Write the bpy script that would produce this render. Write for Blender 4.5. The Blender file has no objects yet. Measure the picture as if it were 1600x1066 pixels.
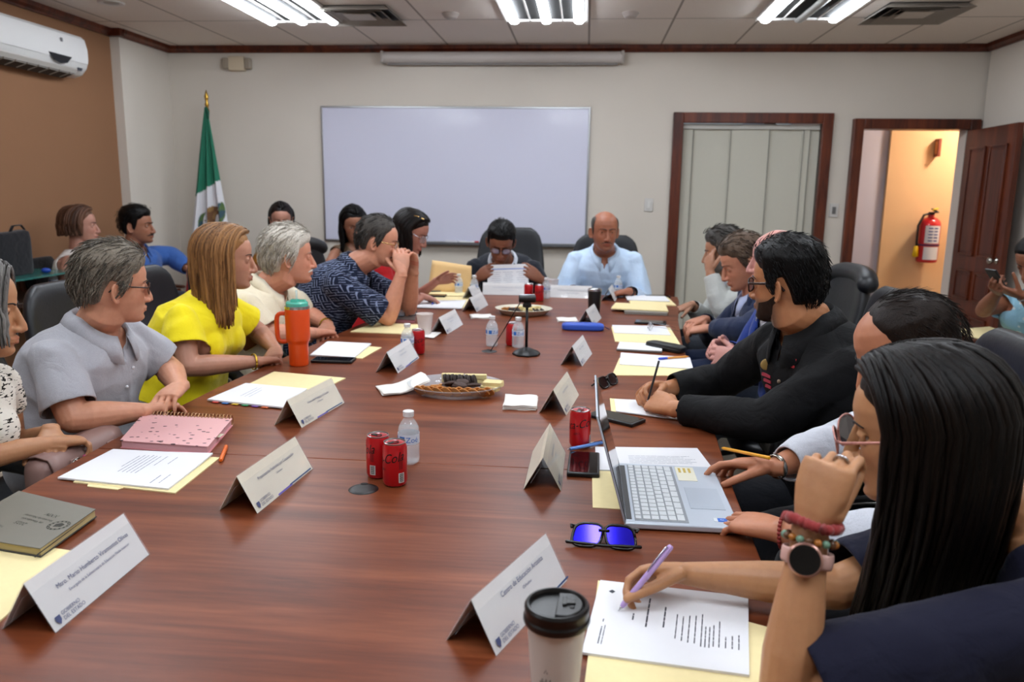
import bpy, bmesh, math, random
import numpy as np
from mathutils import Vector, Matrix, noise

scene = bpy.context.scene
C = scene.collection
PI = math.pi
D2R = PI / 180
random.seed(4)
rng = np.random.default_rng(7)
TZ = 0.76          # table top height


def lin(h):
    h = h.lstrip('#')
    o = []
    for i in (0, 2, 4):
        c = int(h[i:i + 2], 16) / 255
        o.append(c / 12.92 if c <= .04045 else ((c + .055) / 1.055) ** 2.4)
    return (o[0], o[1], o[2], 1)


# ---------------------------------------------------------------- materials
class NT:
    def __init__(s, name):
        m = bpy.data.materials.get(name)
        s.m = bpy.data.materials.new(name)
        s.m.use_nodes = True
        s.t = s.m.node_tree
        s.b = s.t.nodes['Principled BSDF']

    def n(s, typ, **kw):
        nd = s.t.nodes.new(typ)
        for k, v in kw.items():
            if k in nd.inputs:
                nd.inputs[k].default_value = v
            else:
                setattr(nd, k, v)
        return nd

    def l(s, a, b):
        s.t.links.new(a, b)

    def coord(s, kind='Object', scale=(1, 1, 1), rot=(0, 0, 0)):
        tc = s.n('ShaderNodeTexCoord')
        mp = s.n('ShaderNodeMapping')
        mp.inputs['Scale'].default_value = scale
        mp.inputs['Rotation'].default_value = rot
        s.l(tc.outputs[kind], mp.inputs['Vector'])
        return mp.outputs['Vector']

    def noise(s, vec, scale, detail=4, rough=.5, dist=0):
        nd = s.n('ShaderNodeTexNoise')
        nd.inputs['Scale'].default_value = scale
        nd.inputs['Detail'].default_value = detail
        nd.inputs['Roughness'].default_value = rough
        nd.inputs['Distortion'].default_value = dist
        if vec is not None:
            s.l(vec, nd.inputs['Vector'])
        return nd.outputs['Fac']

    def ramp(s, fac, stops, interp='LINEAR'):
        r = s.n('ShaderNodeValToRGB')
        r.color_ramp.interpolation = interp
        e = r.color_ramp.elements
        while len(e) < len(stops):
            e.new(.5)
        for i, (p, c) in enumerate(stops):
            e[i].position = p
            e[i].color = lin(c) if isinstance(c, str) else c
        s.l(fac, r.inputs['Fac'])
        return r.outputs['Color']

    def bump(s, h, strength=.2, dist=.005):
        b = s.n('ShaderNodeBump')
        b.inputs['Strength'].default_value = strength
        b.inputs['Distance'].default_value = dist
        s.l(h, b.inputs['Height'])
        s.l(b.outputs['Normal'], s.b.inputs['Normal'])

    def set(s, **kw):
        for k, v in kw.items():
            s.b.inputs[k.replace('_', ' ')].default_value = v
        return s


M = {}


def mat(name, col, rough=.5, metal=0, var=.0, scale=40, bump=0, bdist=.002, spec=.5, sheen=0, coat=0, trans=0, ior=1.45, alpha=1, emit=None, estr=0):
    if name in M:
        return M[name]
    t = NT(name)
    c = lin(col)
    t.set(Base_Color=c, Roughness=rough, Metallic=metal, IOR=ior)
    t.b.inputs['Specular IOR Level'].default_value = spec
    if sheen:
        t.b.inputs['Sheen Weight'].default_value = sheen
    if coat:
        t.b.inputs['Coat Weight'].default_value = coat
        t.b.inputs['Coat Roughness'].default_value = .08
    if trans:
        t.b.inputs['Transmission Weight'].default_value = trans
    if alpha < 1:
        t.b.inputs['Alpha'].default_value = alpha
    if emit:
        t.b.inputs['Emission Color'].default_value = lin(emit)
        t.b.inputs['Emission Strength'].default_value = estr
    if var or bump:
        f = t.noise(t.coord(), scale, 5, .6)
        if var:
            a = tuple(x * (1 - var) for x in c[:3]) + (1,)
            b = tuple(min(1, x * (1 + var)) for x in c[:3]) + (1,)
            t.l(t.ramp(f, [(.3, a), (.7, b)]), t.b.inputs['Base Color'])
        if bump:
            t.bump(f, bump, bdist)
    M[name] = t.m
    return t.m


def fabric(name, col, var=.08, fold=.35, rough=.85, sheen=.15):
    """woven cloth: fine weave plus broad soft creases in the bump"""
    if name in M:
        return M[name]
    t = NT(name)
    c = lin(col)
    t.set(Roughness=rough)
    t.b.inputs['Specular IOR Level'].default_value = .25
    t.b.inputs['Sheen Weight'].default_value = sheen
    v = t.coord()
    f1 = t.noise(v, 14, 3, .5, .6)
    f2 = t.noise(v, 420, 2, .5)
    a = tuple(x * (1 - var) for x in c[:3]) + (1,)
    b = tuple(min(1, x * (1 + var)) for x in c[:3]) + (1,)
    t.l(t.ramp(f2, [(.3, a), (.7, b)]), t.b.inputs['Base Color'])
    mx = t.n('ShaderNodeMath', operation='MULTIPLY_ADD')
    t.l(f2, mx.inputs[0])
    mx.inputs[1].default_value = .05
    t.l(f1, mx.inputs[2])
    t.bump(mx.outputs[0], fold, .02)
    M[name] = t.m
    return t.m


# ---------------------------------------------------------------- mesh builder
def V(*a):
    return np.array(a, float)


def nrm(v):
    v = np.asarray(v, float)
    return v / (np.linalg.norm(v) + 1e-12)


class MB:
    def __init__(s):
        s.v, s.f, s.mi, s.uv = [], [], [], {}

    def add(s, vs, fs, mi=0, M4=None):
        o = len(s.v)
        for p in vs:
            s.v.append(tuple(p))
        for f in fs:
            s.f.append(tuple(i + o for i in f))
            s.mi.append(mi)
        return s

    def box(s, c, d, rot=None, mi=0, taper=1.):
        x, y, z = d[0] / 2, d[1] / 2, d[2] / 2
        k = taper
        vs = [(-x, -y, -z), (x, -y, -z), (x, y, -z), (-x, y, -z), (-x * k, -y * k, z), (x * k, -y * k, z), (x * k, y * k, z), (-x * k, y * k, z)]
        vs = [Vector(p) for p in vs]
        if rot is not None:
            vs = [rot @ p for p in vs]
        vs = [p + Vector(c) for p in vs]
        return s.add(vs, [(0, 3, 2, 1), (4, 5, 6, 7), (0, 1, 5, 4), (1, 2, 6, 5), (2, 3, 7, 6), (3, 0, 4, 7)], mi)

    def rings(s, rings, cap0=True, cap1=True, mi=0, closed=True):
        n = len(rings[0])
        vs = [p for r in rings for p in r]
        fs = []
        m = n if closed else n - 1
        for i in range(len(rings) - 1):
            for j in range(m):
                k = (j + 1) % n
                fs.append((i * n + j, i * n + k, (i + 1) * n + k, (i + 1) * n + j))
        if cap0 and closed:
            fs.append(tuple(range(n))[::-1])
        if cap1 and closed:
            b = (len(rings) - 1) * n
            fs.append(tuple(b + j for j in range(n)))
        return s.add(vs, fs, mi)

    def tube(s, pts, rad, n=10, mi=0, up=None, round_ends=False, flat=1.):
        """tube along pts; rad = number, list of numbers or of (a,b) half axes"""
        P = [np.asarray(p, float) for p in pts]
        R = list(rad) if hasattr(rad, '__len__') else [rad] * len(P)
        R = [r if hasattr(r, '__len__') else (r, r * flat) for r in R]
        T = []
        for i in range(len(P)):
            a = P[max(0, i - 1)]
            b = P[min(len(P) - 1, i + 1)]
            T.append(nrm(b - a))
        if round_ends:
            P2, R2, T2 = [], [], []
            for k in (.0, .45, .8):
                th = k * PI / 2
                r0 = max(R[0])
                P2.append(P[0] - T[0] * r0 * math.cos(th)); q = max(.02, math.sin(th)); R2.append((R[0][0] * q, R[0][1] * q)); T2.append(T[0])
            P2 += P; R2 += R; T2 += T
            for k in (.8, .45, .0):
                th = k * PI / 2
                r0 = max(R[-1])
                P2.append(P[-1] + T[-1] * r0 * math.cos(th)); q = max(.02, math.sin(th)); R2.append((R[-1][0] * q, R[-1][1] * q)); T2.append(T[-1])
            P, R, T = P2, R2, T2
        u = np.asarray(up, float) if up is not None else (V(0, 0, 1) if abs(T[0][2]) < .9 else V(0, 1, 0))
        rs = []
        for p, r, t in zip(P, R, T):
            u = u - t * np.dot(u, t)
            u = nrm(u)
            w = np.cross(t, u)
            rs.append([p + w * (r[0] * math.cos(2 * PI * j / n)) + u * (r[1] * math.sin(2 * PI * j / n)) for j in range(n)])
        return s.rings(rs, mi=mi)

    def lathe(s, prof, n=32, c=(0, 0, 0), mi=0, caps=True):
        rs = [[(c[0] + r * math.cos(2 * PI * j / n), c[1] + r * math.sin(2 * PI * j / n), c[2] + z) for j in range(n)] for r, z in prof]
        return s.rings(rs, caps, caps, mi)

    def prism(s, poly, z0, z1, mi=0):
        n = len(poly)
        vs = [(x, y, z0) for x, y in poly] + [(x, y, z1) for x, y in poly]
        fs = [tuple(range(n))[::-1], tuple(range(n, 2 * n))] + [(i, (i + 1) % n, n + (i + 1) % n, n + i) for i in range(n)]
        return s.add(vs, fs, mi)

    def ball(s, c, r, n=14, m=9, rot=None, mi=0):
        r = r if hasattr(r, '__len__') else (r, r, r)
        rs = []
        for i in range(m + 1):
            th = PI * (i + .02) / (m + .04)
            ring = []
            for j in range(n):
                ph = 2 * PI * j / n
                p = V(r[0] * math.sin(th) * math.cos(ph), r[1] * math.sin(th) * math.sin(ph), -r[2] * math.cos(th))
                if rot is not None:
                    p = np.array(rot) @ p
                ring.append(p + np.asarray(c, float))
            rs.append(ring)
        return s.rings(rs, mi=mi)

    def mesh(s, name='m'):
        me = bpy.data.meshes.new(name)
        me.from_pydata([tuple(map(float, p)) for p in s.v], [], s.f)
        for p, i in zip(me.polygons, s.mi):
            p.material_index = i
        return me

    def build(s, name, mats, parent=None, smooth=None, bevel=0, seg=2, sub=0, off=None, normals=True, solid=0):
        me = s.mesh(name)
        if off is not None:
            me.transform(Matrix.Translation(-Vector(off)))
        if normals:
            bm = bmesh.new(); bm.from_mesh(me)
            bmesh.ops.recalc_face_normals(bm, faces=bm.faces)
            bm.to_mesh(me); bm.free()
        return put(name, me, mats, parent, smooth, bevel, seg, sub, solid)


def put(name, me, mats, parent=None, smooth=None, bevel=0, seg=2, sub=0, solid=0):
    o = bpy.data.objects.new(name, me)
    C.objects.link(o)
    for m in (mats if isinstance(mats, (list, tuple)) else [mats]):
        me.materials.append(m)
    if parent is not None:
        o.parent = parent
    if solid:
        md = o.modifiers.new('s', 'SOLIDIFY'); md.thickness = solid; md.offset = -1
    if bevel:
        md = o.modifiers.new('b', 'BEVEL'); md.width = bevel; md.segments = seg; md.limit_method = 'ANGLE'; md.angle_limit = .6
    if sub:
        md = o.modifiers.new('u', 'SUBSURF'); md.levels = sub; md.render_levels = sub
    if smooth or (smooth is None and (sub or bevel)):
        me.polygons.foreach_set('use_smooth', [True] * len(me.polygons))
        if smooth != 'all' and not sub:
            try:
                me.set_sharp_from_angle(angle=(smooth if isinstance(smooth, float) else .7))
            except Exception:
                pass
    return o


def tag(o, label=None, cat=None, group=None, kind=None):
    if label: o['label'] = label
    if cat: o['category'] = cat
    if group: o['group'] = group
    if kind: o['kind'] = kind
    return o


def thing(name, label, cat, loc=(0, 0, 0), rz=0, group=None):
    o = bpy.data.objects.new(name, None)
    o.empty_display_size = .05
    C.objects.link(o)
    o.location = loc
    o.rotation_euler = (0, 0, rz)
    return tag(o, label, cat, group)


def kids(o):
    return [c for c in bpy.data.objects if c.parent == o]


def dup(root, loc, rz=None, label=None, group=None):
    r = root.copy(); C.objects.link(r)
    r.location = loc
    if rz is not None: r.rotation_euler = (0, 0, rz)
    if label: r['label'] = label
    if group: r['group'] = group
    for ch in kids(root):
        c = ch.copy(); C.objects.link(c); c.parent = r
        for g in kids(ch):
            d = g.copy(); C.objects.link(d); d.parent = c
    return r


def struct(name, mb, m, parent=None, **kw):
    o = mb.build(name, m, parent, **kw)
    if parent is None: o['kind'] = 'structure'
    return o


def text_mesh(txt, size, align='CENTER', extrude=.0):
    cu = bpy.data.curves.new('t', 'FONT')
    cu.body = txt; cu.size = size; cu.align_x = align; cu.align_y = 'CENTER'; cu.extrude = extrude; cu.resolution_u = 3
    ob = bpy.data.objects.new('t', cu); C.objects.link(ob)
    bpy.context.view_layer.update()
    me = bpy.data.meshes.new_from_object(ob.evaluated_get(bpy.context.evaluated_depsgraph_get()))
    bpy.data.objects.remove(ob); bpy.data.curves.remove(cu)
    return me


def text(name, items, m, parent):
    """items: (string, size, 4x4 Matrix, align); every string of one part joined into one mesh"""
    bm = bmesh.new()
    for txt, size, mx, al in items:
        me = text_mesh(txt, size, al)
        me.transform(mx)
        bm.from_mesh(me)
        bpy.data.meshes.remove(me)
    me = bpy.data.meshes.new(name); bm.to_mesh(me); bm.free()
    return put(name, me, m, parent)


def remesh(mb, voxel, smooth_it=3, fac=.5):
    me = mb.mesh('raw')
    bm = bmesh.new(); bm.from_mesh(me); bmesh.ops.recalc_face_normals(bm, faces=bm.faces); bm.to_mesh(me); bm.free()
    ob = bpy.data.objects.new('raw', me); C.objects.link(ob)
    r = ob.modifiers.new('r', 'REMESH'); r.mode = 'VOXEL'; r.voxel_size = voxel
    if smooth_it:
        sm = ob.modifiers.new('s', 'SMOOTH'); sm.iterations = smooth_it; sm.factor = fac
    bpy.context.view_layer.update()
    out = bpy.data.meshes.new_from_object(ob.evaluated_get(bpy.context.evaluated_depsgraph_get()))
    bpy.data.objects.remove(ob); bpy.data.meshes.remove(me)
    return out


def get_co(me):
    a = np.empty(len(me.vertices) * 3, np.float32); me.vertices.foreach_get('co', a)
    return a.reshape(-1, 3).astype(float)


def set_co(me, a):
    me.vertices.foreach_set('co', np.asarray(a, np.float32).ravel()); me.update()


def get_no(me):
    a = np.empty(len(me.vertices) * 3, np.float32)
    me.vertices.foreach_get('normal', a)
    return a.reshape(-1, 3).astype(float)


def keep_faces(me, fn):
    """drop the faces for which fn(centres, normals) is True"""
    n = len(me.polygons)
    c = np.empty(n * 3, np.float32); me.polygons.foreach_get('center', c); c = c.reshape(-1, 3).astype(float)
    nn = np.empty(n * 3, np.float32); me.polygons.foreach_get('normal', nn); nn = nn.reshape(-1, 3).astype(float)
    kill = fn(c, nn)
    if not kill.any(): return me
    bm = bmesh.new(); bm.from_mesh(me); bm.faces.ensure_lookup_table()
    bmesh.ops.delete(bm, geom=[bm.faces[i] for i in np.nonzero(kill)[0]], context='FACES')
    bm.to_mesh(me); bm.free()
    return me


def smooth_rim(me, it=10):
    bm = bmesh.new(); bm.from_mesh(me)
    # drop loose crumbs, then relax the cut edges
    bmesh.ops.delete(bm, geom=[v for v in bm.verts if not v.link_faces], context='VERTS')
    nb = {}
    for e in bm.edges:
        if len(e.link_faces) == 1:
            a, b = e.verts
            nb.setdefault(a, []).append(b); nb.setdefault(b, []).append(a)
    for _ in range(it):
        new = {v: v.co * .5 + (n[0].co + n[1].co) * .25 for v, n in nb.items() if len(n) == 2}
        for v, c in new.items(): v.co = c
    ring = [v for v in set(w for v in nb for e in v.link_edges for w in e.verts) if v not in nb]
    for _ in range(4):
        bmesh.ops.smooth_vert(bm, verts=ring, factor=.5, use_axis_x=True, use_axis_y=True, use_axis_z=True)
    bm.to_mesh(me); bm.free()


def sstep(a, b, x):
    t = np.clip((x - a) / (b - a), 0, 1)
    return t * t * (3 - 2 * t)


class PN:
    """fast smooth 3-D noise: sums of warped sines"""
    def __init__(s, seed):
        r = np.random.default_rng(seed)
        s.k = [(nrm(r.normal(size=3)), r.uniform(0, 6.28), nrm(r.normal(size=3)), r.uniform(0, 6.28)) for _ in range(7)]

    def __call__(s, p, freq):
        o = 0
        for d, ph, e, ps in s.k:
            w = np.sin((p @ e) * freq * .7 + ps)
            o = o + np.sin((p @ d) * freq + ph + 1.6 * w)
        return o / 7
# ---------------------------------------------------------------- people
def skin_material():
    t = NT('skin')
    at = t.n('ShaderNodeAttribute'); at.attribute_name = 'Col'
    f = t.noise(t.coord(), 55, 4, .6)
    f2 = t.noise(t.coord(), 520, 3, .6)
    mx = t.n('ShaderNodeMix'); mx.data_type = 'RGBA'; mx.blend_type = 'MULTIPLY'
    t.l(at.outputs['Color'], mx.inputs[6])
    t.l(t.ramp(f, [(.3, (.90, .86, .84, 1)), (.7, (1.0, 1.0, 1.0, 1))]), mx.inputs[7])
    mx.inputs[0].default_value = 1
    t.l(mx.outputs[2], t.b.inputs['Base Color'])
    t.set(Roughness=.47)
    t.b.inputs['Subsurface Weight'].default_value = .12
    t.b.inputs['Subsurface Radius'].default_value = (.01, .004, .002)
    t.b.inputs['Specular IOR Level'].default_value = .42
    t.bump(f2, .18, .0012)
    return t.m


SKIN = skin_material()


def hair_material(name, c0, c1, rough=.42, sc=(95, 95, 7), spec=.16):
    if name in M: return M[name]
    t = NT(name)
    v = t.coord(scale=sc)
    f = t.noise(v, 1.6, 5, .7, .35)
    ge = t.n('ShaderNodeNewGeometry')       # every lock has a tone of its own
    a = t.n('ShaderNodeMath', operation='MULTIPLY_ADD'); t.l(ge.outputs['Random Per Island'], a.inputs[0]); a.inputs[1].default_value = .5
    b = t.n('ShaderNodeMath', operation='MULTIPLY_ADD'); t.l(f, b.inputs[0]); b.inputs[1].default_value = 1.5; b.inputs[2].default_value = -.42
    t.l(b.outputs[0], a.inputs[2])
    t.l(t.ramp(a.outputs[0], [(.22, c0), (.88, c1)]), t.b.inputs['Base Color'])
    t.set(Roughness=rough)
    t.b.inputs['Specular IOR Level'].default_value = spec
    t.bump(f, .45, .004)
    M[name] = t.m
    return t.m


HZ = V(-.118, -.112, -.100, -.085, -.065, -.045, -.02, 0, .02, .045, .07, .09, .105, .114, .118)
HW = V(.010, .027, .041, .051, .059, .065, .069, .071, .0735, .0745, .070, .058, .041, .024, .004)
HF = V(.070, .084, .090, .089, .088, .088, .0865, .085, .089, .090, .082, .065, .040, .018, .004)
HB = V(.035, .015, -.005, -.030, -.058, -.078, -.092, -.098, -.102, -.103, -.097, -.081, -.060, -.038, -.012)
HC = V(.05, .045, .03, .012, -.006, -.010, -.012, -.012, -.012, -.012, -.012, -.012, -.012, -.01, -.006)


def head_grid(n, zs, fem=0, wide=1., jaw=1.):
    """head-local loft: x right, y forward, z up; origin at eye level"""
    zs = np.asarray(zs, float)
    zz = np.linspace(-.118, .118, 240)
    k = np.ones(9) / 9

    def ip(tab):
        a = np.interp(zz, HZ, tab)
        b = np.convolve(np.pad(a, 4, mode='edge'), k, 'valid')
        e = np.minimum(1, np.minimum(zz + .118, .118 - zz) / .012)
        return np.interp(zs, zz, a * (1 - e) + b * e)
    w, fr, bk, yc = ip(HW), ip(HF), ip(HB), ip(HC)
    low = sstep(.0, -.1, zs)
    w = w * wide * (1 - low * (1 - jaw) - low * .08 * fem)
    ph = 2 * PI * np.arange(n) / n
    c, s = np.cos(ph), np.sin(ph)
    X = w[:, None] * (np.sign(c) * np.abs(c) ** .88)[None]
    Y = yc[:, None] + np.where(s > 0, (fr - yc)[:, None] * np.abs(s)[None] ** .92, -(yc - bk)[:, None] * np.abs(s)[None] ** .95)
    Z = np.repeat(zs[:, None], n, 1)
    P = np.stack([X, Y, Z], -1)

    def G(x0, z0, sx, sz):
        return np.exp(-((np.abs(X) - x0) / sx) ** 2 - ((Z - z0) / sz) ** 2) * sstep(.0, .05, Y)
    d = -.0125 * G(.0305, .001, .0145, .0105) + (.005 - .003 * fem) * G(.028, .0205, .022, .007) + .002 * G(0, .018, .012, .01)
    d += .005 * G(.040, -.03, .016, .016) + .007 * G(0, -.068, .026, .017) + (.007 - .002 * fem) * G(0, -.101, .018, .011) - .003 * G(0, -.087, .022, .006)
    P[..., 1] += d
    return P


def face_y(x, z, fem=0):
    """front surface of the face above the point (x, z)"""
    w, fr, yc = np.interp(z, HZ, HW), np.interp(z, HZ, HF), np.interp(z, HZ, HC)
    c = min(.98, (abs(x) / w)) ** (1 / .88)
    y = yc + (fr - yc) * (1 - c * c) ** .46
    g = lambda x0, z0, sx, sz: math.exp(-((abs(x) - x0) / sx) ** 2 - ((z - z0) / sz) ** 2)
    return y - .0125 * g(.0305, .001, .0145, .0105) + (.005 - .003 * fem) * g(.028, .0205, .022, .007) + .007 * g(0, -.068, .026, .017) + .005 * g(.040, -.03, .016, .016)


def ear_parts(mb, T, s):
    for sx in (-1, 1):
        o = V(sx * .0735, -.008, -.014)
        a = 22 * D2R
        ax = V(0, math.cos(PI - .0), 0)
        yv = nrm(V(sx * math.sin(a + .25), -math.cos(a + .25), 0))     # towards the back, flaring out
        zv = nrm(V(sx * .08, -.12, 1))
        xv = nrm(np.cross(yv, zv))
        rot = np.stack([xv, yv, zv], 1)
        mb.ball(T(o + yv * .010), (.0045 * s, .017 * s, .028 * s), rot=T.R @ rot, n=12, m=9)
        pts = []
        for k in range(13):
            th = (-115 + k * 21) * D2R
            q = o + yv * (.010 + .0165 * math.cos(th) * (1 if math.cos(th) > 0 else .7)) + zv * (.029 * math.sin(th)) + nrm(V(sx, 0, 0)) * .004
            pts.append(T(q))
        mb.tube(pts, .0042 * s, n=7, round_ends=True)
        mb.ball(T(o + yv * .006 - zv * .026), .0075 * s, n=9, m=6)


class Frame:
    def __init__(s, o, R, k=1.):
        s.o = np.asarray(o, float); s.R = np.asarray(R, float); s.k = k

    def __call__(s, p):
        return s.o + s.R @ (np.asarray(p, float) * s.k)

    def many(s, P):
        return s.o + (np.asarray(P) * s.k) @ s.R.T

    def inv(s, P):
        return ((np.asarray(P) - s.o) @ s.R) / s.k


def head_frame(H, yaw, pitch, roll, k):
    y, p, r = yaw * D2R, pitch * D2R, roll * D2R
    f = V(math.cos(y) * math.cos(p), math.sin(y) * math.cos(p), -math.sin(p))
    rt = nrm(np.cross(f, V(0, 0, 1)))
    up = np.cross(rt, f)
    rt2 = rt * math.cos(r) + up * math.sin(r)
    up2 = np.cross(rt2, f)
    return Frame(H, np.stack([rt2, f, up2], 1), k)


def hairline(a, pts):
    return np.interp(np.abs(a), [p[0] for p in pts], [p[1] for p in pts])


HL_SHORT = [(0, .072), (32, .070), (45, .052), (58, .045), (66, .0), (76, -.028), (84, -.022), (88, .020), (104, .026), (116, -.005), (126, -.045), (150, -.066), (180, -.070)]
HL_LONG = [(0, .078), (28, .074), (45, .055), (62, .03), (75, -.01), (85, -.04), (100, -.06), (180, -.085)]


def shell(T, mask, thick, seed, amp=.003, n=120, fem=0, wide=1, jaw=1, zs=None, freq=(150, 60)):
    """closed cap following the skull: mask 0..1 tells where hair grows, elsewhere the shell dives under the skin"""
    zs = np.concatenate([np.linspace(-.112, .09, 64), .09 + .028 * np.sin(np.linspace(.06, 1, 16) * PI / 2)]) if zs is None else zs
    P = head_grid(n, zs, fem, wide, jaw)
    X, Y, Z = P[..., 0], P[..., 1], P[..., 2]
    a = np.degrees(np.arctan2(np.abs(X), Y + .012)) * np.sign(X)
    m = mask(P, a, Z)
    t = thick(P, a, Z)
    c = V(0, -.012, .015)
    d = P - c
    d = d / np.linalg.norm(d, axis=-1, keepdims=True)
    pn = PN(seed)
    flat = P.reshape(-1, 3)
    q = flat.copy()
    q[:, 2] *= .35
    nz = (pn(q, freq[0]) * .6 + pn(flat * V(1, 1, .6), freq[1]) * .8).reshape(m.shape)
    disp = -.006 + (t + .006 + nz * amp) * m
    Q = P + d * disp[..., None]
    return MB().rings([[T(p) for p in r] for r in Q], True, True)


def mk_mask(hl, soft=.014, bald=None):
    def f(P, a, Z):
        m = sstep(-soft, soft, Z - hairline(a, hl))
        if bald:
            # bald = (back limit y, half width, z floor): bare crown
            yb, hw, zf = bald
            k = sstep(yb - .025, yb + .02, P[..., 1]) * sstep(hw + .012, hw - .012, np.abs(P[..., 0])) * sstep(zf - .01, zf + .012, Z)
            m = m * (1 - k)
        return m
    return f


def strands(T, seed, n, length, a_lo=58, spread=.010, w=.013, t=.0055, wave=.008, part=0., ymove=None, lift=.012, down=None, taper=.35, fem=1, spine=None, hold=None):
    """long hair: flattened locks that leave the parting, hug the skull and then hang"""
    r = np.random.default_rng(seed)
    mb = MB()
    dn = nrm(T.R.T @ (V(0, 0, -1) if down is None else V(*down)))
    for i in range(n):
        side = -1 if i % 2 else 1
        az = r.uniform(a_lo, 180)
        if hold is not None and (az < hold[0]) and (side != hold[1]): az = r.uniform(hold[0], 180)
        L = length * r.uniform(.86, 1.05) * (1 - .12 * (az < 75))
        e = lift + r.uniform(0, spread)
        ar = az * D2R
        pts, rad = [], []
        x0 = part + side * .006
        y0 = .068 - .113 * (az - a_lo) / (180 - a_lo) + r.uniform(-.01, .01)
        top = V(x0, y0, .118 - 3.2 * (y0 + .01) ** 2 + e * .75)
        rx, ry = .0755 + e, .104 + e
        eq = V(side * rx * math.sin(ar), -.012 + ry * math.cos(ar) * (.85 if math.cos(ar) > 0 else 1), .02)
        for k in range(7):
            u = k / 6
            th = u * PI / 2
            p = top + (eq - top) * V(math.sin(th), math.sin(th), 1 - math.cos(th))
            pts.append(p)
        steps = 9
        cur = eq.copy()
        ph = r.uniform(0, 6.28)
        out = nrm(V(eq[0], eq[1] + .012, 0))
        for k in range(1, steps + 1):
            u = k / steps
            inw = -.16 * sstep(0, .35, u) + .20 * sstep(.35, .9, u)
            cur = cur + dn * (L / steps) + out * (inw * L / steps * .5) + out * wave * .35 * math.sin(ph + u * 7) + V(r.normal(), r.normal(), 0) * .0012
            if ymove is not None: cur = cur + V(*ymove) * (L / steps) * sstep(.2, .8, u)
            pts.append(cur.copy())
        m = len(pts)
        for k in range(m):
            u = k / (m - 1)
            g = (1 if u < .6 else 1 - (1 - taper) * ((u - .6) / .4) ** 2) * (.6 + .4 * min(1, u * 5))
            rad.append((w * g * T.k * r.uniform(.9, 1.1), t * g * T.k))
        mb.tube([T(p) for p in pts], rad, n=7, up=T.R @ out, round_ends=False)
    return mb


def hand(mb, W, d, n, side, curl=(25, 25, 25, 25), spread=3, thumb=(40, 20, 20), k=1., fingers=None, fem=0):
    """W wrist, d finger direction, n palm normal (out of the palm), side 'R'/'L'. curl: degrees per joint, number or (mcp,pip,dip)."""
    d = nrm(d); n = nrm(np.asarray(n, float) - d * np.dot(n, d))
    th = np.cross(d, n) * (1 if side == 'R' else -1)
    g = k * (.90 if fem else 1.)
    W = np.asarray(W, float)
    rs = []
    for t, hw, ht, off in ((-.02, .027, .0205, 0), (.0, .027, .0195, 0), (.02, .033, .0185, .002), (.05, .041, .0165, .002), (.078, .0425, .0145, .0), (.094, .040, .0115, -.001)):
        c = W + d * t * g - n * off * g
        rs.append([c + th * (hw * g * np.sign(math.cos(q)) * abs(math.cos(q)) ** .8) + n * (ht * g * np.sign(math.sin(q)) * abs(math.sin(q)) ** .8) for q in [2 * PI * j / 16 for j in range(16)]])
    mb.rings(rs)
    mb.ball(W + d * .032 * g + th * .022 * g + n * .008 * g, (.016 * g,) * 3, n=10, m=7)       # ball of the thumb
    Ls = (.071, .079, .073, .056)
    Rr = (.0088, .0090, .0086, .0076)
    tips = []
    fpts = []
    for i in range(4):
        o = (.030 - i * .0195)
        base = W + d * (.090 - (.0 if i < 2 else .004 * (i - 1))) * g + th * o * g
        sp = (1.5 - i) * spread * D2R
        fd = nrm(d * math.cos(sp) + th * math.sin(sp))
        c = curl[i]
        c = c if hasattr(c, '__len__') else (c, c * 1.1, c * .7)
        pts = [base - d * .02 * g, base]
        cur = base; ang = 0
        for seg, cc in zip((.45, .31, .26), c):
            ang += cc * D2R
            q = fd * math.cos(ang) + n * math.sin(ang)
            cur = cur + q * Ls[i] * seg * g
            pts.append(cur)
        r0 = Rr[i] * g
        fpts.append(pts)
        # a slight knuckle swelling
        P2, R2 = [], []
        for j in range(len(pts) - 1):
            P2 += [pts[j], (pts[j] + pts[j + 1]) / 2]
            R2 += [r0 * (1.05 - .05 * j), r0 * (.95 - .05 * j)]
        P2.append(pts[-1]); R2.append(r0 * .78)
        mb.tube(P2, R2, n=9, round_ends=True)
        tips.append((pts[-1], nrm(pts[-1] - pts[-2]), r0))
    if thumb in ('pinch', 'fist'):
        b = W + d * .022 * g + th * .026 * g + n * .006 * g
        it, idr, ir = tips[0]
        tgt = it - idr * .010 * g + th * .010 * g + n * .006 * g
        if thumb == 'fist':      # thumb folded across the bent fingers
            tgt = (fpts[0][3] + fpts[0][2]) / 2 * .6 + fpts[1][3] * .4 + n * .013 * g
        m1 = ik(b, tgt, .046 * g, .046 * g, th * .9 + n * .5 - d * .1)
        m2 = m1 + (tgt - m1) * .55 + th * .003
        mb.tube([b, (b + m1) / 2, m1, m2, tgt], [x * g for x in (.0145, .0128, .0115, .0105, .0085)], n=10, round_ends=True)
        tips.append((tgt, nrm(tgt - m2), .0085 * g))
        return tips
    ab, flex, bend = thumb
    b = W + d * .022 * g + th * .024 * g + n * .006 * g
    a = ab * D2R; fl = flex * D2R
    q = nrm(d * math.cos(a) + th * math.sin(a))
    q = nrm(q * math.cos(fl) + n * math.sin(fl))
    q2 = nrm(q + (d * .5 + n * .3 - th * .35) * math.sin(bend * D2R))
    q3 = nrm(q2 + (d * .5 + n * .3 - th * .35) * math.sin(bend * D2R))
    p1 = b + q * .042 * g; p2 = p1 + q2 * .034 * g; p3 = p2 + q3 * .026 * g
    mb.tube([b, (b + p1) / 2, p1, (p1 + p2) / 2, p2, p3], [x * g for x in (.0145, .0125, .0112, .0102, .0100, .0080)], n=10, round_ends=True)
    tips.append((p3, q3, .008 * g))
    return tips


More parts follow.
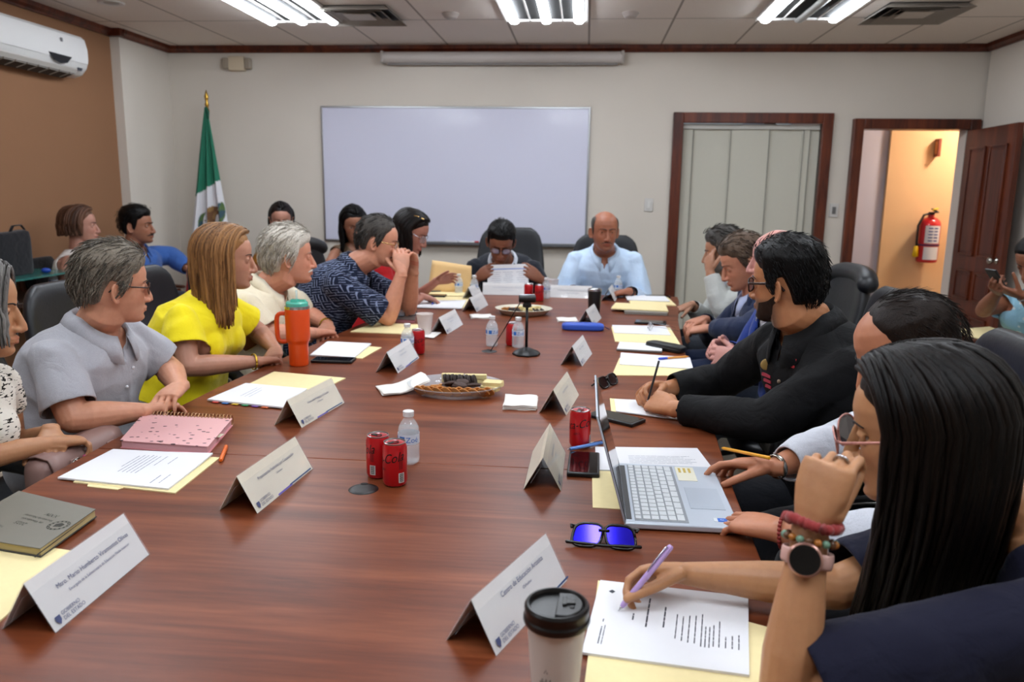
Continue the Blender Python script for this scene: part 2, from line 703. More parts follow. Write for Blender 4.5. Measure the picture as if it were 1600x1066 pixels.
def ik(S, W, a, b, pole):
    S, W = np.asarray(S, float), np.asarray(W, float)
    v = W - S; L = np.linalg.norm(v)
    if L > (a + b) * .995:
        s = L / ((a + b) * .995); a *= s; b *= s
    u = v / L
    x = (a * a - b * b + L * L) / (2 * L)
    y = math.sqrt(max(0, a * a - x * x))
    p = np.asarray(pole, float); p = nrm(p - u * np.dot(p, u))
    return S + u * x + p * y


MALE = [(-.10, .150, .10, .12), (0, .172, .115, .135), (.12, .176, .13, .13), (.3, .158, .122, .112), (.5, .162, .122, .112), (.7, .178, .126, .122), (.84, .182, .105, .112), (.90, .160, .090, .100), (.955, .112, .066, .078), (1.0, .074, .054, .064)]
FEMALE = [(-.10, .160, .10, .13), (0, .178, .11, .14), (.12, .172, .115, .13), (.3, .138, .105, .10), (.5, .142, .112, .10), (.68, .155, .128, .105), (.84, .160, .095, .10), (.90, .138, .080, .088), (.955, .098, .058, .068), (1.0, .064, .048, .058)]

PEOPLE = {}


def person(key, label, H, head, hip, body, k=1., fem=0, skin='#b98468', girth=1., belly=0., sw=None, seat=.47, voxel=.004,
           arms={}, top={}, legs='#20222a', wide=1., jaw=1., lips=None, stubble=0., eyes=True, lid=0., neck=0.06, hunch=.0, shoe='#18120f',
           knees=None, shrug=0., legyaw=None, gaze=(0, 0), hs=1., nl=None):
    """H head centre (world); head=(yaw,pitch,roll) deg; hip=(x,y); body = chest yaw deg; arms: {'R':dict(w=,pole=,d=,n=,curl=..)}"""
    H = V(*H)
    root = thing('person', label, 'person', (hip[0], hip[1], 0))
    base = V(hip[0], hip[1], 0)
    T = head_frame(H, *head, k * hs)
    cy = body * D2R
    cf = V(math.cos(cy), math.sin(cy), 0)
    hipc = V(hip[0], hip[1], seat + .085 * k)
    u0 = nrm(H - cf * .03 - hipc)
    N = H - u0 * ((nl or (.154 if fem else .147)) * k) - cf * (.032 + hunch) * k
    u = nrm(N - hipc)
    rt = nrm(np.cross(cf, V(0, 0, 1)))
    cf2 = nrm(np.cross(u, rt))      # chest forward, square to the spine
    sl = np.linalg.norm(N - hipc)
    prof = FEMALE if fem else MALE
    sw = sw or (.160 if fem else .186) * k

    def spine(s):
        bow = -.03 * k * math.sin(PI * max(0, min(1, s))) - hunch * .4 * math.sin(PI * max(0, min(1, s)))
        return hipc + (N - hipc) * s + cf2 * bow

    def torso(mb, inf=0., s0=-.2, s1=2., hem=None):
        rs = []
        for s, w, f, b in prof:
            if s < s0 or s > s1: continue
            bl = belly * math.exp(-((s - .27) / .2) ** 2)
            gg = girth if s < .9 else 1 + (girth - 1) * .3
            w2 = w * k * gg + inf + bl * .5
            f2 = f * k * gg + inf + bl
            b2 = b * k * gg + inf
            c = spine(s)
            ring = []
            for j in range(28):
                q = 2 * PI * j / 28
                x, y = math.cos(q), math.sin(q)
                X = w2 * np.sign(x) * abs(x) ** .82
                Y = (f2 if y > 0 else b2) * np.sign(y) * abs(y) ** .88
                ring.append(c + rt * X + cf2 * Y)
            rs.append(ring)
        mb.rings(rs)
        if fem:
            for sx in (-1, 1):
                c = spine(.66) + rt * sx * .07 * k + cf2 * (.085 * k * girth)
                mb.ball(c, ((.062 * k + inf),) * 3, n=16, m=10)
        return mb

    sh = {}
    J = {}
    for sd, sg in (('R', 1), ('L', -1)):
        S = N - u * .078 * k + rt * sg * (sw - .006 * k) + u * shrug
        A = dict(arms.get(sd, {}))
        if 'sh' in A: S = S + V(*A['sh'])
        W = V(*A['w'])
        a, b = .285 * k, .255 * k
        E = V(*A['e']) if 'e' in A else ik(S, W, a, b, V(*A.get('pole', (0, 0, -1))))
        J[sd] = (S, E, W, A)
    body_mb = MB()
    torso(body_mb, 0.)
    # neck
    nk = neck * k * (.86 if fem else 1)
    body_mb.tube([N - u * .03 * k, N + u * .02 * k, T(V(0, -.022, -.085)), T(V(0, -.015, -.045))], [(nk * 1.18, nk * 1.18), (nk * 1.04, nk * 1.04), (nk * 1.0, nk * 1.06), (nk * .95, nk * 1.0)], n=18, up=cf)
    # head
    zs = np.concatenate([-.118 + .02 * np.linspace(0, 1, 8) ** 1.5, np.linspace(-.094, .098, 46), .1 + .018 * np.sin(np.linspace(.1, 1, 10) * PI / 2)])
    hg = head_grid(56, zs, fem, wide, jaw)
    body_mb.rings([[T(p) for p in r] for r in hg])
    kk = k
    nz = .84 if fem else .92
    body_mb.tube([T(p) for p in ((0, .080, .016), (0, .0895, .004), (0, .098, -.016), (0, .1055, -.034), (0, .1092, -.0415), (0, .100, -.050))],
                 [(.0062 * kk * nz, .007 * kk), (.0068 * kk * nz, .0075 * kk), (.0085 * kk * nz, .0095 * kk), (.0112 * kk * nz, .0115 * kk), (.0118 * kk * nz, .0105 * kk), (.008 * kk, .006 * kk)], n=12, up=T.R[:, 1])
    for sx in (-1, 1):
        body_mb.ball(T((sx * .0125 * nz, .096, -.0435)), (.0088 * kk, .0115 * kk, .0082 * kk), rot=T.R)
    fl = .9 if fem else .75
    body_mb.tube([T((x, .0975 - 14 * x * x, -.0655 + .0012 * math.cos(x * 260) - 4 * x * x)) for x in np.linspace(-.024, .024, 9)], [(.0048 * kk * fl * (1 - .55 * abs(i - 4) / 4),) * 2 for i in range(9)], n=8, round_ends=True)
    body_mb.tube([T((x, .0965 - 14 * x * x, -.0765 + 5 * x * x)) for x in np.linspace(-.022, .022, 9)], [(.0058 * kk * fl * (1 - .55 * abs(i - 4) / 4),) * 2 for i in range(9)], n=8, round_ends=True)
    if eyes:
        for sx in (-1, 1):
            ec = V(sx * .0308, .0700, .001)
            R0 = .0133
            els = [e - lid for e in (27, 44, 62, 78)] + [-33, -50]
            for e in els:
                pts = []
                for q in np.linspace(-74, 74, 11):
                    el = e * D2R * math.cos(q * D2R * 1.1)
                    pts.append(T(ec + R0 * V(math.sin(q * D2R) * math.cos(el), math.cos(q * D2R) * math.cos(el), math.sin(el))))
                body_mb.tube(pts, .0023 * kk, n=6, round_ends=True)
            for q, w_ in ((-66, .0026), (-80, .0032), (66, .0026), (80, .0032)):
                pts = []
                for e in np.linspace(-50, 62, 9):
                    el = e * D2R
                    pts.append(T(ec + R0 * V(math.sin(q * D2R) * math.cos(el), math.cos(q * D2R) * math.cos(el), math.sin(el))))
                body_mb.tube(pts, w_ * kk, n=6, round_ends=True)
    ear_parts(body_mb, T, k)
    bulk = girth ** .6 * k
    for sd in 'RL':
        S, E, W, A = J[sd]
        sg = 1 if sd == 'R' else -1
        ra = (.88 if fem else 1) * bulk * A.get('r', 1)
        inn = S - rt * sg * .05 * k - u * .02 * k
        body_mb.tube([inn, S, S + (E - S) * .35, S + (E - S) * .7, E], [.058 * ra, .056 * ra, .050 * ra, .043 * ra, .040 * ra], n=16, round_ends=True)
        body_mb.tube([E, E + (W - E) * .22, E + (W - E) * .5, E + (W - E) * .8, W], [.040 * ra, .0435 * ra, .038 * ra, .029 * ra, (.0265 * ra, .0225 * ra)], n=16, round_ends=True, up=A.get('n', (0, 0, 1)))
        if not A.get('nohand'):
            dd = V(*A['d']) if 'd' in A else W - E
            A['tips'] = hand(body_mb, W, dd, V(*A.get('n', (0, 0, -1))), sd, A.get('curl', (28, 28, 28, 28)), A.get('spread', 3), A.get('thumb', (40, 15, 20)), k * A.get('hk', 1), fem=fem)
    me = remesh(body_mb, voxel, 3 if voxel < .0035 else 2)
    # skin colour per point: lips, cheeks, beard shadow
    co = get_co(me)
    q = T.inv(co)
    cols = np.tile(np.minimum(.8, np.array(lin(skin)) * np.array([1.22, 1.36, 1.52, 1])), (len(co), 1))
    hm = (np.abs(q[:, 2]) < .14) & (q[:, 1] > -.02) & (np.abs(q[:, 0]) < .09)
    g = lambda x0, z0, sx, sz: np.exp(-((np.abs(q[:, 0]) - x0) / sx) ** 2 - ((q[:, 2] - z0) / sz) ** 2) * sstep(.03, .06, q[:, 1]) * hm
    lc = np.array(lin(lips)) if lips else cols[0] * np.array([.80, .52, .52, 1])
    ml = np.clip(1.5 * np.maximum(g(.0, -.0655, .019, .0042), g(.0, -.0765, .018, .005)), 0, 1)[:, None]
    red = np.clip(.45 * g(.038, -.03, .018, .016) + .45 * g(0, -.042, .012, .01), 0, 1)[:, None]
    cols = cols * (1 - red) + cols * np.array([1.0, .80, .76, 1]) * red
    if stubble:
        sb = stubble * np.clip(sstep(-.035, -.06, q[:, 2]) * sstep(-.03, .02, q[:, 1]) * hm, 0, 1)[:, None]
        cols = cols * (1 - sb) + np.array(lin('#3c3530')) * sb
    cols = cols * (1 - ml) + lc * ml
    cols[:, 3] = 1
    at = me.attributes.new('Col', 'FLOAT_COLOR', 'POINT')
    at.data.foreach_set('color', cols.astype(np.float32).ravel())
    me.transform(Matrix.Translation(-Vector(base)))
    put('body', me, SKIN, root, smooth='all')
    # eyes
    if eyes:
        for sx in (-1, 1):
            eb = MB()
            ec = V(sx * .0308, .0700, .001)
            gx, gz = gaze
            gd = nrm(V(math.sin(gx * D2R), math.cos(gx * D2R), math.sin(gz * D2R)))
            e1 = nrm(np.cross(gd, V(0, 0, 1))); e2 = np.cross(e1, gd)
            R0 = np.stack([e1, e2, gd], 1)
            rs = []
            angs = [2, 12, 21, 29, 32, 48, 70, 100, 135, 175]
            for th in angs:
                rs.append([T(ec + R0 @ (.0117 * V(math.sin(th * D2R) * math.cos(p), math.sin(th * D2R) * math.sin(p), math.cos(th * D2R)))) for p in 2 * PI * np.arange(14) / 14])
            nv = len(eb.f)
            eb.rings(rs)
            for i in range(len(eb.f)):
                r_ = i // 14
                eb.mi[i] = 2 if r_ < 1 else (1 if r_ < 4 else 0)
            eb.mi[-2] = 2
            eb.build('eye', [mat('eye_white', '#b9aca2', .35), mat('iris', '#3a2216', .2), mat('pupil', '#070505', .1)], root, smooth='all', off=base)
    # ---------------- clothing
    tp = dict(top)
    m_top = tp.get('mat')
    garment = None
    if m_top is not None:
        inf = tp.get('inf', .011)
        g_mb = MB()
        torso(g_mb, inf, s0=tp.get('s0', -.15))
        cuts = []
        slv = tp.get('sleeve', .8)        # 0 none, <1 short, 2 long
        for sd in 'RL':
            S, E, W, A = J[sd]
            sg = 1 if sd == 'R' else -1
            sl_ = A.get('sleeve', slv)
            ra = (.88 if fem else 1) * bulk * A.get('r', 1)
            inn = S - rt * sg * .06 * k - u * .02 * k
            lo = tp.get('loose', 1.)
            if sl_ <= 0:
                g_mb.ball(S - rt * sg * .045 * k, (.058 * k,) * 3, n=14, m=9)
                cuts.append((S - rt * sg * .004 * k, rt * sg, .085, .1))
            elif sl_ < 1:
                P_ = [inn, S, S + (E - S) * sl_ * .5, S + (E - S) * sl_]
                g_mb.tube(P_, [.058 * ra, (.058 * ra + inf * .3), (.056 * ra + inf * .5) * (1 + (lo - 1) * .6), (.054 * ra + inf * .7) * lo], n=18)
                g_mb.ball(S, .060 * ra, n=14, m=9)
                cuts.append((P_[-1], nrm(E - S), ((.054 * ra + inf * .7) * lo) * 1.12, .05 if sl_ > .5 else .012))
            else:
                f_ = sl_ - 1
                ce = E + (W - E) * f_
                g_mb.tube([inn, S, S + (E - S) * .5, E], [.058 * ra, .059 * ra + inf * .4, .054 * ra * lo + inf * .3, .049 * ra * lo + inf * .3], n=18, round_ends=True)
                g_mb.ball(S, .062 * ra, n=14, m=9)
                g_mb.tube([E, E + (ce - E) * .35, E + (ce - E) * .7, ce], [.049 * ra * lo + inf * .3, .048 * ra * lo + inf * .3, .042 * ra * lo + inf * .2, .036 * ra * lo + inf * .1], n=18)
                cuts.append((ce, nrm(W - E), (.036 * ra * lo + inf * .1) * 1.5, .045))
        gm = remesh(g_mb, tp.get('voxel', .0065), 4)
        co = get_co(gm); no = get_no(gm)
        pn = PN(sum(map(ord, key)))
        pn2 = PN(sum(map(ord, key)) + 50)
        am = tp.get('fold', .006)
        gz = co * V(1, 1, .8)
        a_ = pn(gz, 26); b_ = pn2(gz, 60)
        dsp = am * ((1 - np.abs(a_) * 2.4) * .75 + b_ * .45)
        hem = 0
        set_co(gm, co + no * dsp[:, None])
        nt = nrm(u + cf2 * tp.get('tilt', .55))
        nh = tp.get('nh', .000) * k
        vd, vw = tp.get('v', (0, 0))
        scoop = tp.get('scoop', 0)

        def kill(c, nn):
            r = c - N
            hgt = r @ nt
            lat = r @ rt
            up_ = r @ u
            fr = r @ cf2
            rd0 = np.linalg.norm(r - np.outer(up_, u) - np.outer(np.ones(len(r)) * .012 * k, cf2), axis=1)
            kx = ((hgt > nh) & (rd0 < .078 * k + tp.get('wide', 0))) | ((up_ > .0 * k) & (rd0 < .09 * k))
            if vd:
                kx |= (fr > .0) & (up_ > -vd) & (up_ < .1) & (np.abs(lat) < vw * np.clip(1 + up_ / vd, 0, 1.2))
            if scoop:
                kx |= (fr > .0) & ((lat / scoop[0]) ** 2 + (np.minimum(up_, 0) / scoop[1]) ** 2 < 1)
            for p, d, rad, dep in cuts:
                w_ = c - p
                al = w_ @ d
                rd = np.linalg.norm(w_ - np.outer(al, d), axis=1)
                kx |= (al > -.007) & (al < dep) & (rd < rad)
            return kx
        keep_faces(gm, kill)
        smooth_rim(gm)
        gm.transform(Matrix.Translation(-Vector(base)))
        garment = put(tp.get('name', 'shirt'), gm, m_top, root, smooth='all', solid=tp.get('solid', .004))
    # collar
    if tp.get('collar') or tp.get('under') is not None:
        cb = MB()
        cm = m_top if tp.get('collar') else tp.get('under')
        op = tp.get('open', 13)
        ch = tp.get('ch', .034) * k
        rn = nk * 1.10 + .005
        n_ = 30
        r_in, r_top, r_out = [], [], []
        for j in range(n_):
            q = (op + (360 - 2 * op) * j / (n_ - 1)) * D2R
            dr = cf2 * math.cos(q) + rt * math.sin(q)
            fw = max(0, math.cos(q))
            point = math.exp(-(min(j, n_ - 1 - j) / 3.2) ** 2)
            b0 = N + u * (-.028 - .030 * fw) * k + dr * (rn + .010 + .016 * fw)
            t0 = N + u * (.018 + ch * .6 - .040 * fw) * k + dr * (rn + .004 + .012 * fw)
            o0 = N + u * (-.012 - .036 * fw - .030 * point) * k + dr * (rn + .032 + .020 * fw + .012 * point)
            r_in.append(b0); r_top.append(t0); r_out.append(o0)
        mid = [(a + b) / 2 + u * .006 * k + nrm(b - N) * .004 for a, b in zip(r_top, r_out)]
        cb.rings([r_in, r_top, mid, r_out], closed=False, cap0=False, cap1=False)
        cb.build('collar', cm, root, smooth='all', off=base, solid=.0035, normals=True)
    if tp.get('lapel'):
        vd, vw = tp['v']
        for sx in (-1, 1):
            lb = MB()
            a, b, c_ = [], [], []
            for j in range(12):
                t_ = j / 11
                up_ = .02 - (vd + .02) * t_
                lat = vw * (1 - t_ * .93) * sx
                wd = (.030 + .055 * math.sin(PI * min(1, t_ * .9 + .12)) * (1 if t_ > .25 else .75)) * k
                fr = (.085 + .055 * sstep(0, .6, t_)) * k * girth ** .5 + tp.get('lapf', .012)
                fr2 = fr - .045 * k * (1 - t_) + .0
                a.append(N + u * up_ + rt * lat * .96 + cf2 * (fr - .05 * (1 - t_) ** 2))
                c_.append(N + u * (up_ - .012) + rt * (lat + sx * wd) + cf2 * (fr2 + .006))
            m_ = [(p + q_) / 2 + cf2 * .008 for p, q_ in zip(a, c_)]
            lb.rings([a, m_, c_], closed=False, cap0=False, cap1=False)
            lb.build('lapel', m_top, root, smooth='all', off=base, solid=.004)
    # shirt worn under a jacket
    us = tp.get('under')
    if us is not None:
        ub = MB()
        torso(ub, .005, s0=.1)
        um = remesh(ub, .008, 3)

        def kill2(c, nn):
            r = c - N
            return ((r @ nt) > .004) & (np.abs(r @ rt) < .12)
        keep_faces(um, kill2)
        smooth_rim(um)
        um.transform(Matrix.Translation(-Vector(base)))
        put('shirt', um, us, root, smooth='all')
    # trousers and shoes
    ly = (legyaw if legyaw is not None else body) * D2R
    lf = V(math.cos(ly), math.sin(ly), 0); lr = V(math.sin(ly), -math.cos(ly), 0)
    lb = MB()
    lb.ball(hipc - V(0, 0, .005), (.17 * k * girth, .17 * k * girth, .11 * k), n=20, m=12)
    feet = []
    for sg in (1, -1):
        hp = hipc + lr * sg * .092 * k - V(0, 0, .01)
        kn = hp + lf * .41 * k + lr * sg * .03 + V(0, 0, .0)
        if knees is not None:
            kn = hp + lf * knees[0] + lr * sg * knees[1]
        an = V(kn[0], kn[1], .09) + lf * .02
        lb.tube([hp - lf * .03, hp + (kn - hp) * .5, kn], [.088 * k * girth ** .7, .078 * k * girth ** .5, .062 * k], n=16, round_ends=True)
        lb.tube([kn, kn + (an - kn) * .4, an], [.062 * k, .058 * k, .048 * k], n=14, round_ends=True)
        feet.append((an, lf))
    lm = remesh(lb, .012, 4)
    co = get_co(lm); no = get_no(lm)
    set_co(lm, co + no * (.004 * PN(3)(co, 40))[:, None])
    lm.transform(Matrix.Translation(-Vector(base)))
    put('trousers', lm, fabric('trouser_' + legs.strip('#'), legs), root, smooth='all')
    for an, f_ in feet:
        sb = MB()
        z0 = V(0, 0, 1)
        g0 = V(an[0], an[1], 0)
        sb.tube([g0 - f_ * .055 + z0 * .05, g0 + z0 * .055, g0 + f_ * .07 + z0 * .042, g0 + f_ * .15 + z0 * .032, g0 + f_ * .195 + z0 * .026], [(.033, .048), (.038, .053), (.043, .040), (.043, .030), (.030, .022)], n=14, up=(0, 0, 1), round_ends=True)
        for i, p in enumerate(sb.v):
            if p[2] < .004: sb.v[i] = (p[0], p[1], .004)
        sb.build('shoe', mat('shoe_' + shoe.strip('#'), shoe, .4), root, smooth='all', off=base)
    info = dict(root=root, base=base, T=T, N=N, u=u, rt=rt, cf=cf2, J=J, k=k, fem=fem, wide=wide, jaw=jaw, nk=nk, sl=sl, spine=spine, garment=garment)
    PEOPLE[key] = info
    return info


# ---------------------------------------------------------------- hair, glasses and the like
def tufts(p, m, n, length, hl, seed, lift=.010, w=.0032, comb=None, amin=0, bald=None, zmin=-.2, rise=.25, keep=None):
    """short locks lying on the cap, combed along comb(point)"""
    r = np.random.default_rng(seed)
    T = p['T']
    mb = MB()
    got = 0
    mk = mk_mask(hl, .006, bald)
    while got < n:
        d = nrm(r.normal(size=3))
        q = V(0, -.012, .015) + d * V(.0745, .102, .103)
        a = math.degrees(math.atan2(abs(q[0]), q[1] + .012))
        if float(mk(q[None, None], np.array([[a]]), np.array([[q[2] - (.030 if a > 100 else .012)]]))[0, 0]) < .55 or q[2] < zmin: continue
        if keep is not None and not keep(q): continue
        nn_ = nrm((q - V(0, -.012, .015)) / V(.0745, .102, .103) ** 2)
        c = comb(q) if comb else V(q[0] * 6, -.5, -.25 - (1 - min(1, max(0, q[2] / .09))) * .9)
        c = nrm(c - nn_ * np.dot(c, nn_)) + V(*r.normal(size=3)) * .16
        L = length * r.uniform(.7, 1.25)
        pts = []
        lf = lift(q) if callable(lift) else lift
        cur = q + nn_ * lf * r.uniform(.85, 1.12)
        for k in range(5):
            u = k / 4
            pts.append(T(cur))
            cur = cur + c * (L / 4) + nn_ * (L / 4) * (rise * (1 - u * 1.6))
            # stay near the cap
            e = (cur - V(0, -.012, .015)) / V(.0745, .102, .103)
            ln = np.linalg.norm(e)
            ln2 = min(max(ln, 1.05), 1.05 + (lf + .003 + rise * .03) / .1); cur = V(0, -.012, .015) + e / ln * ln2 * V(.0745, .102, .103)
        mb.tube(pts, [(w * f * p['k'], w * .7 * f * p['k']) for f in (.8, 1, .9, .65, .15)], n=5, up=T.R @ nn_)
        got += 1
    return mb
def add_hair(p, mb, m, name='hair', sub=0):
    return mb.build(name, m, p['root'], smooth='all', off=p['base'])


def short_hair(p, m, thick=.012, top=.008, hl=HL_SHORT, bald=None, seed=1, amp=.003, soft=.012, front=0., freq=(150, 60), side=1., tuft=0, tlen=.030, tw=.0032, comb=None, rise=.25, keep=None):
    def th(P, a, Z):
        t = thick * (side + (1 - side) * sstep(.0, .06, Z)) + top * sstep(.03, .10, Z) + front * sstep(.05, .09, Z) * sstep(.02, .08, P[..., 1])
        return t * (.45 + .55 * sstep(0, .05, Z - hairline(a, hl)))
    mb = shell(p['T'], mk_mask(hl, soft, bald), th, seed, amp, fem=p['fem'], wide=p['wide'], jaw=p['jaw'], freq=freq)
    if tuft:
        lft = lambda q: (thick * (side + (1 - side) * float(sstep(.0, .06, q[2]))) + top * float(sstep(.03, .10, q[2])) + front * float(sstep(.05, .09, q[2]) * sstep(.02, .08, q[1]))) * 1.0 + .001
        tf = tufts(p, m, tuft, tlen, hl, seed, lft, tw, comb, bald=bald, rise=rise, keep=keep)
        mb.add(tf.v, tf.f)
    return add_hair(p, mb, m)


def long_hair(p, m, length, n=120, seed=1, thick=.012, hl=HL_LONG, **kw):
    def th(P, a, Z):
        return thick * (.25 + .75 * sstep(0, .06, Z - hairline(a, hl)))
    mb = shell(p['T'], mk_mask(hl, .012), th, seed, .002, fem=1, wide=p['wide'], jaw=p['jaw'])
    st = strands(p['T'], seed, n, length, **kw)
    mb.add(st.v, st.f)
    return add_hair(p, mb, m)


def eyebrows(p, m, th=.0032, up=0.):
    T = p['T']
    mb = MB()
    for sx in (-1, 1):
        pts, rad = [], []
        for t in np.linspace(0, 1, 8):
            x = .011 + .038 * t
            zb = .0185 + .006 * math.sin(t * PI * .8) - .003 * t * t + up
            pts.append(T((sx * x, face_y(x, zb, p['fem']) + .0006, zb)))
            rad.append((th * p['k'] * (1 - .6 * t), th * .75 * p['k'] * (1 - .6 * t)))
        mb.tube(pts, rad, n=7, round_ends=True)
    return mb.build('eyebrows', m, p['root'], smooth='all', off=p['base'])


def moustache(p, m, w=.030, th=.006, droop=.008):
    T = p['T']
    mb = MB()
    for sx in (-1, 1):
        pts, rad = [], []
        for t in np.linspace(0, 1, 8):
            x = .002 + w * t
            zb = -.0572 - droop * t * t
            pts.append(T((sx * x, face_y(x, zb) + .0015, zb)))
            rad.append((th * p['k'] * (1 - .55 * t), th * .6 * p['k'] * (1 - .55 * t)))
        mb.tube(pts, rad, n=8, round_ends=True)
    return mb.build('moustache', m, p['root'], smooth='all', off=p['base'])


def beard(p, m, th=.004, top=-.045, seed=3, full=1):
    def mask(P, a, Z):
        aa = np.abs(a)
        lim = np.interp(aa, [0, 18, 30, 60, 80, 95], [-.083, -.080, -.052, -.042, -.025, -.02])
        k = sstep(.006, -.006, Z - lim) * sstep(100, 88, aa)
        lipk = np.exp(-(P[..., 0] / .027) ** 2 - ((Z + .071) / .012) ** 2)
        return k * (1 - np.clip(lipk * 1.4, 0, 1))
    mb = shell(p['T'], mask, lambda P, a, Z: th + 0 * Z, seed, .0014, fem=p['fem'], wide=p['wide'], jaw=p['jaw'], zs=np.concatenate([-.118 + .02 * np.linspace(0, 1, 8) ** 1.5, np.linspace(-.096, .0, 50)]))
    return mb.build('beard', m, p['root'], smooth='all', off=p['base'])


def glasses(p, mframe, mlens, w=.024, h=.019, r=.0013, zc=-.002, yoff=.098, temple=None, shape=.7, name='eyeglasses', half=False):
    """worn spectacles: rims, bridge and temples in one mesh, each lens a sub-part"""
    T = p['T']; k = p['k']
    fb = MB(); lens = []
    for sx in (-1, 1):
        c = V(sx * .034, 0, zc)
        pts = []
        for j in range(29):
            q = 2 * PI * j / 28
            x = c[0] + w * np.sign(math.cos(q)) * abs(math.cos(q)) ** shape
            z = c[2] + h * np.sign(math.sin(q)) * abs(math.sin(q)) ** shape * (1.0 if math.sin(q) > 0 else 1.0)
            pts.append(V(x, yoff - 3.2 * x * x, z))
        if half:
            fb.tube([T(q) for q in pts[0:15]], r * k, n=6, up=T.R[:, 1])
        else:
            fb.tube([T(q) for q in pts], r * k, n=6, up=T.R[:, 1])
        lens.append([T(q) for q in pts[:-1]])
        xe = sx * (.034 + w)
        ye = yoff - 3.2 * xe * xe
        tt = temple or mframe
        fb.tube([T(q) for q in ((xe, ye, zc + h * .45), (sx * .0735, ye - .012, zc + h * .45), (sx * .077, .03, zc + h * .4 + .002), (sx * .0775, -.012, .012), (sx * .076, -.035, -.012))], [(r * k * 1.0, r * k * 1.6)] * 5, n=6, up=T.R[:, 2])
    x0 = .034 - w
    fb.tube([T(q) for q in ((-x0, yoff - .001, zc + h * .3), (0, yoff + .004, zc + h * .45), (x0, yoff - .001, zc + h * .3))], r * k, n=6, up=T.R[:, 1])
    f = fb.build(name, mframe, p['root'], smooth='all', off=p['base'])
    for pts in lens:
        lb = MB()
        d = T.R[:, 1] * .0006
        n_ = len(pts)
        lb.add([q - d for q in pts] + [q + d for q in pts], [tuple(range(n_))[::-1], tuple(range(n_, 2 * n_))] + [(i, (i + 1) % n_, n_ + (i + 1) % n_, n_ + i) for i in range(n_)])
        lb.build('lens', mlens, f, off=p['base'])
    return f


def bracelet(p, sd, t, r, w, m, name='bracelet', n=24, bead=0):
    S, E, W, A = p['J'][sd]
    ax = nrm(W - E)
    c = E + (W - E) * t
    e1 = nrm(np.cross(ax, V(0, 0, 1))); e2 = np.cross(ax, e1)
    mb = MB()
    pts = [c + e1 * r * math.cos(q) + e2 * r * math.sin(q) for q in 2 * PI * np.arange(n + 1) / n]
    if bead:
        for q in pts[:-1]: mb.ball(q, bead, n=8, m=6)
    else:
        mb.tube(pts, [(w / 2, .0018)] * (n + 1) if w > .004 else w / 2, n=8, up=e1)
    return mb.build(name, m, p['root'], smooth='all', off=p['base'])
# ---------------------------------------------------------------- room
WX0, WX1, WY1, CZ = -3.85, 3.305, 7.236, 2.71
WY0 = -2.6


def wall_mat(name, col, var=.03):
    t = NT(name)
    v = t.coord()
    f = t.noise(v, 1.1, 3, .5)
    f2 = t.noise(v, 160, 3, .6)
    c = lin(col)
    t.l(t.ramp(f, [(.3, tuple(x * (1 - var) for x in c[:3]) + (1,)), (.7, tuple(min(1, x * (1 + var)) for x in c[:3]) + (1,))]), t.b.inputs['Base Color'])
    t.set(Roughness=.8)
    t.b.inputs['Specular IOR Level'].default_value = .25
    t.bump(f2, .12, .002)
    M[name] = t.m
    return t.m


def wood(name, cols, scale, rough=.35, spec=.4, bump=.05, coat=0.):
    t = NT(name)
    v = t.coord(scale=scale)
    f = t.noise(v, 1.0, 8, .62, .9)
    v2 = t.coord(scale=tuple(s * 4.5 for s in scale))
    f2 = t.noise(v2, 1.7, 5, .6)
    mx = t.n('ShaderNodeMath', operation='MULTIPLY_ADD')
    t.l(f2, mx.inputs[0]); mx.inputs[1].default_value = .35
    t.l(f, mx.inputs[2])
    t.l(t.ramp(mx.outputs[0], [(.42, cols[0]), (.62, cols[1]), (.86, cols[2])]), t.b.inputs['Base Color'])
    t.set(Roughness=rough)
    t.b.inputs['Specular IOR Level'].default_value = spec
    if coat:
        t.b.inputs['Coat Weight'].default_value = coat
    t.bump(f2, bump, .001)
    M[name] = t.m
    return t.m


W_WHITE = wall_mat('white_paint', '#d2cabf')
W_BROWN = wall_mat('brown_paint', '#8d664a')
W_BEIGE = wall_mat('beige_paint', '#dcb68a')
W_CORR = wall_mat('corridor_white', '#c9c9da')
MAHOG = wood('mahogany', ['#2a0f07', '#4d1e0e', '#6e3218'], (9, 9, .8), .38)
TABLEW = wood('table_laminate', ['#49200f', '#66311a', '#80462a'], (.9, 11, 4), .36, .24, .01)

# camera
cam = bpy.data.cameras.new('camera')
cam.sensor_width = 36
cam.lens = 27.675
cam.clip_start = .05
cam.clip_end = 60
cam.dof.use_dof = True
cam.dof.focus_distance = 1.95
cam.dof.aperture_fstop = 4.5
co_ = bpy.data.objects.new('camera', cam)
C.objects.link(co_)
r_, u_, f_ = (Vector((0.995821, 0.09192, 0.0140)), None, None)


def cam_axes(yaw, pitch, roll):
    cy, sy, cp, sp, cr, sr = math.cos(yaw), math.sin(yaw), math.cos(pitch), math.sin(pitch), math.cos(roll), math.sin(roll)
    F = V(-sy * cp, cy * cp, -sp); R = V(cy, sy, 0); U = np.cross(R, F)
    return R * cr + U * sr, -R * sr + U * cr, F


r_, u_, f_ = cam_axes(.0903213, .1875, .0142357)
mw = Matrix.Identity(4)
for i in range(3):
    mw[i][0] = r_[i]; mw[i][1] = u_[i]; mw[i][2] = -f_[i]
mw[2][3] = 1.45
co_.matrix_world = mw
scene.camera = co_

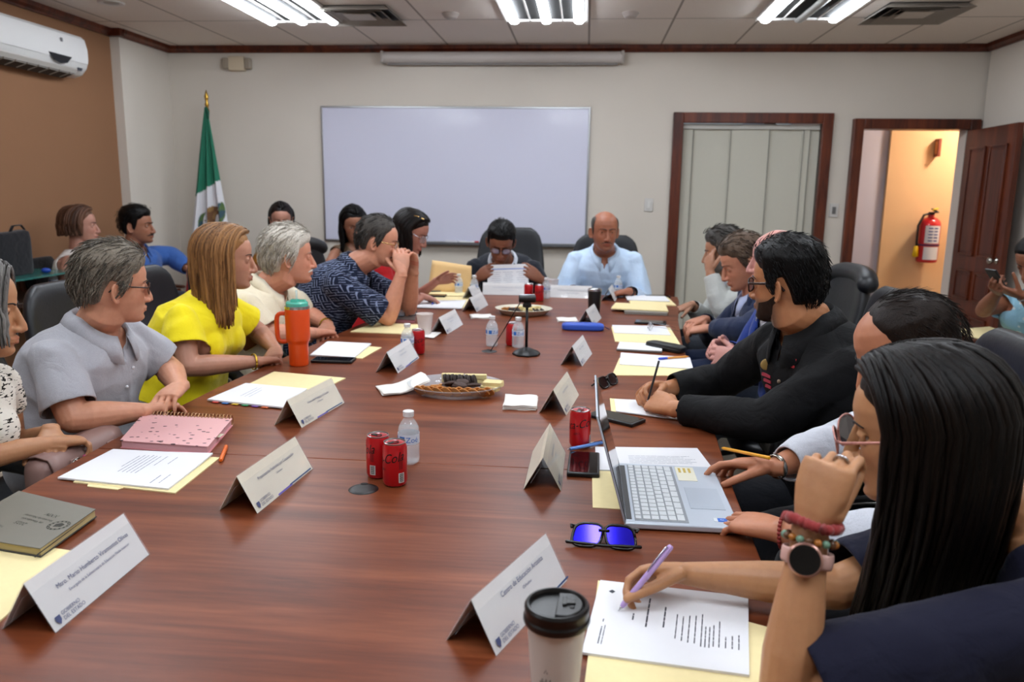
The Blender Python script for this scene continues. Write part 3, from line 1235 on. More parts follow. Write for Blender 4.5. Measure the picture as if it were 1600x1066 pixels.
# floor
t = NT('floor_tile')
v = t.coord(scale=(1, 1, 1))
bk = t.n('ShaderNodeTexBrick')
bk.offset = 0
bk.inputs['Scale'].default_value = 1
bk.inputs['Brick Width'].default_value = .45; bk.inputs['Row Height'].default_value = .45; bk.inputs['Mortar Size'].default_value = .004
bk.inputs['Color1'].default_value = lin('#a89c8c'); bk.inputs['Color2'].default_value = lin('#a09484'); bk.inputs['Mortar'].default_value = lin('#6e655a')
t.l(v, bk.inputs['Vector']); t.l(bk.outputs['Color'], t.b.inputs['Base Color']); t.set(Roughness=.35)
struct('floor', MB().box((0, 3.2, -.05), (9.4, 12.2, .1)), t.m)

# ceiling: lay-in tiles with a T-bar grid
t = NT('ceiling_tile')
v = t.coord()
sx = t.n('ShaderNodeSeparateXYZ'); t.l(v, sx.inputs[0])


def gridline(out, off, per, w):
    a = t.n('ShaderNodeMath', operation='SUBTRACT'); t.l(out, a.inputs[0]); a.inputs[1].default_value = off - per * 40
    b = t.n('ShaderNodeMath', operation='MODULO'); t.l(a.outputs[0], b.inputs[0]); b.inputs[1].default_value = per
    c = t.n('ShaderNodeMath', operation='SUBTRACT'); t.l(b.outputs[0], c.inputs[0]); c.inputs[1].default_value = per / 2
    d = t.n('ShaderNodeMath', operation='ABSOLUTE'); t.l(c.outputs[0], d.inputs[0])
    e = t.n('ShaderNodeMath', operation='GREATER_THAN'); t.l(d.outputs[0], e.inputs[0]); e.inputs[1].default_value = per / 2 - w / 2
    return e.outputs[0]


g1 = gridline(sx.outputs['X'], -.02, .617, .016)
g2 = gridline(sx.outputs['Y'], 6.17, 1.22, .016)
mxx = t.n('ShaderNodeMath', operation='MAXIMUM'); t.l(g1, mxx.inputs[0]); t.l(g2, mxx.inputs[1])
mc = t.n('ShaderNodeMix'); mc.data_type = 'RGBA'
t.l(mxx.outputs[0], mc.inputs[0])
f = t.noise(v, 240, 3, .7)
t.l(t.ramp(f, [(.35, '#dcd1c8'), (.6, '#e6dcd3')]), mc.inputs[6]); mc.inputs[7].default_value = lin('#958a81')
t.l(mc.outputs[2], t.b.inputs['Base Color'])
t.set(Roughness=.9)
t.bump(f, .3, .002)
struct('ceiling', MB().box((0, 2.3, CZ + .05), (8.6, 10, .1)), t.m)

# walls
wl = MB()
wl.box((WX0 - .1, 6.85, CZ / 2), (.2, .78, CZ))
struct('wall_left', MB().box((WX0 - .18, 1.93, CZ / 2), (.2, 9.06, CZ)), W_BROWN)
struct('trim_1', wl, W_WHITE)['label'] = 'white pier between the brown wall and the corner'
struct('wall_right', MB().box((WX1 + .1, 2.3, CZ / 2), (.2, 9.8, CZ)), W_WHITE)
struct('wall_front', MB().box((0, WY0 - .1, CZ / 2), (8.4, .2, CZ)), W_WHITE)
# back wall with two openings
bw = MB()
TH = .14
yb = WY1 + TH / 2
O1 = (.80, 2.02, 2.09)     # glazed opening x0,x1,top
O2 = (2.315, 3.20, 2.03)   # doorway
for x0, x1, z0, z1 in ((WX0 - .3, O1[0], 0, CZ), (O1[0], O1[1], O1[2], CZ), (O1[1], O2[0], 0, CZ), (O2[0], O2[1], O2[2], CZ), (O2[1], WX1 + .3, 0, CZ)):
    bw.box(((x0 + x1) / 2, yb, (z0 + z1) / 2), (x1 - x0, TH, z1 - z0))
struct('wall_back', bw, W_WHITE)
# crown moulding
def crown(p0, p1, nx, ny):
    mb = MB()
    prof = [(0, 0), (.022, 0), (.026, .012), (.045, .03), (.05, .06), (0, .06)]
    rs = []
    for p in (p0, p1):
        rs.append([(p[0] + nx * a, p[1] + ny * a, CZ - .06 + b) for a, b in prof])
    return mb.rings(rs)
struct('trim_2', crown((WX0, WY1), (WX1, WY1), 0, -1), MAHOG)
struct('trim_3', crown((WX0, 6.46), (WX0, WY1), 1, 0), MAHOG)
struct('trim_4', crown((WX0 - .08, WY0), (WX0 - .08, 6.46), 1, 0), MAHOG)
struct('trim_5', crown((WX1, WY0), (WX1, WY1), -1, 0), MAHOG)
struct('trim_6', MB().box((WX0 - .02, 6.44, CZ - .03), (.12, .06, .06)), MAHOG)
for i, (x0, x1) in enumerate(((WX0, .735), (2.09, 2.26))):
    struct('baseboard_back', MB().box(((x0 + x1) / 2, WY1 - .008, .05), (x1 - x0, .016, .1)), MAHOG)

# window_1: mahogany frame
fr = MB()
x0, x1, zt, fw = .735, 2.09, 2.15, .088
for a, b in (((x0 + fw / 2, zt / 2), (fw, zt)), ((x1 - fw / 2, zt / 2), (fw, zt)), (((x0 + x1) / 2, zt - fw / 2), (x1 - x0 - 2 * fw, fw))):
    fr.box((a[0], WY1 - .012, a[1]), (b[0], .05, b[1]))
wroot = thing('window', None, None, (0, 0, 0))
wroot.name = 'window_1'; wroot['kind'] = 'structure'
fr.build('window_frame', MAHOG, wroot, bevel=.006)
MB().box(((x0 + x1) / 2, WY1 + .10, 1.06), (1.24, .008, 2.1)).build('glass', mat('window_glass', '#dfe8e6', .05, trans=1, spec=.5), wroot)
# fabric panel blind hanging inside the frame
bl = thing('panel_blind', 'pale grey fabric panel blind filling the tall mahogany window frame', 'blind', (0, WY1, 0))
bmat = fabric('blind_cloth', '#c2bfb2', .04, .05, .9)
MB().box(((x0 + x1) / 2, .045, 2.035), (1.17, .05, .045)).build('head_rail', mat('rail_grey', '#b9b6ae', .4), bl, bevel=.004)
xs = [.828, .915, 1.24, 1.57, 1.86, 1.915, 1.995]
for i in range(len(xs) - 1):
    MB().box(((xs[i] + xs[i + 1]) / 2, .04 + .012 * (i % 2), 1.03), (xs[i + 1] - xs[i] + .012, .006, 1.97)).build('blind_panel', bmat, bl)
for x in xs[:-1]:
    MB().box((x + .004, .030, 1.03), (.006, .003, 1.97)).build('panel_edge', mat('blind_seam', '#85837a', .8), bl)

# doorway frame and open door
x0, x1, zt, fw = 2.255, 3.29, 2.105, .085
dr = thing('door', None, None); dr.name = 'door_1'; dr['kind'] = 'structure'
fr = MB()
for a, b in (((x0 + fw / 2, zt / 2), (fw, zt)), ((x1 - fw / 2, zt / 2), (fw, zt)), (((x0 + x1) / 2, zt - fw / 2), (x1 - x0 - 2 * fw, fw))):
    fr.box((a[0], WY1 + .04, a[1]), (b[0], .2, b[1]))
fr.build('door_frame', MAHOG, dr, bevel=.006)
hinge = V(3.20, 7.17, 0)
W_, H_, TK = .86, 2.0, .04
leaf = MB().box((0, -W_ / 2, H_ / 2 + .005), (TK, W_, H_))
lf = leaf.build('door_leaf', MAHOG, dr)
pn_ = MB()
for (ya, yb_, za, zb) in ((.11, .39, .98, 1.86), (.47, .75, .98, 1.86), (.11, .39, .62, .86), (.47, .75, .62, .86), (.11, .39, .16, .50), (.47, .75, .16, .50)):
    ym, zm, wy, hz = -(ya + yb_) / 2, (za + zb) / 2, yb_ - ya, zb - za
    for k, (ins, dx) in enumerate(((0, .006), (.035, .012))):
        pn_.box((-TK / 2 - dx / 2, ym, zm), (dx, wy - 2 * ins, hz - 2 * ins))
    # raised moulding
    for s_ in (-1, 1):
        pn_.box((-TK / 2 - .008, ym + s_ * (wy / 2 - .008), zm), (.018, .016, hz))
        pn_.box((-TK / 2 - .008, ym, zm + s_ * (hz / 2 - .008)), (.018, wy, .016))
pn_.build('door_panel', MAHOG, lf, bevel=.004)
hd = MB()
for s_ in (-1,):
    hd.lathe([(.0, 0), (.026, 0), (.026, .006), (.012, .01), (.011, .03), (.024, .036), (.029, .05), (.024, .062), (.008, .067)], 20)
hdm = hd.build('door_handle', mat('brushed_steel', '#b8b4ae', .25, 1), lf, smooth='all')
hdm.rotation_euler = (0, -PI / 2, 0); hdm.location = (-TK / 2, -W_ + .07, .98)
lf.location = hinge; lf.rotation_euler = (0, 0, -2 * D2R)

# corridor beyond the doorway
CY = 8.3
struct('wall_corridor', MB().box((3.75, CY + .05, 1.2), (1.56, .1, 2.6)).box((4.0, WY1 + .09, 1.3), (1.2, .1, 2.6)), W_BEIGE)
struct('wall_corridor_end', MB().box((2.5, CY + .1, 1.2), (.96, .1, 2.6)).box((1.6, 7.9, 1.2), (.1, 1.0, 2.6)).box((4.55, 7.8, 1.2), (.1, 1.1, 2.6)), W_CORR)
struct('ceiling_corridor', MB().box((3.0, 7.88, 2.52), (3.2, .96, .06)), W_CORR)
struct('trim_7', MB().box((2.345, WY1 + .8, 1.0), (.05, .05, 2.0)), MAHOG)
t_ = thing('exit_sign_box', 'small red-brown box sign sticking out high on the corridor wall', 'sign', (3.40, CY, 1.93))
MB().box((0, -.045, 0), (.028, .09, .17)).build('sign_plate', mat('sign_brown', '#7a3420', .5), t_, bevel=.003)
MB().box((-.0150, -.045, 0), (.003, .05, .12)).build('arrow_panel', mat('sign_pale', '#c98a5c', .5), t_)

# fire extinguisher
fe = thing('fire_extinguisher', 'red fire extinguisher with white label on the beige corridor wall', 'fire extinguisher', (3.375, CY - .125, .82))
RED = mat('extinguisher_red', '#b3141c', .3, coat=.3)
MB().lathe([(.0, 0), (.085, 0), (.095, .012), (.098, .05), (.098, .36), (.09, .40), (.06, .432), (.03, .445), (.028, .47), (.0, .47)], 32, caps=False).build('cylinder', RED, fe, smooth=.6)
hb = MB()
hb.box((0, -.01, .475), (.04, .05, .02)).box((.02, -.03, .505), (.03, .13, .012), Matrix.Rotation(.25, 3, 'X')).box((0, -.03, .487), (.03, .12, .010))
hb.build('valve_handle', mat('black_plastic', '#121212', .45), fe, bevel=.003)
MB().tube([(0, -.03, .51), (-.01, -.07, .515), (.05, -.02, .525)], .008, n=8).build('safety_pin', mat('pin_yellow', '#e2c21a', .4), fe, smooth='all')
MB().tube([(-.02, -.02, .48), (-.08, -.03, .46), (-.118, -.02, .36), (-.118, -.02, .2), (-.114, -.02, .16)], .011, n=10).build('hose', M['black_plastic'], fe, smooth='all')
MB().lathe([(.016, 0), (.030, .01), (.022, .1), (.012, .11)], 16, c=(-.118, -.02, .05)).build('nozzle', mat('nozzle_yellow', '#d8b40f', .4), fe, smooth='all')
lb_ = MB()
for z0, z1 in ((.19, .36), (.03, .155)):
    rs = [[(.0995 * math.sin(a), -.0995 * math.cos(a), z) for a in np.linspace(-.75, .75, 12)] for z in (z0, z1)]
    lb_.rings(rs, closed=False, cap0=False, cap1=False)
lo = lb_.build('label_sheet', mat('label_white', '#cdd0d6', .5), fe)
tm = MB()
for i in range(5):
    for a in (-.45, .05):
        z = .335 - i * .03
        rs = [[(.1003 * math.sin(q), -.1003 * math.cos(q), zz) for q in np.linspace(a, a + .4, 5)] for zz in (z - .006, z + .006)]
        tm.rings(rs, closed=False, cap0=False, cap1=False)
tm.build('print', mat('print_blue', '#2a3f86', .6), lo)
MB().lathe([(.0985, .165), (.1015, .167), (.1015, .178), (.0985, .18)], 32, caps=False).build('strap', mat('strap_blue', '#23204a', .5), fe, smooth='all')

# ---------------- things on the walls
wb = thing('whiteboard', 'large blank whiteboard with thin aluminium frame on the back wall', 'whiteboard', (-1.208, WY1, 1.583))
WBW, WBH = 2.44, 1.215
MB().box((0, -.012, 0), (WBW - .02, .012, WBH - .02)).build('writing_surface', mat('whiteboard_face', '#cfd0e2', .22, spec=.5, coat=.3), wb)
fm = MB()
for s_ in (-1, 1):
    fm.box((s_ * (WBW / 2 - .008), -.012, 0), (.016, .024, WBH)).box((0, -.012, s_ * (WBH / 2 - .008)), (WBW - .03, .024, .016))
fm.build('frame', mat('aluminium', '#a9abae', .35, 1), wb, bevel=.002)
MB().box((.35, -.045, -WBH / 2 - .006), (1.7, .07, .012)).box((.35, -.078, -WBH / 2 + .002), (1.7, .006, .022)).build('marker_tray', mat('tray_grey', '#77787c', .4, .8), wb, bevel=.002)
for nm, cl, x, lab in (('whiteboard_marker', '#2334b0', -1.10, 'blue-capped marker lying on the whiteboard tray'), ('whiteboard_marker', '#b01f22', -1.03, 'red-capped marker lying on the whiteboard tray')):
    q = thing(nm, lab, 'marker', (x, WY1 - .05, .992), .2, 'markers on the whiteboard tray')
    MB().tube([(-.05, 0, 0), (.025, 0, 0)], .0085, n=12).build('barrel', mat('marker_white', '#d8d8d8', .4), q, smooth=.6)
    MB().tube([(.02, 0, 0), (.06, 0, 0)], .0095, n=12).build('cap', mat('cap' + cl.strip('#'), cl, .4), q, smooth=.6)
q = thing('board_eraser', 'pale whiteboard eraser resting on the tray left of the markers', 'eraser', (-1.22, WY1 - .05, .995))
MB().box((0, 0, 0), (.11, .045, .022)).build('eraser_block', mat('eraser_grey', '#cfcfd6', .7), q, bevel=.004)

ps = thing('projection_screen_case', 'long white rolled projection screen case under the ceiling moulding', 'projection screen', (-.78, WY1 + .006, 2.6))
MB().tube([(-1.045, -.062, 0), (1.045, -.062, 0)], [(.056, .05)] * 2, n=20).build('housing', mat('case_white', '#c2bbb6', .4), ps, smooth=.8)
for s_ in (-1, 1):
    MB().box((s_ * 1.052, -.06, .0), (.03, .115, .105)).build('end_cap', mat('case_cap', '#aaa39d', .45), ps, bevel=.01)
MB().box((0, -.064, -.056), (2.02, .03, .012)).build('bottom_bar', mat('case_bar', '#8e8a88', .4), ps, bevel=.003)

el = thing('emergency_light', 'beige emergency light box with two lamp heads high on the wall', 'emergency light', (-3.19, WY1 + .006, 2.555))
MB().box((0, -.03, 0), (.15, .06, .125)).build('battery_box', mat('box_cream', '#c8b9a0', .5), el, bevel=.008)
for s_ in (-1, 1):
    MB().box((s_ * .105, -.032, 0), (.062, .056, .10)).build('lamp_head', mat('lamp_dull', '#9a8f80', .35), el, bevel=.012)

for i, (x, z) in enumerate(((.556, 1.352), (2.163, 1.328))):
    lab = ('white light switch on the wall between whiteboard and blind', 'white switch plate on the narrow wall beside the doorway')[i]
    q = thing('light_switch', lab, 'light switch', (x, WY1, z))
    MB().box((0, -.005, 0), (.075, .01, .118)).build('plate', mat('switch_white', '#c9c6c2', .35), q, bevel=.003)
    MB().box((0, -.012, .0), (.030, .008, .062)).build('rocker', mat('rocker%d' % i, ('#d4d2ce', '#6a6866')[i], .35), q, bevel=.002)

# air conditioner
ac = thing('air_conditioner', 'white split air conditioner mounted high on the brown wall', 'air conditioner', (WX0 - .08, 5.33, 2.38))
prof = [(0, -.13), (.10, -.145), (.165, -.125), (.205, -.08), (.222, -.02), (.222, .05), (.205, .12), (.18, .145), (0, .145)]
L_ = .96
rs = []
for y, s_ in ((-L_ / 2, .97), (-L_ / 2 + .012, 1), (L_ / 2 - .012, 1), (L_ / 2, .97)):
    rs.append([(a * s_, y, b * s_) for a, b in prof])
MB().rings(rs).build('casing', mat('ac_white', '#d3d2d0', .35), ac, smooth=.5)
pl = MB()
rs = []
for y in (-L_ / 2 + .02, L_ / 2 - .02):
    rs.append([(a, y, b) for a, b in ((.223, -.05), (.2285, -.02), (.2285, .05), (.211, .122), (.205, .118), (.222, .05), (.222, -.02), (.217, -.05))])
pl.rings(rs).build('front_panel', mat('ac_panel', '#dad9d8', .3), ac, smooth=.4)
MB().box((.128, -.03, -.128), (.10, .78, .034), Matrix.Rotation(-.32, 3, 'Y')).build('air_outlet', mat('ac_dark', '#1a1714', .6), ac)
MB().box((.185, -.03, -.112), (.012, .80, .05), Matrix.Rotation(.75, 3, 'Y')).build('louver', mat('ac_louver', '#bdb9b3', .4), ac, bevel=.002)
for y in np.linspace(-.36, .30, 7):
    MB().box((.14, y, -.132), (.09, .006, .03), Matrix.Rotation(-.32, 3, 'Y')).build('vane', mat('ac_vane', '#8d867c', .5), ac)
em_ = MB()
em_.rings([[(.2295, y, z) for y, z in ((.02, -.028), (.27, -.028), (.215, -.075), (.145, -.088), (.075, -.075))], [(.2235, y, z) for y, z in ((.02, -.028), (.27, -.028), (.215, -.075), (.145, -.088), (.075, -.075))]])
em_.build('display_window', mat('ac_display', '#22242a', .2), ac)
MB().box((.2295, .17, .075), (.003, .022, .026)).build('badge', mat('ac_badge', '#77787c', .3), ac)
q = MB(); q.box((.206, .385, -.094), (.004, .05, .022), Matrix.Rotation(.5, 3, 'Y'))
q.build('sticker', mat('ac_sticker', '#4a4c58', .4), ac)

# flag on its pole
fg = thing('national_flag', 'furled green white and red flag with central emblem on a gilt pole', 'flag', (-3.36, 6.93, 0))
GOLD = mat('gilt', '#b08a3a', .3, .9)
MB().lathe([(.0, 0), (.17, 0), (.17, .03), (.05, .06), (.03, .09), (.0, .09)], 24).build('base', mat('flag_base', '#3a2416', .4), fg, smooth=.5)
MB().tube([(0, 0, .05), (0, 0, 2.12)], .0125, n=12).build('pole', GOLD, fg, smooth='all')
MB().lathe([(.012, 2.10), (.022, 2.115), (.014, 2.135), (.012, 2.15), (.02, 2.165), (.011, 2.19), (.016, 2.215), (.02, 2.235), (.008, 2.27), (.001, 2.295)], 14).build('finial', GOLD, fg, smooth='all')
t = NT('flag_cloth')
at = t.n('ShaderNodeAttribute'); at.attribute_name = 'Col'
t.l(at.outputs['Color'], t.b.inputs['Base Color']); t.set(Roughness=.75); t.b.inputs['Sheen Weight'].default_value = .2
nu, nv = 150, 190
P_, cl_ = [], []
green, white, red = np.array(lin('#0d6b50')), np.array(lin('#d9d8dc')), np.array(lin('#b01c28'))
pnf = PN(5)
for j in range(nv):
    z = 2.14 - 1.66 * j / (nv - 1)
    t0 = j / (nv - 1)
    hw = .010 + .245 * t0 ** .92
    for i in range(nu):
        s_ = i / (nu - 1) * 2 - 1
        yy = .030 * math.sin(s_ * 9 + 2.2 * t0) * min(1, t0 * 3) + .018 * math.sin(s_ * 17 + 1)
        x = hw * s_ + .010 - .035 * t0
        P_.append((x, -.045 - .02 * t0 - yy * min(1, .25 + t0), z - .05 * (s_ * .5 + .5) * t0))
        # bands run obliquely because the cloth hangs from one corner
        w_ = (2.14 - z) + .09 * s_ * min(1, t0 * 2.2)
        c = green if w_ < .68 else (white if w_ < 1.26 else red)
        # coat-of-arms like emblem: wreath, bird and cactus in loose patches
        ex, ez = (s_ * hw - .02) / .115, (w_ - .97) / .17
        rr_ = math.hypot(ex, ez)
        if white is c and rr_ < 1.15:
            n1 = math.sin(ex * 9 + 3 * ez) * math.sin(ez * 8 - 2 * ex)
            if .72 < rr_ < 1.05 and ez > -.55: c = np.array(lin('#4d6a34' if n1 > -.1 else '#2f4f5c'))
            elif rr_ < .66 and (abs(ex + .12 * math.sin(ez * 5)) < .34 or (ez < -.1 and n1 > 0)):
                c = np.array(lin('#6a4628' if n1 > -.15 else '#8d6a3c')) if ez < .25 else np.array(lin('#4a6c40' if n1 > 0 else '#8a5a48'))
            elif rr_ < .72 and ez > .25: c = np.array(lin('#3f7480' if n1 > 0 else '#7c8c58'))
        cl_.append(c)
fs = [(j * nu + i, j * nu + i + 1, (j + 1) * nu + i + 1, (j + 1) * nu + i) for j in range(nv - 1) for i in range(nu - 1)]
me = bpy.data.meshes.new('flag_cloth'); me.from_pydata(P_, [], fs)
a_ = me.attributes.new('Col', 'FLOAT_COLOR', 'POINT'); a_.data.foreach_set('color', np.array(cl_, np.float32).ravel())
put('cloth', me, t.m, fg, smooth='all', solid=.003)
MB().tube([(-.002, -.03, 2.095), (.012, -.04, 2.13), (.028, -.05, 2.10), (.03, -.05, 2.04)], [.012, .018, .016, .008], n=8).build('tie', mat('flag_tie', '#0d4f3c', .7), fg, smooth='all')

# ---------------- ceiling fixtures
TUBE = mat('tube_lit', '#f4faff', .4, emit='#eef6ff', estr=19)
TUBE_OFF = mat('tube_unlit', '#8f8f8c', .3)
REFL = mat('reflector', '#1e1d1c', .7, spec=.2)
k_ = 0
for yc in (5.55, 3.11, .67):
    for xc in (-2.178, -.333, 1.475):
        lab = {(5.55, -2.178): 'recessed fluorescent ceiling fixture on the left above the flag', (5.55, -.333): 'recessed fluorescent ceiling fixture in the middle above the whiteboard', (5.55, 1.475): 'recessed fluorescent ceiling fixture on the right with its middle tube out'}.get((yc, xc), 'recessed three-tube fluorescent ceiling fixture nearer the viewer')
        lt = thing('ceiling_light', lab, 'ceiling light', (xc, yc, CZ), 0, 'fluorescent ceiling fixtures')
        b = MB()
        b.box((0, 0, -.004), (.60, 1.20, .006))
        b.build('reflector_pan', REFL, lt)
        fr_ = MB()
        for s_ in (-1, 1):
            fr_.box((s_ * .296, 0, -.012), (.02, 1.21, .02)).box((0, s_ * .598, -.012), (.59, .02, .02))
        for s_ in (-.12, .12):
            fr_.box((s_, 0, -.016), (.012, 1.18, .018), taper=.4)
        fr_.build('frame', mat('fixture_frame', '#c4bfba', .5), lt, bevel=.002)
        for j, tx in enumerate((-.238, 0, .238)):
            on = not (j == 1 and xc > 1 and yc > 5)
            tb = MB()
            tb.tube([(tx, -.575, -.028), (tx, .575, -.028)], (.036, .019) if False else [(.034, .017)] * 2, n=12)
            tb.build('tube', TUBE if on else TUBE_OFF, lt, smooth=.8)


def vent(x, y, lab):
    vt = thing('air_vent', lab, 'air vent', (x, y, CZ), 0, 'ceiling air vents')
    VM = mat('vent_grey', '#8e877f', .5)
    for i, hw in enumerate((.285, .215, .145)):
        mb = MB()
        z0, z1 = -.002 - .0 * i, -.035
        o, n_ = hw, hw - .045
        pts0 = [(-o, -o), (o, -o), (o, o), (-o, o)]; pts1 = [(-n_, -n_), (n_, -n_), (n_, n_), (-n_, n_)]
        mb.rings([[(a, b, z1 + .004 * i) for a, b in pts0], [(a, b, z0) for a, b in pts1], [(a * .985, b * .985, z0) for a, b in pts1], [(a * .985, b * .985, z1 + .004 * i - .003) for a, b in pts0]], False, False)
        mb.build('louver_ring', VM, vt, solid=.002)
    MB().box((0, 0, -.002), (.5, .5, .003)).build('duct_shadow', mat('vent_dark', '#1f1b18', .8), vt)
    MB().box((0, 0, -.028), (.2, .2, .006)).build('center_plate', mat('vent_plate', '#b5ada5', .5), vt, bevel=.002)


vent(-1.68, 5.93, 'square louvred air vent in the ceiling left of middle lights')
vent(2.20, 5.96, 'square louvred air vent in the ceiling at the right')
for x, y, lab in ((-1.02, 5.96, 'smoke detector on the ceiling between left vent and middle light'), (.27, 5.97, 'smoke detector on the ceiling right of the middle light')):
    sd_ = thing('smoke_detector', lab, 'smoke detector', (x, y, CZ), 0, 'ceiling smoke detectors')
    MB().lathe([(.0, -.038), (.03, -.038), (.045, -.030), (.055, -.014), (.062, -.008), (.062, 0), (.0, 0)], 24).build('housing', mat('detector', '#a79d96', .5), sd_, smooth=.5)
dl = thing('recessed_downlight', 'round recessed ceiling downlight at upper left above the brown wall', 'downlight', (-3.35, 5.56, CZ))
MB().lathe([(.05, -.002), (.075, -.008), (.088, -.006), (.09, 0), (.05, 0)], 28).build('ring', mat('ring_white', '#d0ccc8', .4), dl, smooth='all')
MB().lathe([(.0, -.004), (.052, -.004)], 24, caps=False).build('lens', mat('lens_frost', '#9a948e', .4), dl)
pr = thing('ceiling_projector_mount', None, None) if False else None

# warm lamp of the corridor (out of sight above the door head)
cl = thing('corridor_lamp', 'warm round ceiling lamp of the corridor beyond the doorway', 'lamp', (3.85, 7.72, 2.49))
MB().lathe([(.0, -.05), (.07, -.045), (.11, -.02), (.12, 0), (.0, 0)], 24).build('lamp_shade', mat('corr_glow', '#ffe2b0', .5, emit='#fff0dc', estr=120), cl, smooth='all')
w = bpy.data.worlds.new('world'); scene.world = w; w.use_nodes = True
w.node_tree.nodes['Background'].inputs[0].default_value = (.75, .8, .9, 1)
w.node_tree.nodes['Background'].inputs[1].default_value = .25

# ---------------- conference table
tb_ = thing('conference_table', 'long boat-shaped reddish-brown conference table with wood grain top', 'table', (-.4, 3.0, 0))
OUT_L = [(-1.20, .45), (-1.265, 1.4), (-1.285, 2.0), (-1.27, 2.6), (-1.225, 3.2), (-1.16, 3.9), (-1.08, 4.6), (-.985, 5.25), (-.955, 5.42)]
OUT_R = [(.64, 5.42), (.625, 5.2), (.53, 4.4), (.47, 3.7), (.43, 3.0), (.40, 2.3), (.37, 1.8), (.355, 1.4), (.335, .45)]
SEAM = 1.905


def clip_y(poly, y0, y1):
    def cl(P, y, keep_above):
        o = []
        for i in range(len(P)):
            a, b = P[i], P[(i + 1) % len(P)]
            ia = (a[1] >= y) == keep_above or a[1] == y
            ib = (b[1] >= y) == keep_above or b[1] == y
            if ia: o.append(a)
            if ia != ib:
                t_ = (y - a[1]) / (b[1] - a[1]); o.append((a[0] + (b[0] - a[0]) * t_, y))
        return o
    return cl(cl(poly, y0, True), y1, False)


poly = [(x + .4, y - 3.0) for x, y in OUT_L + OUT_R]
for y0, y1 in ((.4, SEAM - .0007), (SEAM + .0007, 5.5)):
    pp = clip_y(poly, y0 - 3, y1 - 3)
    MB().prism(pp, TZ - .035, TZ).build('tabletop', TABLEW, tb_, bevel=.003)
ap = [((x) * .82 - .02, y * .94) for x, y in poly]
for (cx, cy, w_, d_) in ((-.03, -1.75, .7, .12), (.0, 0, .6, .12), (.06, 1.75, .6, .12)):
    MB().box((cx, cy, (TZ - .035) / 2), (w_, d_, TZ - .035)).build('pedestal', TABLEW, tb_, bevel=.004)
MB().box((0, 0, .45), (.05, 3.5, .35)).build('spine_panel', TABLEW, tb_)


# ---------------- office chairs
LEATH = mat('black_leather', '#15161a', .42, var=.1, scale=60, bump=.25, bdist=.003, spec=.5)
LEATH2 = mat('black_leather_side', '#0d0d10', .5, spec=.4)
CHR = mat('arm_chrome', '#8f8c86', .22, 1)
BLKP = mat('chair_plastic', '#0c0c0d', .35)


def rounded(mb, w, d, h, c, r=.04, e=.5, n=28, puff=.02):
    """pillow-like slab"""
    rs = []
    for t_ in np.linspace(-1, 1, 9):
        k = (1 - abs(t_) ** 4) ** .5
        k2 = 1 - (1 - max(.0, k)) * .16
        ring = []
        for j in range(n):
            q = 2 * PI * j / n
            x = (w / 2) * np.sign(math.cos(q)) * abs(math.cos(q)) ** .42 * k2
            y = (d / 2) * np.sign(math.sin(q)) * abs(math.sin(q)) ** .42 * k2
            ring.append((c[0] + x, c[1] + y, c[2] + t_ * h / 2))
        rs.append(ring)
    return mb.rings(rs)


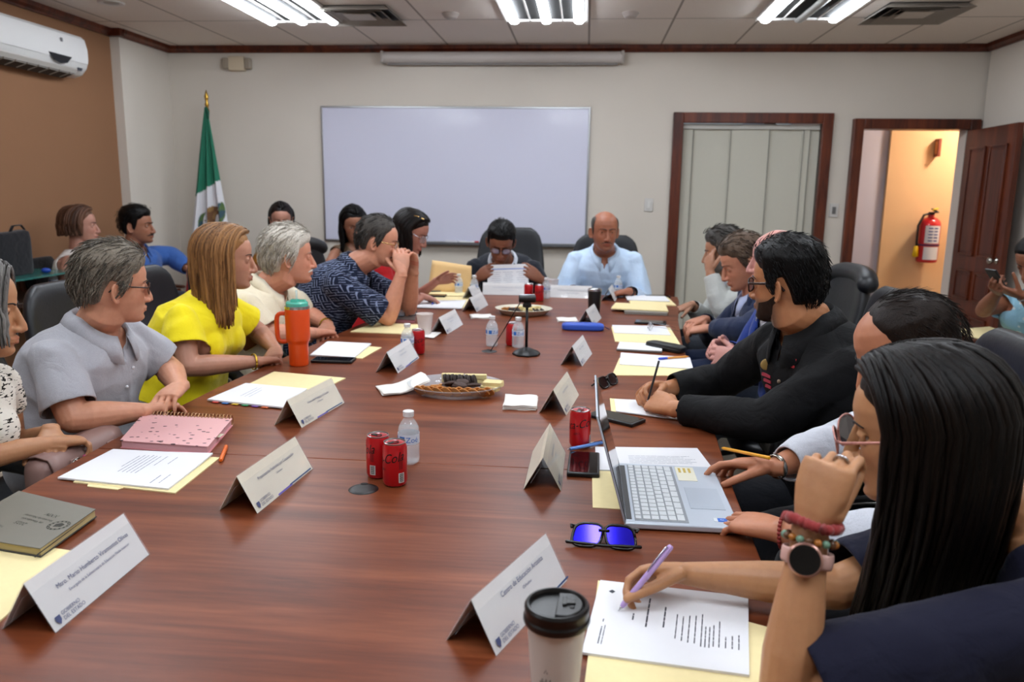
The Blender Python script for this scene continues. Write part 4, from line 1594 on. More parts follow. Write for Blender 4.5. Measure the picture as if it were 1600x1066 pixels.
def make_chair(lab, loc, rz, bh=.70, roll=True, lean=.13):
    """faces +y in its own frame"""
    ch = thing('office_chair', lab, 'chair', loc, rz, 'black office chairs')
    rounded(MB(), .54, .52, .11, (0, .02, .43)).build('seat', LEATH, ch, smooth='all')
    # backrest: tall slab curving back, wider shoulders
    zb0 = .50
    rs = []
    tl_ = list(np.linspace(0, .74, 11)) + [.80, .86, .91, .95, .975, .992, 1.0]
    nz_ = len(tl_)
    for i, t_ in enumerate(tl_):
        z = zb0 + bh * t_
        w_ = .245 + .03 * math.sin(PI * min(1, t_ * 1.15)) 
        w_ *= 1 - .36 * max(0, (t_ - .74) / .26) ** 4
        d_ = (.042 - .010 * t_) * (1 - .45 * max(0, (t_ - .9) / .1) ** 3)
        yb_ = -.235 - lean * t_ - .03 * math.sin(PI * t_) + .045 * math.exp(-((t_ - .28) / .18) ** 2)
        if i == 0: d_ *= .45
        if i == nz_ - 1: d_ *= .6
        ring = []
        for j in range(30):
            q = 2 * PI * j / 30
            x = w_ * np.sign(math.cos(q)) * abs(math.cos(q)) ** .45
            y = d_ * np.sign(math.sin(q)) * abs(math.sin(q)) ** .6
            ring.append((x, yb_ + y + .05 * (x / .26) ** 2 * .8, z))
        rs.append(ring)
    b = MB().rings(rs).build('backrest', LEATH, ch, smooth='all')
    # stitched horizontal seam of the lumbar cushion
    t_ = .42
    yb_ = -.235 - lean * t_ - .03 * math.sin(PI * t_) + .045 * math.exp(-((t_ - .28) / .18) ** 2)
    MB().tube([(x, yb_ + .038 + .05 * (x / .26) ** 2 * .8, zb0 + bh * t_ + .02 * (x / .26) ** 2) for x in np.linspace(-.23, .23, 13)], .006, n=6).build('seam', LEATH2, b, smooth='all')
    if roll:
        zt_ = zb0 + bh - .012
        yt_ = -.235 - lean
        MB().tube([(x, yt_ + .0 + .05 * (x / .26) ** 2 * .8, zt_ - .035 * (x / .24) ** 4) for x in np.linspace(-.235, .235, 13)], [(.050, .046)] * 13, n=16, round_ends=True).build('headrest', LEATH, ch, smooth='all')
    for s_ in (-1, 1):
        a = MB()
        pts = [(s_ * .26, -.22, .56), (s_ * .295, -.20, .655), (s_ * .30, -.10, .69), (s_ * .30, .10, .685), (s_ * .30, .20, .66), (s_ * .295, .235, .60), (s_ * .285, .20, .50), (s_ * .25, .12, .42)]
        cr = []
        for i in range(len(pts) - 1):
            for q in (0, .34, .67): cr.append(V(*pts[i]) * (1 - q) + V(*pts[i + 1]) * q)
        cr.append(V(*pts[-1]))
        for _ in range(2):
            cr = [cr[0]] + [(cr[i - 1] + cr[i] * 2 + cr[i + 1]) / 4 for i in range(1, len(cr) - 1)] + [cr[-1]]
        a.tube(cr, [(.026, .014)] * len(cr), n=12, up=(0, 0, 1))
        ar = a.build('armrest', BLKP, ch, smooth='all')
        e = MB()
        e.tube([p + V(s_ * .024, 0, .004) for p in cr[4:-3]], .0045, n=7)
        e.build('chrome_edge', CHR, ar, smooth='all')
    MB().lathe([(.03, .10), (.03, .25), (.022, .25), (.022, .38), (.06, .39), (.0, .39)], 16).build('gas_column', BLKP, ch, smooth=.5)
    sb = MB()
    for i in range(5):
        q = 2 * PI * i / 5 + .3
        d_ = V(math.cos(q), math.sin(q), 0)
        sb.tube([d_ * .02 + V(0, 0, .115), d_ * .16 + V(0, 0, .105), d_ * .29 + V(0, 0, .075)], [(.028, .022), (.024, .018), (.018, .012)], n=10)
    sb.build('star_base', BLKP, ch, smooth='all')
    for i in range(5):
        q = 2 * PI * i / 5 + .3
        MB().tube([(math.cos(q) * .285 - .02 * math.sin(q), math.sin(q) * .285 + .02 * math.cos(q), .03), (math.cos(q) * .285 + .02 * math.sin(q), math.sin(q) * .285 - .02 * math.cos(q), .03)], .029, n=14).build('caster', BLKP, ch, smooth=.6)
    return ch
# ---------------------------------------------------------------- cloth with patterns
def pat_marks(name, bg, ink, kind):
    t = NT(name)
    v = t.coord()
    if kind == 'dashes':      # white blouse with short black dashes and smudges
        v1 = t.coord(scale=(34, 34, 120), rot=(.3, .5, .2))
        f = t.noise(v1, 1.6, 2, .5, .2)
        v2 = t.coord(scale=(150, 150, 190))
        f2 = t.noise(v2, 1., 2, .5)
        v3 = t.coord(scale=(13, 13, 13))
        f3 = t.noise(v3, 1., 2, .5)
        a = t.n('ShaderNodeMath', operation='MULTIPLY_ADD'); t.l(f2, a.inputs[0]); a.inputs[1].default_value = .25; t.l(f, a.inputs[2])
        b = t.n('ShaderNodeMath', operation='MULTIPLY_ADD'); t.l(f3, b.inputs[0]); b.inputs[1].default_value = .45; t.l(a.outputs[0], b.inputs[2])
        col = t.ramp(b.outputs[0], [(.985, bg), (1.0, ink)])
        b.inputs[1].default_value = .45
        mp = t.n('ShaderNodeMapRange'); mp.inputs['From Min'].default_value = .93; mp.inputs['From Max'].default_value = .965
        t.l(b.outputs[0], mp.inputs['Value'])
        col = t.ramp(mp.outputs['Result'], [(.0, bg), (1.0, ink)])
    elif kind == 'weave':     # navy with small pale H-shaped marks set in a basket weave
        vs = t.coord(scale=(27, 27, 27), rot=(.2, .1, .7))
        ck = t.n('ShaderNodeTexChecker'); ck.inputs['Scale'].default_value = 1.0; t.l(vs, ck.inputs['Vector'])
        w1 = t.n('ShaderNodeTexWave', bands_direction='X'); w1.inputs['Scale'].default_value = .95; w1.inputs['Distortion'].default_value = .6; t.l(vs, w1.inputs['Vector'])
        w2 = t.n('ShaderNodeTexWave', bands_direction='Z'); w2.inputs['Scale'].default_value = .95; w2.inputs['Distortion'].default_value = .6; t.l(vs, w2.inputs['Vector'])
        mx = t.n('ShaderNodeMix'); mx.data_type = 'FLOAT'
        t.l(ck.outputs['Fac'], mx.inputs[0]); t.l(w1.outputs['Fac'], mx.inputs[2]); t.l(w2.outputs['Fac'], mx.inputs[3])
        f = t.noise(t.coord(), 60, 3, .6)
        a = t.n('ShaderNodeMath', operation='MULTIPLY_ADD'); t.l(f, a.inputs[0]); a.inputs[1].default_value = .55; t.l(mx.outputs[0], a.inputs[2])
        mp = t.n('ShaderNodeMapRange'); mp.inputs['From Min'].default_value = 1.10; mp.inputs['From Max'].default_value = 1.2; t.l(a.outputs[0], mp.inputs['Value'])
        col = t.ramp(mp.outputs['Result'], [(0, bg), (1, ink)])
    else:                     # scattered flowers
        vo = t.n('ShaderNodeTexVoronoi'); vo.inputs['Scale'].default_value = 26; t.l(v, vo.inputs['Vector'])
        f = t.noise(v, 40, 3, .6)
        a = t.n('ShaderNodeMath', operation='MULTIPLY_ADD'); t.l(f, a.inputs[0]); a.inputs[1].default_value = .4; t.l(vo.outputs['Distance'], a.inputs[2])
        col = t.ramp(a.outputs[0], [(.28, ink), (.36, '#b8c8cc'), (.46, bg)])
    t.l(col, t.b.inputs['Base Color'])
    t.set(Roughness=.85)
    t.b.inputs['Specular IOR Level'].default_value = .2
    t.bump(t.noise(v, 14, 3, .5, .6), .3, .02)
    M[name] = t.m
    return t.m


H_BLACK = hair_material('hair_black', '#020202', '#0a0808')
H_DARK = hair_material('hair_dark_brown', '#060404', '#170e0b')
H_LONGD = hair_material('hair_long_dark', '#030202', '#140d09', .38, (130, 130, 5))
H_BROWN = hair_material('hair_highlighted', '#3f2616', '#9c7046', .4, (120, 120, 5))
H_BOB = hair_material('hair_bob', '#281812', '#634434', .4, (120, 120, 6))
H_SALT = hair_material('hair_salt_pepper', '#1d1814', '#80776a', .5, (130, 60, 130))
H_GREY = hair_material('hair_grey', '#5f5a55', '#a8a39c', .5, (120, 120, 14))
H_GREYD = hair_material('hair_grey_dark', '#2c2a2a', '#86837f', .5, (120, 120, 8))
H_WHITE = hair_material('hair_white', '#6f675d', '#cfc8bc', .5, (130, 60, 130))
H_BRGREY = hair_material('hair_brown_grey', '#211813', '#5e4d40', .5, (110, 110, 30))
H_IRON = hair_material('hair_iron', '#141211', '#4c4844', .5, (130, 60, 130))
F_BLACK = mat('frame_black', '#0c0a0a', .25)
F_TORT = mat('frame_tortoise', '#2a1510', .25)
F_GOLD = mat('frame_gold', '#c9a46a', .25, 1)
F_ROSE = mat('frame_rose', '#c88f86', .3, .7)
F_SILV = mat('frame_silver', '#b9b9bc', .25, 1)


def lensmat(name, col, alpha=.25, rough=.03):
    if name in M: return M[name]
    t = NT(name)
    t.set(Base_Color=lin(col), Roughness=rough, Alpha=alpha)
    t.b.inputs['Specular IOR Level'].default_value = .8
    M[name] = t.m
    return t.m


L_CLEAR = lensmat('lens_clear', '#d8dde8', .14)
L_TINT = lensmat('lens_tint', '#3a1f2a', .86)
L_BLUE = lensmat('lens_bluish', '#5a5f9a', .45)
L_ROSE = lensmat('lens_rose', '#7a4a54', .45)

TABLE_REST = TZ + .024

# ================= left side, from the viewer towards the wall
p = person('l_blouse', 'woman with grey chin-length hair in white blouse with black dashes, cut off at left edge', (-1.455, 1.74, 1.158), (27, 8, 0), (-1.60, 1.66), -5, k=.98, fem=1, skin='#a9744f', voxel=.0030, girth=1.06,
    arms={'R': dict(w=(-1.372, 1.84, .790), e=(-1.50, 1.61, .80), d=(.55, .80, -.10), n=(.1, .0, -1), curl=((30, 45, 30), (34, 48, 30), (38, 50, 30), (42, 50, 30)), spread=4, thumb=(35, 15, 20)),
          'L': dict(w=(-1.40, 1.89, .805), pole=(-.3, .6, -1), d=(.5, -.70, -.3), n=(.0, -.1, -1), curl=(30, 35, 38, 42), thumb=(35, 10, 20))},
    top=dict(name='blouse', mat=pat_marks('blouse_dashes', '#d9d2c6', '#17130f', 'dashes'), sleeve=.32, inf=.012, scoop=(.072, .100), nh=-.01, fold=.006), legs='#1c1a1c', lid=8)
long_hair(p, H_GREYD, .115, n=260, seed=11, a_lo=34, part=.02, w=.008, t=.004, wave=.004, lift=.014)
eyebrows(p, H_DARK)
nl = MB()
for tp_, dr_, r0 in p['J']['R'][3]['tips'][:4]:
    nl.ball(tp_ + dr_ * .003 + V(-.0, -.002, .004), (.0055, .0055, .004), n=8, m=6)
nl.build('fingernails', mat('nail_pink', '#c0587c', .25), p['root'], smooth='all', off=p['base'])

p = person('l_grey', 'grey-haired man in pale grey short-sleeved shirt looking away down the room', (-1.415, 2.25, 1.156), (47, 6, -4), (-1.62, 2.28), -4, k=1.0, hs=.97, nl=.136, skin='#bb7f60', voxel=.0030, girth=1.10, belly=.03, hunch=.0,
    arms={'R': dict(w=(-1.295, 2.165, .790), e=(-1.43, 2.03, .80), d=(.40, .95, -.05), n=(.2, .0, -1), curl=(22, 24, 26, 28), thumb=(30, 15, 15)),
          'L': dict(w=(-1.265, 2.315, .828), e=(-1.40, 2.50, .84), d=(.05, -1, -.12), n=(.1, .0, -1), curl=((18, 28, 20),) * 4, spread=6, thumb=(45, 20, 20))},
    top=dict(mat=fabric('shirt_grey', '#a3a3a9'), sleeve=.84, inf=.013, loose=1.14, collar=1, fold=.008, v=(.10, .012), nh=-.006), legs='#2a2d36', stubble=.10, sw=.182)
short_hair(p, H_SALT, .013, .012, seed=21, tuft=900, tlen=.036, tw=.0019, rise=.05, amp=.0025, front=.008, freq=(170, 90))
eyebrows(p, H_SALT)
glasses(p, F_TORT, L_ROSE, half=False, w=.025, h=.018, r=.0014)
bt = MB()
for s_ in (.82, .68, .55):
    c = p['spine'](s_) + p['cf'] * (.126 * 1.10 + .035 * math.exp(-((s_ - .27) / .2) ** 2) + .019) + p['rt'] * .004
    bt.ball(c, .0055, n=10, m=6)
bt.build('button', mat('button_grey', '#c9c9cd', .4), p['root'], smooth='all', off=p['base'])
bracelet(p, 'L', 1.0, .010, .004, mat('ring_gold', '#c89a4a', .25, 1), 'wedding_ring') if False else None

p = person('l_yellow', 'woman with long highlighted brown hair in bright yellow short-sleeved blouse', (-1.385, 2.95, 1.182), (24, 6, 0), (-1.60, 2.90), -6, k=1.0, fem=1, skin='#a8735a', voxel=.0035, girth=1.14, belly=.02,
    arms={'R': dict(w=(-1.255, 2.90, .785), e=(-1.44, 2.71, .80), d=(.35, .9, -.12), n=(.2, 0, -1), curl=(26, 28, 30, 32), thumb=(30, 10, 20)),
          'L': dict(w=(-1.25, 3.06, .800), e=(-1.38, 3.22, .84), d=(.25, -.9, -.15), n=(.2, 0, -1), curl=(26, 28, 30, 32), thumb=(35, 10, 20))},
    top=dict(name='blouse', mat=fabric('blouse_yellow', '#e8d414', .04, .3), sleeve=.62, inf=.016, loose=1.28, fold=.008, scoop=(.075, .06), nh=-.004), legs='#22222a')
long_hair(p, H_BROWN, .275, n=300, seed=31, a_lo=70, part=.0, w=.009, t=.0045, wave=.006, lift=.013, thick=.013)
eyebrows(p, H_DARK)
nk_ = MB()
nk_.tube([p['N'] + p['rt'] * .062 * math.cos(q) + p['cf'] * (.045 + .062 * math.sin(q)) - p['u'] * (.02 + .055 * max(0, math.sin(q))) for q in np.linspace(-.4, PI + .4, 22)], .0016, n=6)
nk_.build('necklace', mat('necklace_dark', '#5a4630', .3, .8), p['root'], smooth='all', off=p['base'])
bracelet(p, 'R', .93, .031, .008, mat('bracelet_gold', '#c9a63c', .3, .9))

p = person('l_white', 'white-haired man with moustache in cream guayabera shirt, leaning back', (-1.350, 3.52, 1.142), (26, 2, 0), (-1.66, 3.46), -2, k=1.05, hs=.98, skin='#bb7c60', voxel=.0035, girth=1.16, belly=.05,
    arms={'R': dict(w=(-1.235, 3.50, .792), e=(-1.42, 3.32, .81), d=(.4, .8, -.15), n=(.2, 0, -1), curl=(28, 30, 32, 34), thumb=(30, 15, 20)),
          'L': dict(w=(-1.23, 3.66, .800), e=(-1.40, 3.82, .84), d=(.2, -.9, -.15), n=(.1, 0, -1), curl=(26, 28, 30, 32), thumb=(35, 10, 20))},
    top=dict(mat=fabric('guayabera', '#dcd0b6'), sleeve=1.0 if False else .86, inf=.018, loose=1.18, collar=1, fold=.008, v=(.10, .012), nh=-.006), legs='#35322e')
short_hair(p, H_WHITE, .020, .012, hl=[(0, .070), (32, .068), (45, .052), (58, .042), (66, -.01), (76, -.035), (84, -.030), (90, -.004), (104, .0), (116, -.03), (126, -.06), (150, -.085), (180, -.09)], seed=41, tuft=800, tlen=.045, tw=.0021, rise=.06, amp=.003, front=.010)
eyebrows(p, H_WHITE)
moustache(p, mat('moustache_white', '#c9c2b8', .6), .030, .0075)
pl_ = MB()
for dx in (-.05, .05):
    for s0_, s1_ in ((.86, .5),):
        pts = [p['spine'](s_) + p['cf'] * (.126 * 1.06 * 1.14 + .05 * math.exp(-((s_ - .27) / .2) ** 2) + .016) + p['rt'] * dx for s_ in np.linspace(.80, .2, 9)]
        pl_.tube(pts, .004, n=6)
o_ = pl_.build('pleat_seam', mat('guayabera_seam', '#cabda2', .8), p['root'], smooth='all', off=p['base'])
bracelet(p, 'L', .93, .033, .010, mat('watch_gold', '#c0a030', .25, 1), 'wristwatch')

p = person('l_navy', 'man with moustache in navy patterned shirt, hands folded before his mouth', (-1.058, 4.00, 1.188), (8, 12, 0), (-1.50, 3.98), -2, k=1.08, hs=.93, skin='#bd7f62', voxel=.0038, girth=1.10, belly=.03,
    arms={'R': dict(w=(-.925, 3.93, 1.035), e=(-1.00, 3.93, .805), d=(-.10, .32, 1), n=(-.45, .85, -.2), curl=((38, 55, 35),) * 4, thumb=(40, 30, 30)),
          'L': dict(w=(-.895, 4.07, 1.035), e=(-.955, 4.20, .805), d=(-.10, -.30, 1), n=(-.45, -.85, -.2), curl=((38, 50, 35),) * 4, thumb=(40, 30, 30))},
    top=dict(mat=pat_marks('shirt_weave', '#141b30', '#7f8aa6', 'weave'), sleeve=.86, inf=.016, loose=1.14, collar=1, fold=.006, v=(.10, .012), nh=-.006), legs='#23262c', stubble=.15)
short_hair(p, H_IRON, .012, .008, hl=[(0, .090), (28, .086), (42, .068), (55, .05), (66, .0), (76, -.028), (84, -.022), (88, .020), (104, .026), (116, -.005), (126, -.045), (150, -.066), (180, -.070)], seed=51, amp=.002, tuft=600, tlen=.03, tw=.0020, rise=.05)
eyebrows(p, H_IRON)
moustache(p, H_IRON, .032, .0075)
glasses(p, F_GOLD, L_CLEAR, w=.023, h=.016, r=.0014)

p = person('l_red', 'woman in red dress and eyeglasses with dark shoulder-length hair, reading phone', (-1.030, 4.66, 1.205), (-8, 26, 0), (-1.36, 4.70), -5, k=1.06, hs=.92, fem=1, skin='#9c6450', voxel=.004,
    arms={'R': dict(w=(-.98, 4.70, .815), pole=(-.2, -.4, -1), d=(.8, .25, -.25), n=(.1, 0, -1), curl=(22, 26, 30, 34), thumb=(35, 15, 15)),
          'L': dict(w=(-.93, 4.92, .885), pole=(-.2, .6, -1), d=(.9, -.1, .25), n=(.1, -.8, -.4), curl=(14, 16, 18, 20), thumb=(30, 10, 10))},
    top=dict(name='dress', mat=fabric('dress_red', '#b81a20', .05), sleeve=.45, inf=.012, loose=1.15, scoop=(.08, .07), nh=-.004), legs='#a81a20')
long_hair(p, H_DARK, .17, n=170, t=.005, seed=61, a_lo=72, w=.014, lift=.014, thick=.013)
eyebrows(p, H_DARK)
glasses(p, F_SILV, L_CLEAR, w=.026, h=.021, r=.0011)
MB().tube([p['T']((.045, .05, .112)), p['T']((.058, .01, .112)), p['T']((.066, -.03, .10))], (.005), n=6).build('hair_clip', F_GOLD, p['root'], off=p['base'])

# ================= far end
p = person('h_suit', 'man in dark suit and glasses bent over a sheet of paper at table head', (-.585, 5.50, 1.100), (-84, 30, 3), (-.58, 5.94), -88, k=1.13, skin='#7c4a34', voxel=.004, wide=1.03,
    arms={'R': dict(w=(-.745, 5.46, .850), pole=(-.45, .2, -1), d=(.6, -.25, .45), n=(.75, .6, .1), curl=(30, 34, 38, 42), thumb=(20, 30, 10)),
          'L': dict(w=(-.305, 5.46, .855), pole=(.45, .2, -1), d=(-.6, -.25, .45), n=(-.75, .6, .1), curl=(30, 34, 38, 42), thumb=(20, 30, 10))},
    top=dict(name='jacket', mat=fabric('suit_dark', '#10141f', .06, .3), sleeve=1.9, inf=.022, loose=1.1, v=(.30, .085), lapel=1, under=fabric('dress_shirt_white', '#c9cdd6'), fold=.006, nh=-.006, lapf=.012), legs='#10141f')
short_hair(p, H_BLACK, .011, .014, seed=71, tuft=260, tlen=.024, tw=.0022, rise=.1, amp=.002, front=.006)
eyebrows(p, H_BLACK, .004)
glasses(p, F_BLACK, lensmat('lens_shine', '#b9b4d0', .35), w=.024, h=.018, r=.0018)

p = person('h_blue', 'balding man in light blue long-sleeved shirt at the head of the table', (.132, 5.50, 1.192), (-80, 4, 0), (.16, 5.86), -90, k=1.13, skin='#94593f', voxel=.004, wide=1.03, girth=1.12, belly=.04,
    arms={'R': dict(w=(-.06, 5.34, .800), pole=(-.45, .3, -1), d=(.75, -.45, -.12), n=(0, -.1, -1), curl=(26, 28, 30, 32), thumb=(35, 10, 20)),
          'L': dict(w=(.30, 5.32, .800), pole=(.45, .3, -1), d=(-.85, -.35, -.12), n=(0, -.1, -1), curl=(26, 28, 30, 32), thumb=(35, 10, 20))},
    top=dict(mat=fabric('shirt_sky', '#bfd4ec', .04, .45), sleeve=1.9, inf=.018, loose=1.18, collar=1, fold=.008, v=(.09, .012), nh=-.006), legs='#2a2c34', stubble=.25, sw=.205)
short_hair(p, H_IRON, .007, .0, bald=(-.075, .062, .030), seed=81, amp=.001, hl=[(0, .14), (40, .13), (58, .055), (66, .0), (76, -.028), (84, -.022), (88, .020), (104, .026), (116, -.005), (126, -.045), (150, -.066), (180, -.070)])
eyebrows(p, H_IRON, .0036)
moustache(p, H_IRON, .030, .005)
bracelet(p, 'L', .95, .036, .022, mat('watch_black', '#0c0c0e', .35), 'wristwatch')

# ================= right side, from the wall towards the viewer
p = person('r_jacket', 'bearded man in light grey jacket holding a hand against his mouth', (.815, 4.80, 1.112), (168, 8, 0), (1.02, 4.84), 182, k=1.06, skin='#9c6a4e', voxel=.004,
    arms={'L': dict(w=(.735, 4.70, 1.005), e=(.80, 4.60, .80), d=(-.05, .40, .95), n=(.85, .5, .1), curl=(30, 34, 38, 42), thumb=(40, 20, 15)),
          'R': dict(w=(.67, 4.93, .775), pole=(.3, .8, -.6), d=(-.85, -.3, -.3), n=(.0, 0, -1), curl=(24, 26, 28, 30), thumb=(35, 10, 15))},
    top=dict(name='jacket', mat=fabric('jacket_grey', '#b4b6b2', .08, .4), sleeve=1.9, inf=.020, loose=1.08, v=(.32, .075), lapel=1, under=fabric('dress_shirt_white', '#c9cdd6'), nh=-.006), legs='#30343c', stubble=.5)
short_hair(p, H_IRON, .018, .016, seed=91, tuft=420, tlen=.036, tw=.0028, rise=.25, amp=.006, front=.016)
eyebrows(p, H_BLACK, .004)
beard(p, hair_material('beard_grey', '#4a4644', '#8a8682', .6), .005)
moustache(p, M['beard_grey'], .028, .005)

p = person('r_navy', 'man in navy suit and pale blue open collar shirt looking down at his hands', (.800, 4.10, 1.112), (184, 24, 0), (1.00, 4.14), 182, k=1.09, skin='#ab6e52', voxel=.0038, girth=1.05,
    arms={'L': dict(w=(.655, 4.05, .775), e=(.80, 3.86, .80), d=(-.8, .35, -.15), n=(0, .2, -1), curl=(30, 32, 34, 36), thumb=(35, 15, 20)),
          'R': dict(w=(.645, 4.24, .790), pole=(.3, .9, -.6), d=(-.7, -.6, -.1), n=(0, -.1, -1), curl=(26, 28, 30, 32), thumb=(35, 15, 20))},
    top=dict(name='jacket', mat=fabric('suit_navy', '#16223f', .06, .35), sleeve=1.92, inf=.022, loose=1.1, v=(.30, .085), lapel=1, under=fabric('dress_shirt_blue', '#aab4d4'), nh=-.006), legs='#16223f', stubble=.06)
short_hair(p, H_BRGREY, .012, .014, seed=101, tuft=420, tlen=.032, tw=.0024, rise=.1, amp=.003, front=.012)
eyebrows(p, H_BRGREY)
cbx = MB()
T_ = p

p = person('r_royal', 'bald man in royal blue suit, mostly hidden behind the man in black', (.770, 3.27, 1.196), (170, 5, 0), (.92, 3.30), 185, k=1.06, hs=.94, skin='#b1786a', voxel=.004, girth=1.05,
    arms={'L': dict(w=(.630, 3.16, .800), e=(.78, 2.98, .82), d=(-.8, .4, .05), n=(.1, .9, -.3), curl=((40, 50, 30),) * 4, thumb=(40, 15, 15)),
          'R': dict(w=(.615, 3.35, .805), pole=(.3, .9, -.6), d=(-.75, -.5, .15), n=(.1, -.9, -.3), curl=((40, 50, 30),) * 4, thumb=(40, 15, 15))},
    top=dict(name='jacket', mat=fabric('suit_royal', '#1c3680', .06, .35), sleeve=1.86, inf=.022, loose=1.1, v=(.30, .08), lapel=1, under=fabric('dress_shirt_white', '#c9cdd6'), nh=-.006), legs='#1d2430')
short_hair(p, H_GREY, .005, .0, bald=(-.085, .066, .035), seed=111, amp=.0008, hl=[(0, .14), (40, .13), (58, .055), (66, .0), (76, -.028), (84, -.022), (88, .020), (104, .026), (116, -.005), (126, -.045), (150, -.066), (180, -.070)])
bracelet(p, 'L', .97, .030, .005, mat('bracelet_red', '#b0282c', .6), 'bracelet')

p = person('r_black', 'bearded man with black hair and glasses in black long-sleeved shirt writing', (.572, 2.30, 1.205), (140, 4, 4), (.83, 2.27), 198, k=1.02, hs=.94, nl=.126, skin='#a66b45', voxel=.0030, girth=1.16, belly=.05, sw=.195,
    arms={'L': dict(w=(.285, 2.385, .800), e=(.52, 2.19, .825), r=.90, d=(-.62, .78, .06), n=(.35, .55, -.75), curl=((34, 45, 30), (38, 48, 30), (40, 48, 30), (42, 48, 30)), thumb=(35, 25, 25)),
          'R': dict(w=(.275, 2.60, .808), e=(.49, 2.70, .82), r=.90, d=(-.75, -.62, .10), n=(.3, -.6, -.7), curl=((30, 45, 30), (36, 48, 30), (40, 48, 30), (42, 48, 30)), thumb=(30, 25, 25))},
    top=dict(mat=fabric('shirt_black', '#060608', .1, .5, .8, .0), sleeve=1.88, inf=.016, loose=1.10, collar=1, fold=.009, nh=-.006, v=(.08, .012), ch=.04), legs='#15161c', stubble=.75, neck=.064)
short_hair(p, H_BLACK, .013, .017, seed=121, tuft=1500, tlen=.020, tw=.0012, rise=.08, amp=.004, front=.014, freq=(190, 110), hl=[(0, .072), (32, .070), (45, .055), (58, .050), (66, .0), (76, -.030), (84, -.024), (88, .024), (104, .028), (116, -.01), (126, -.055), (150, -.080), (180, -.085)])
eyebrows(p, H_BLACK, .004)
beard(p, hair_material('beard_dark', '#120b08', '#2c1d15', .6), .0012)
glasses(p, F_TORT, L_BLUE, w=.026, h=.020, r=.0024)
N_, u_2, rt_, cf_ = p['N'], p['u'], p['rt'], p['cf']
def chest_pt(x, s_, off, pp=p):
    """a point on the front of the garment"""
    bpy.context.view_layer.update()
    o = pp['spine'](s_) + pp['rt'] * x + pp['cf'] * .24 - pp['base']
    ok, loc, nn, idx = pp['garment'].ray_cast(Vector(o), Vector(-pp['cf']))
    return (np.array(loc) if ok else o - pp['cf'] * .3) + pp['base'] + pp['cf'] * off
em = MB()
em.ball(chest_pt(.062, .84, .002), (.017, .005, .017), n=14, m=8, mi=1)
for i in range(3):
    em.box(chest_pt(.062, .785 - i * .030, .002), (.046 - .008 * i, .005, .009), Matrix.Rotation(math.atan2(rt_[1], rt_[0]), 3, 'Z'))
em.build('embroidered_emblem', [mat('thread_maroon', '#9c2c3c', .7), mat('thread_gold', '#a8874a', .6)], p['root'], off=p['base'])
em = MB()
em.box(chest_pt(-.055, .90, .002), (.042, .005, .010), Matrix.Rotation(math.atan2(rt_[1], rt_[0]), 3, 'Z')).box(chest_pt(-.055, .872, .002), (.030, .005, .007), Matrix.Rotation(math.atan2(rt_[1], rt_[0]), 3, 'Z'))
em.build('embroidered_name', mat('thread_red', '#b03034', .7), p['root'], off=p['base'])
for s_ in (.78, .62, .46):
    b_ = MB(); b_.ball(chest_pt(-.004, s_, .001), .006, n=10, m=6)
    b_.build('button', mat('button_brown', '#8a7460', .35), p['root'], smooth='all', off=p['base'])

p = person('r_thin', 'man with thinning dark hair, hidden behind the long-haired woman, holding a pencil', (.685, 1.70, 1.128), (172, 26, 0), (.98, 1.74), 180, k=1.04, skin='#a96a4a', voxel=.0030, girth=1.05,
    arms={'R': dict(w=(.475, 1.865, .805), e=(.66, 1.99, .83), d=(-.90, .32, -.05), n=(.1, -.35, -.95), curl=((12, 22, 18), (20, 34, 24), (30, 40, 24), (36, 44, 24)), spread=5, thumb=(30, 25, 20)),
          'L': dict(w=(.405, 1.505, .796), e=(.60, 1.40, .82), d=(-.72, .68, -.10), n=(.05, .1, -1), curl=((14, 24, 14), (16, 28, 16), (20, 30, 18), (26, 34, 20)), spread=6, thumb=(38, 10, 15))},
    top=dict(mat=fabric('shirt_white', '#c6c9d2'), sleeve=1.86, inf=.016, loose=1.1, collar=1, fold=.007, nh=-.010), legs='#14151a')
short_hair(p, hair_material('hair_thin', '#040303', '#1d120c', .4, (160, 160, 60)), .004, .002, seed=131, tuft=1100, tlen=.026, tw=.0009, rise=.0, amp=.001, hl=[(0, .104), (28, .098), (42, .082), (55, .062), (66, .01), (76, -.028), (84, -.022), (88, .020), (104, .026), (116, -.005), (126, -.045), (150, -.066), (180, -.070)], freq=(220, 150))
eyebrows(p, H_BLACK, .0036)
bracelet(p, 'R', .985, .0295, .013, mat('steel_band', '#a7a49c', .25, 1), 'watch_band')
bracelet(p, 'L', .985, .032, .006, mat('bead_red', '#8a2a24', .5), 'beaded_bracelet', n=26, bead=.0042)

p = person('r_long', 'woman with very long dark hair in navy top, chin on fist, writing in the foreground', (.520, 1.215, 1.100), (150, 12, 4), (.98, 1.10), 172, k=1.0, fem=1, skin='#a5714b', voxel=.0026, hunch=.02,
    arms={'L': dict(w=(.318, 1.035, 1.015), e=(.285, .975, .800), d=(.22, .10, .95), n=(.62, .78, -.15), curl=((50, 70, 30), (54, 72, 30), (58, 70, 30), (60, 68, 30)), spread=2, thumb='fist', hk=1.0),
          'R': dict(w=(.193, 1.278, .809), e=(.43, 1.245, .815), d=(-.95, -.05, -.02), n=(.05, -.62, -.78), curl=((36, 40, 14), (44, 46, 22), (52, 52, 26), (58, 54, 28)), spread=1, thumb='pinch', hk=1.0)},
    top=dict(name='blouse', mat=fabric('blouse_navy', '#0d0e24', .08, .35, .85, .05), sleeve=.93, inf=.014, loose=1.18, fold=.008, nh=-.004), legs='#15161e', lid=6)
long_hair(p, H_LONGD, .40, n=560, ymove=(0, .16, 0), seed=141, a_lo=66, part=.0, w=.0075, t=.0045, wave=.006, lift=.013, spread=.014, thick=.013)
eyebrows(p, H_DARK)
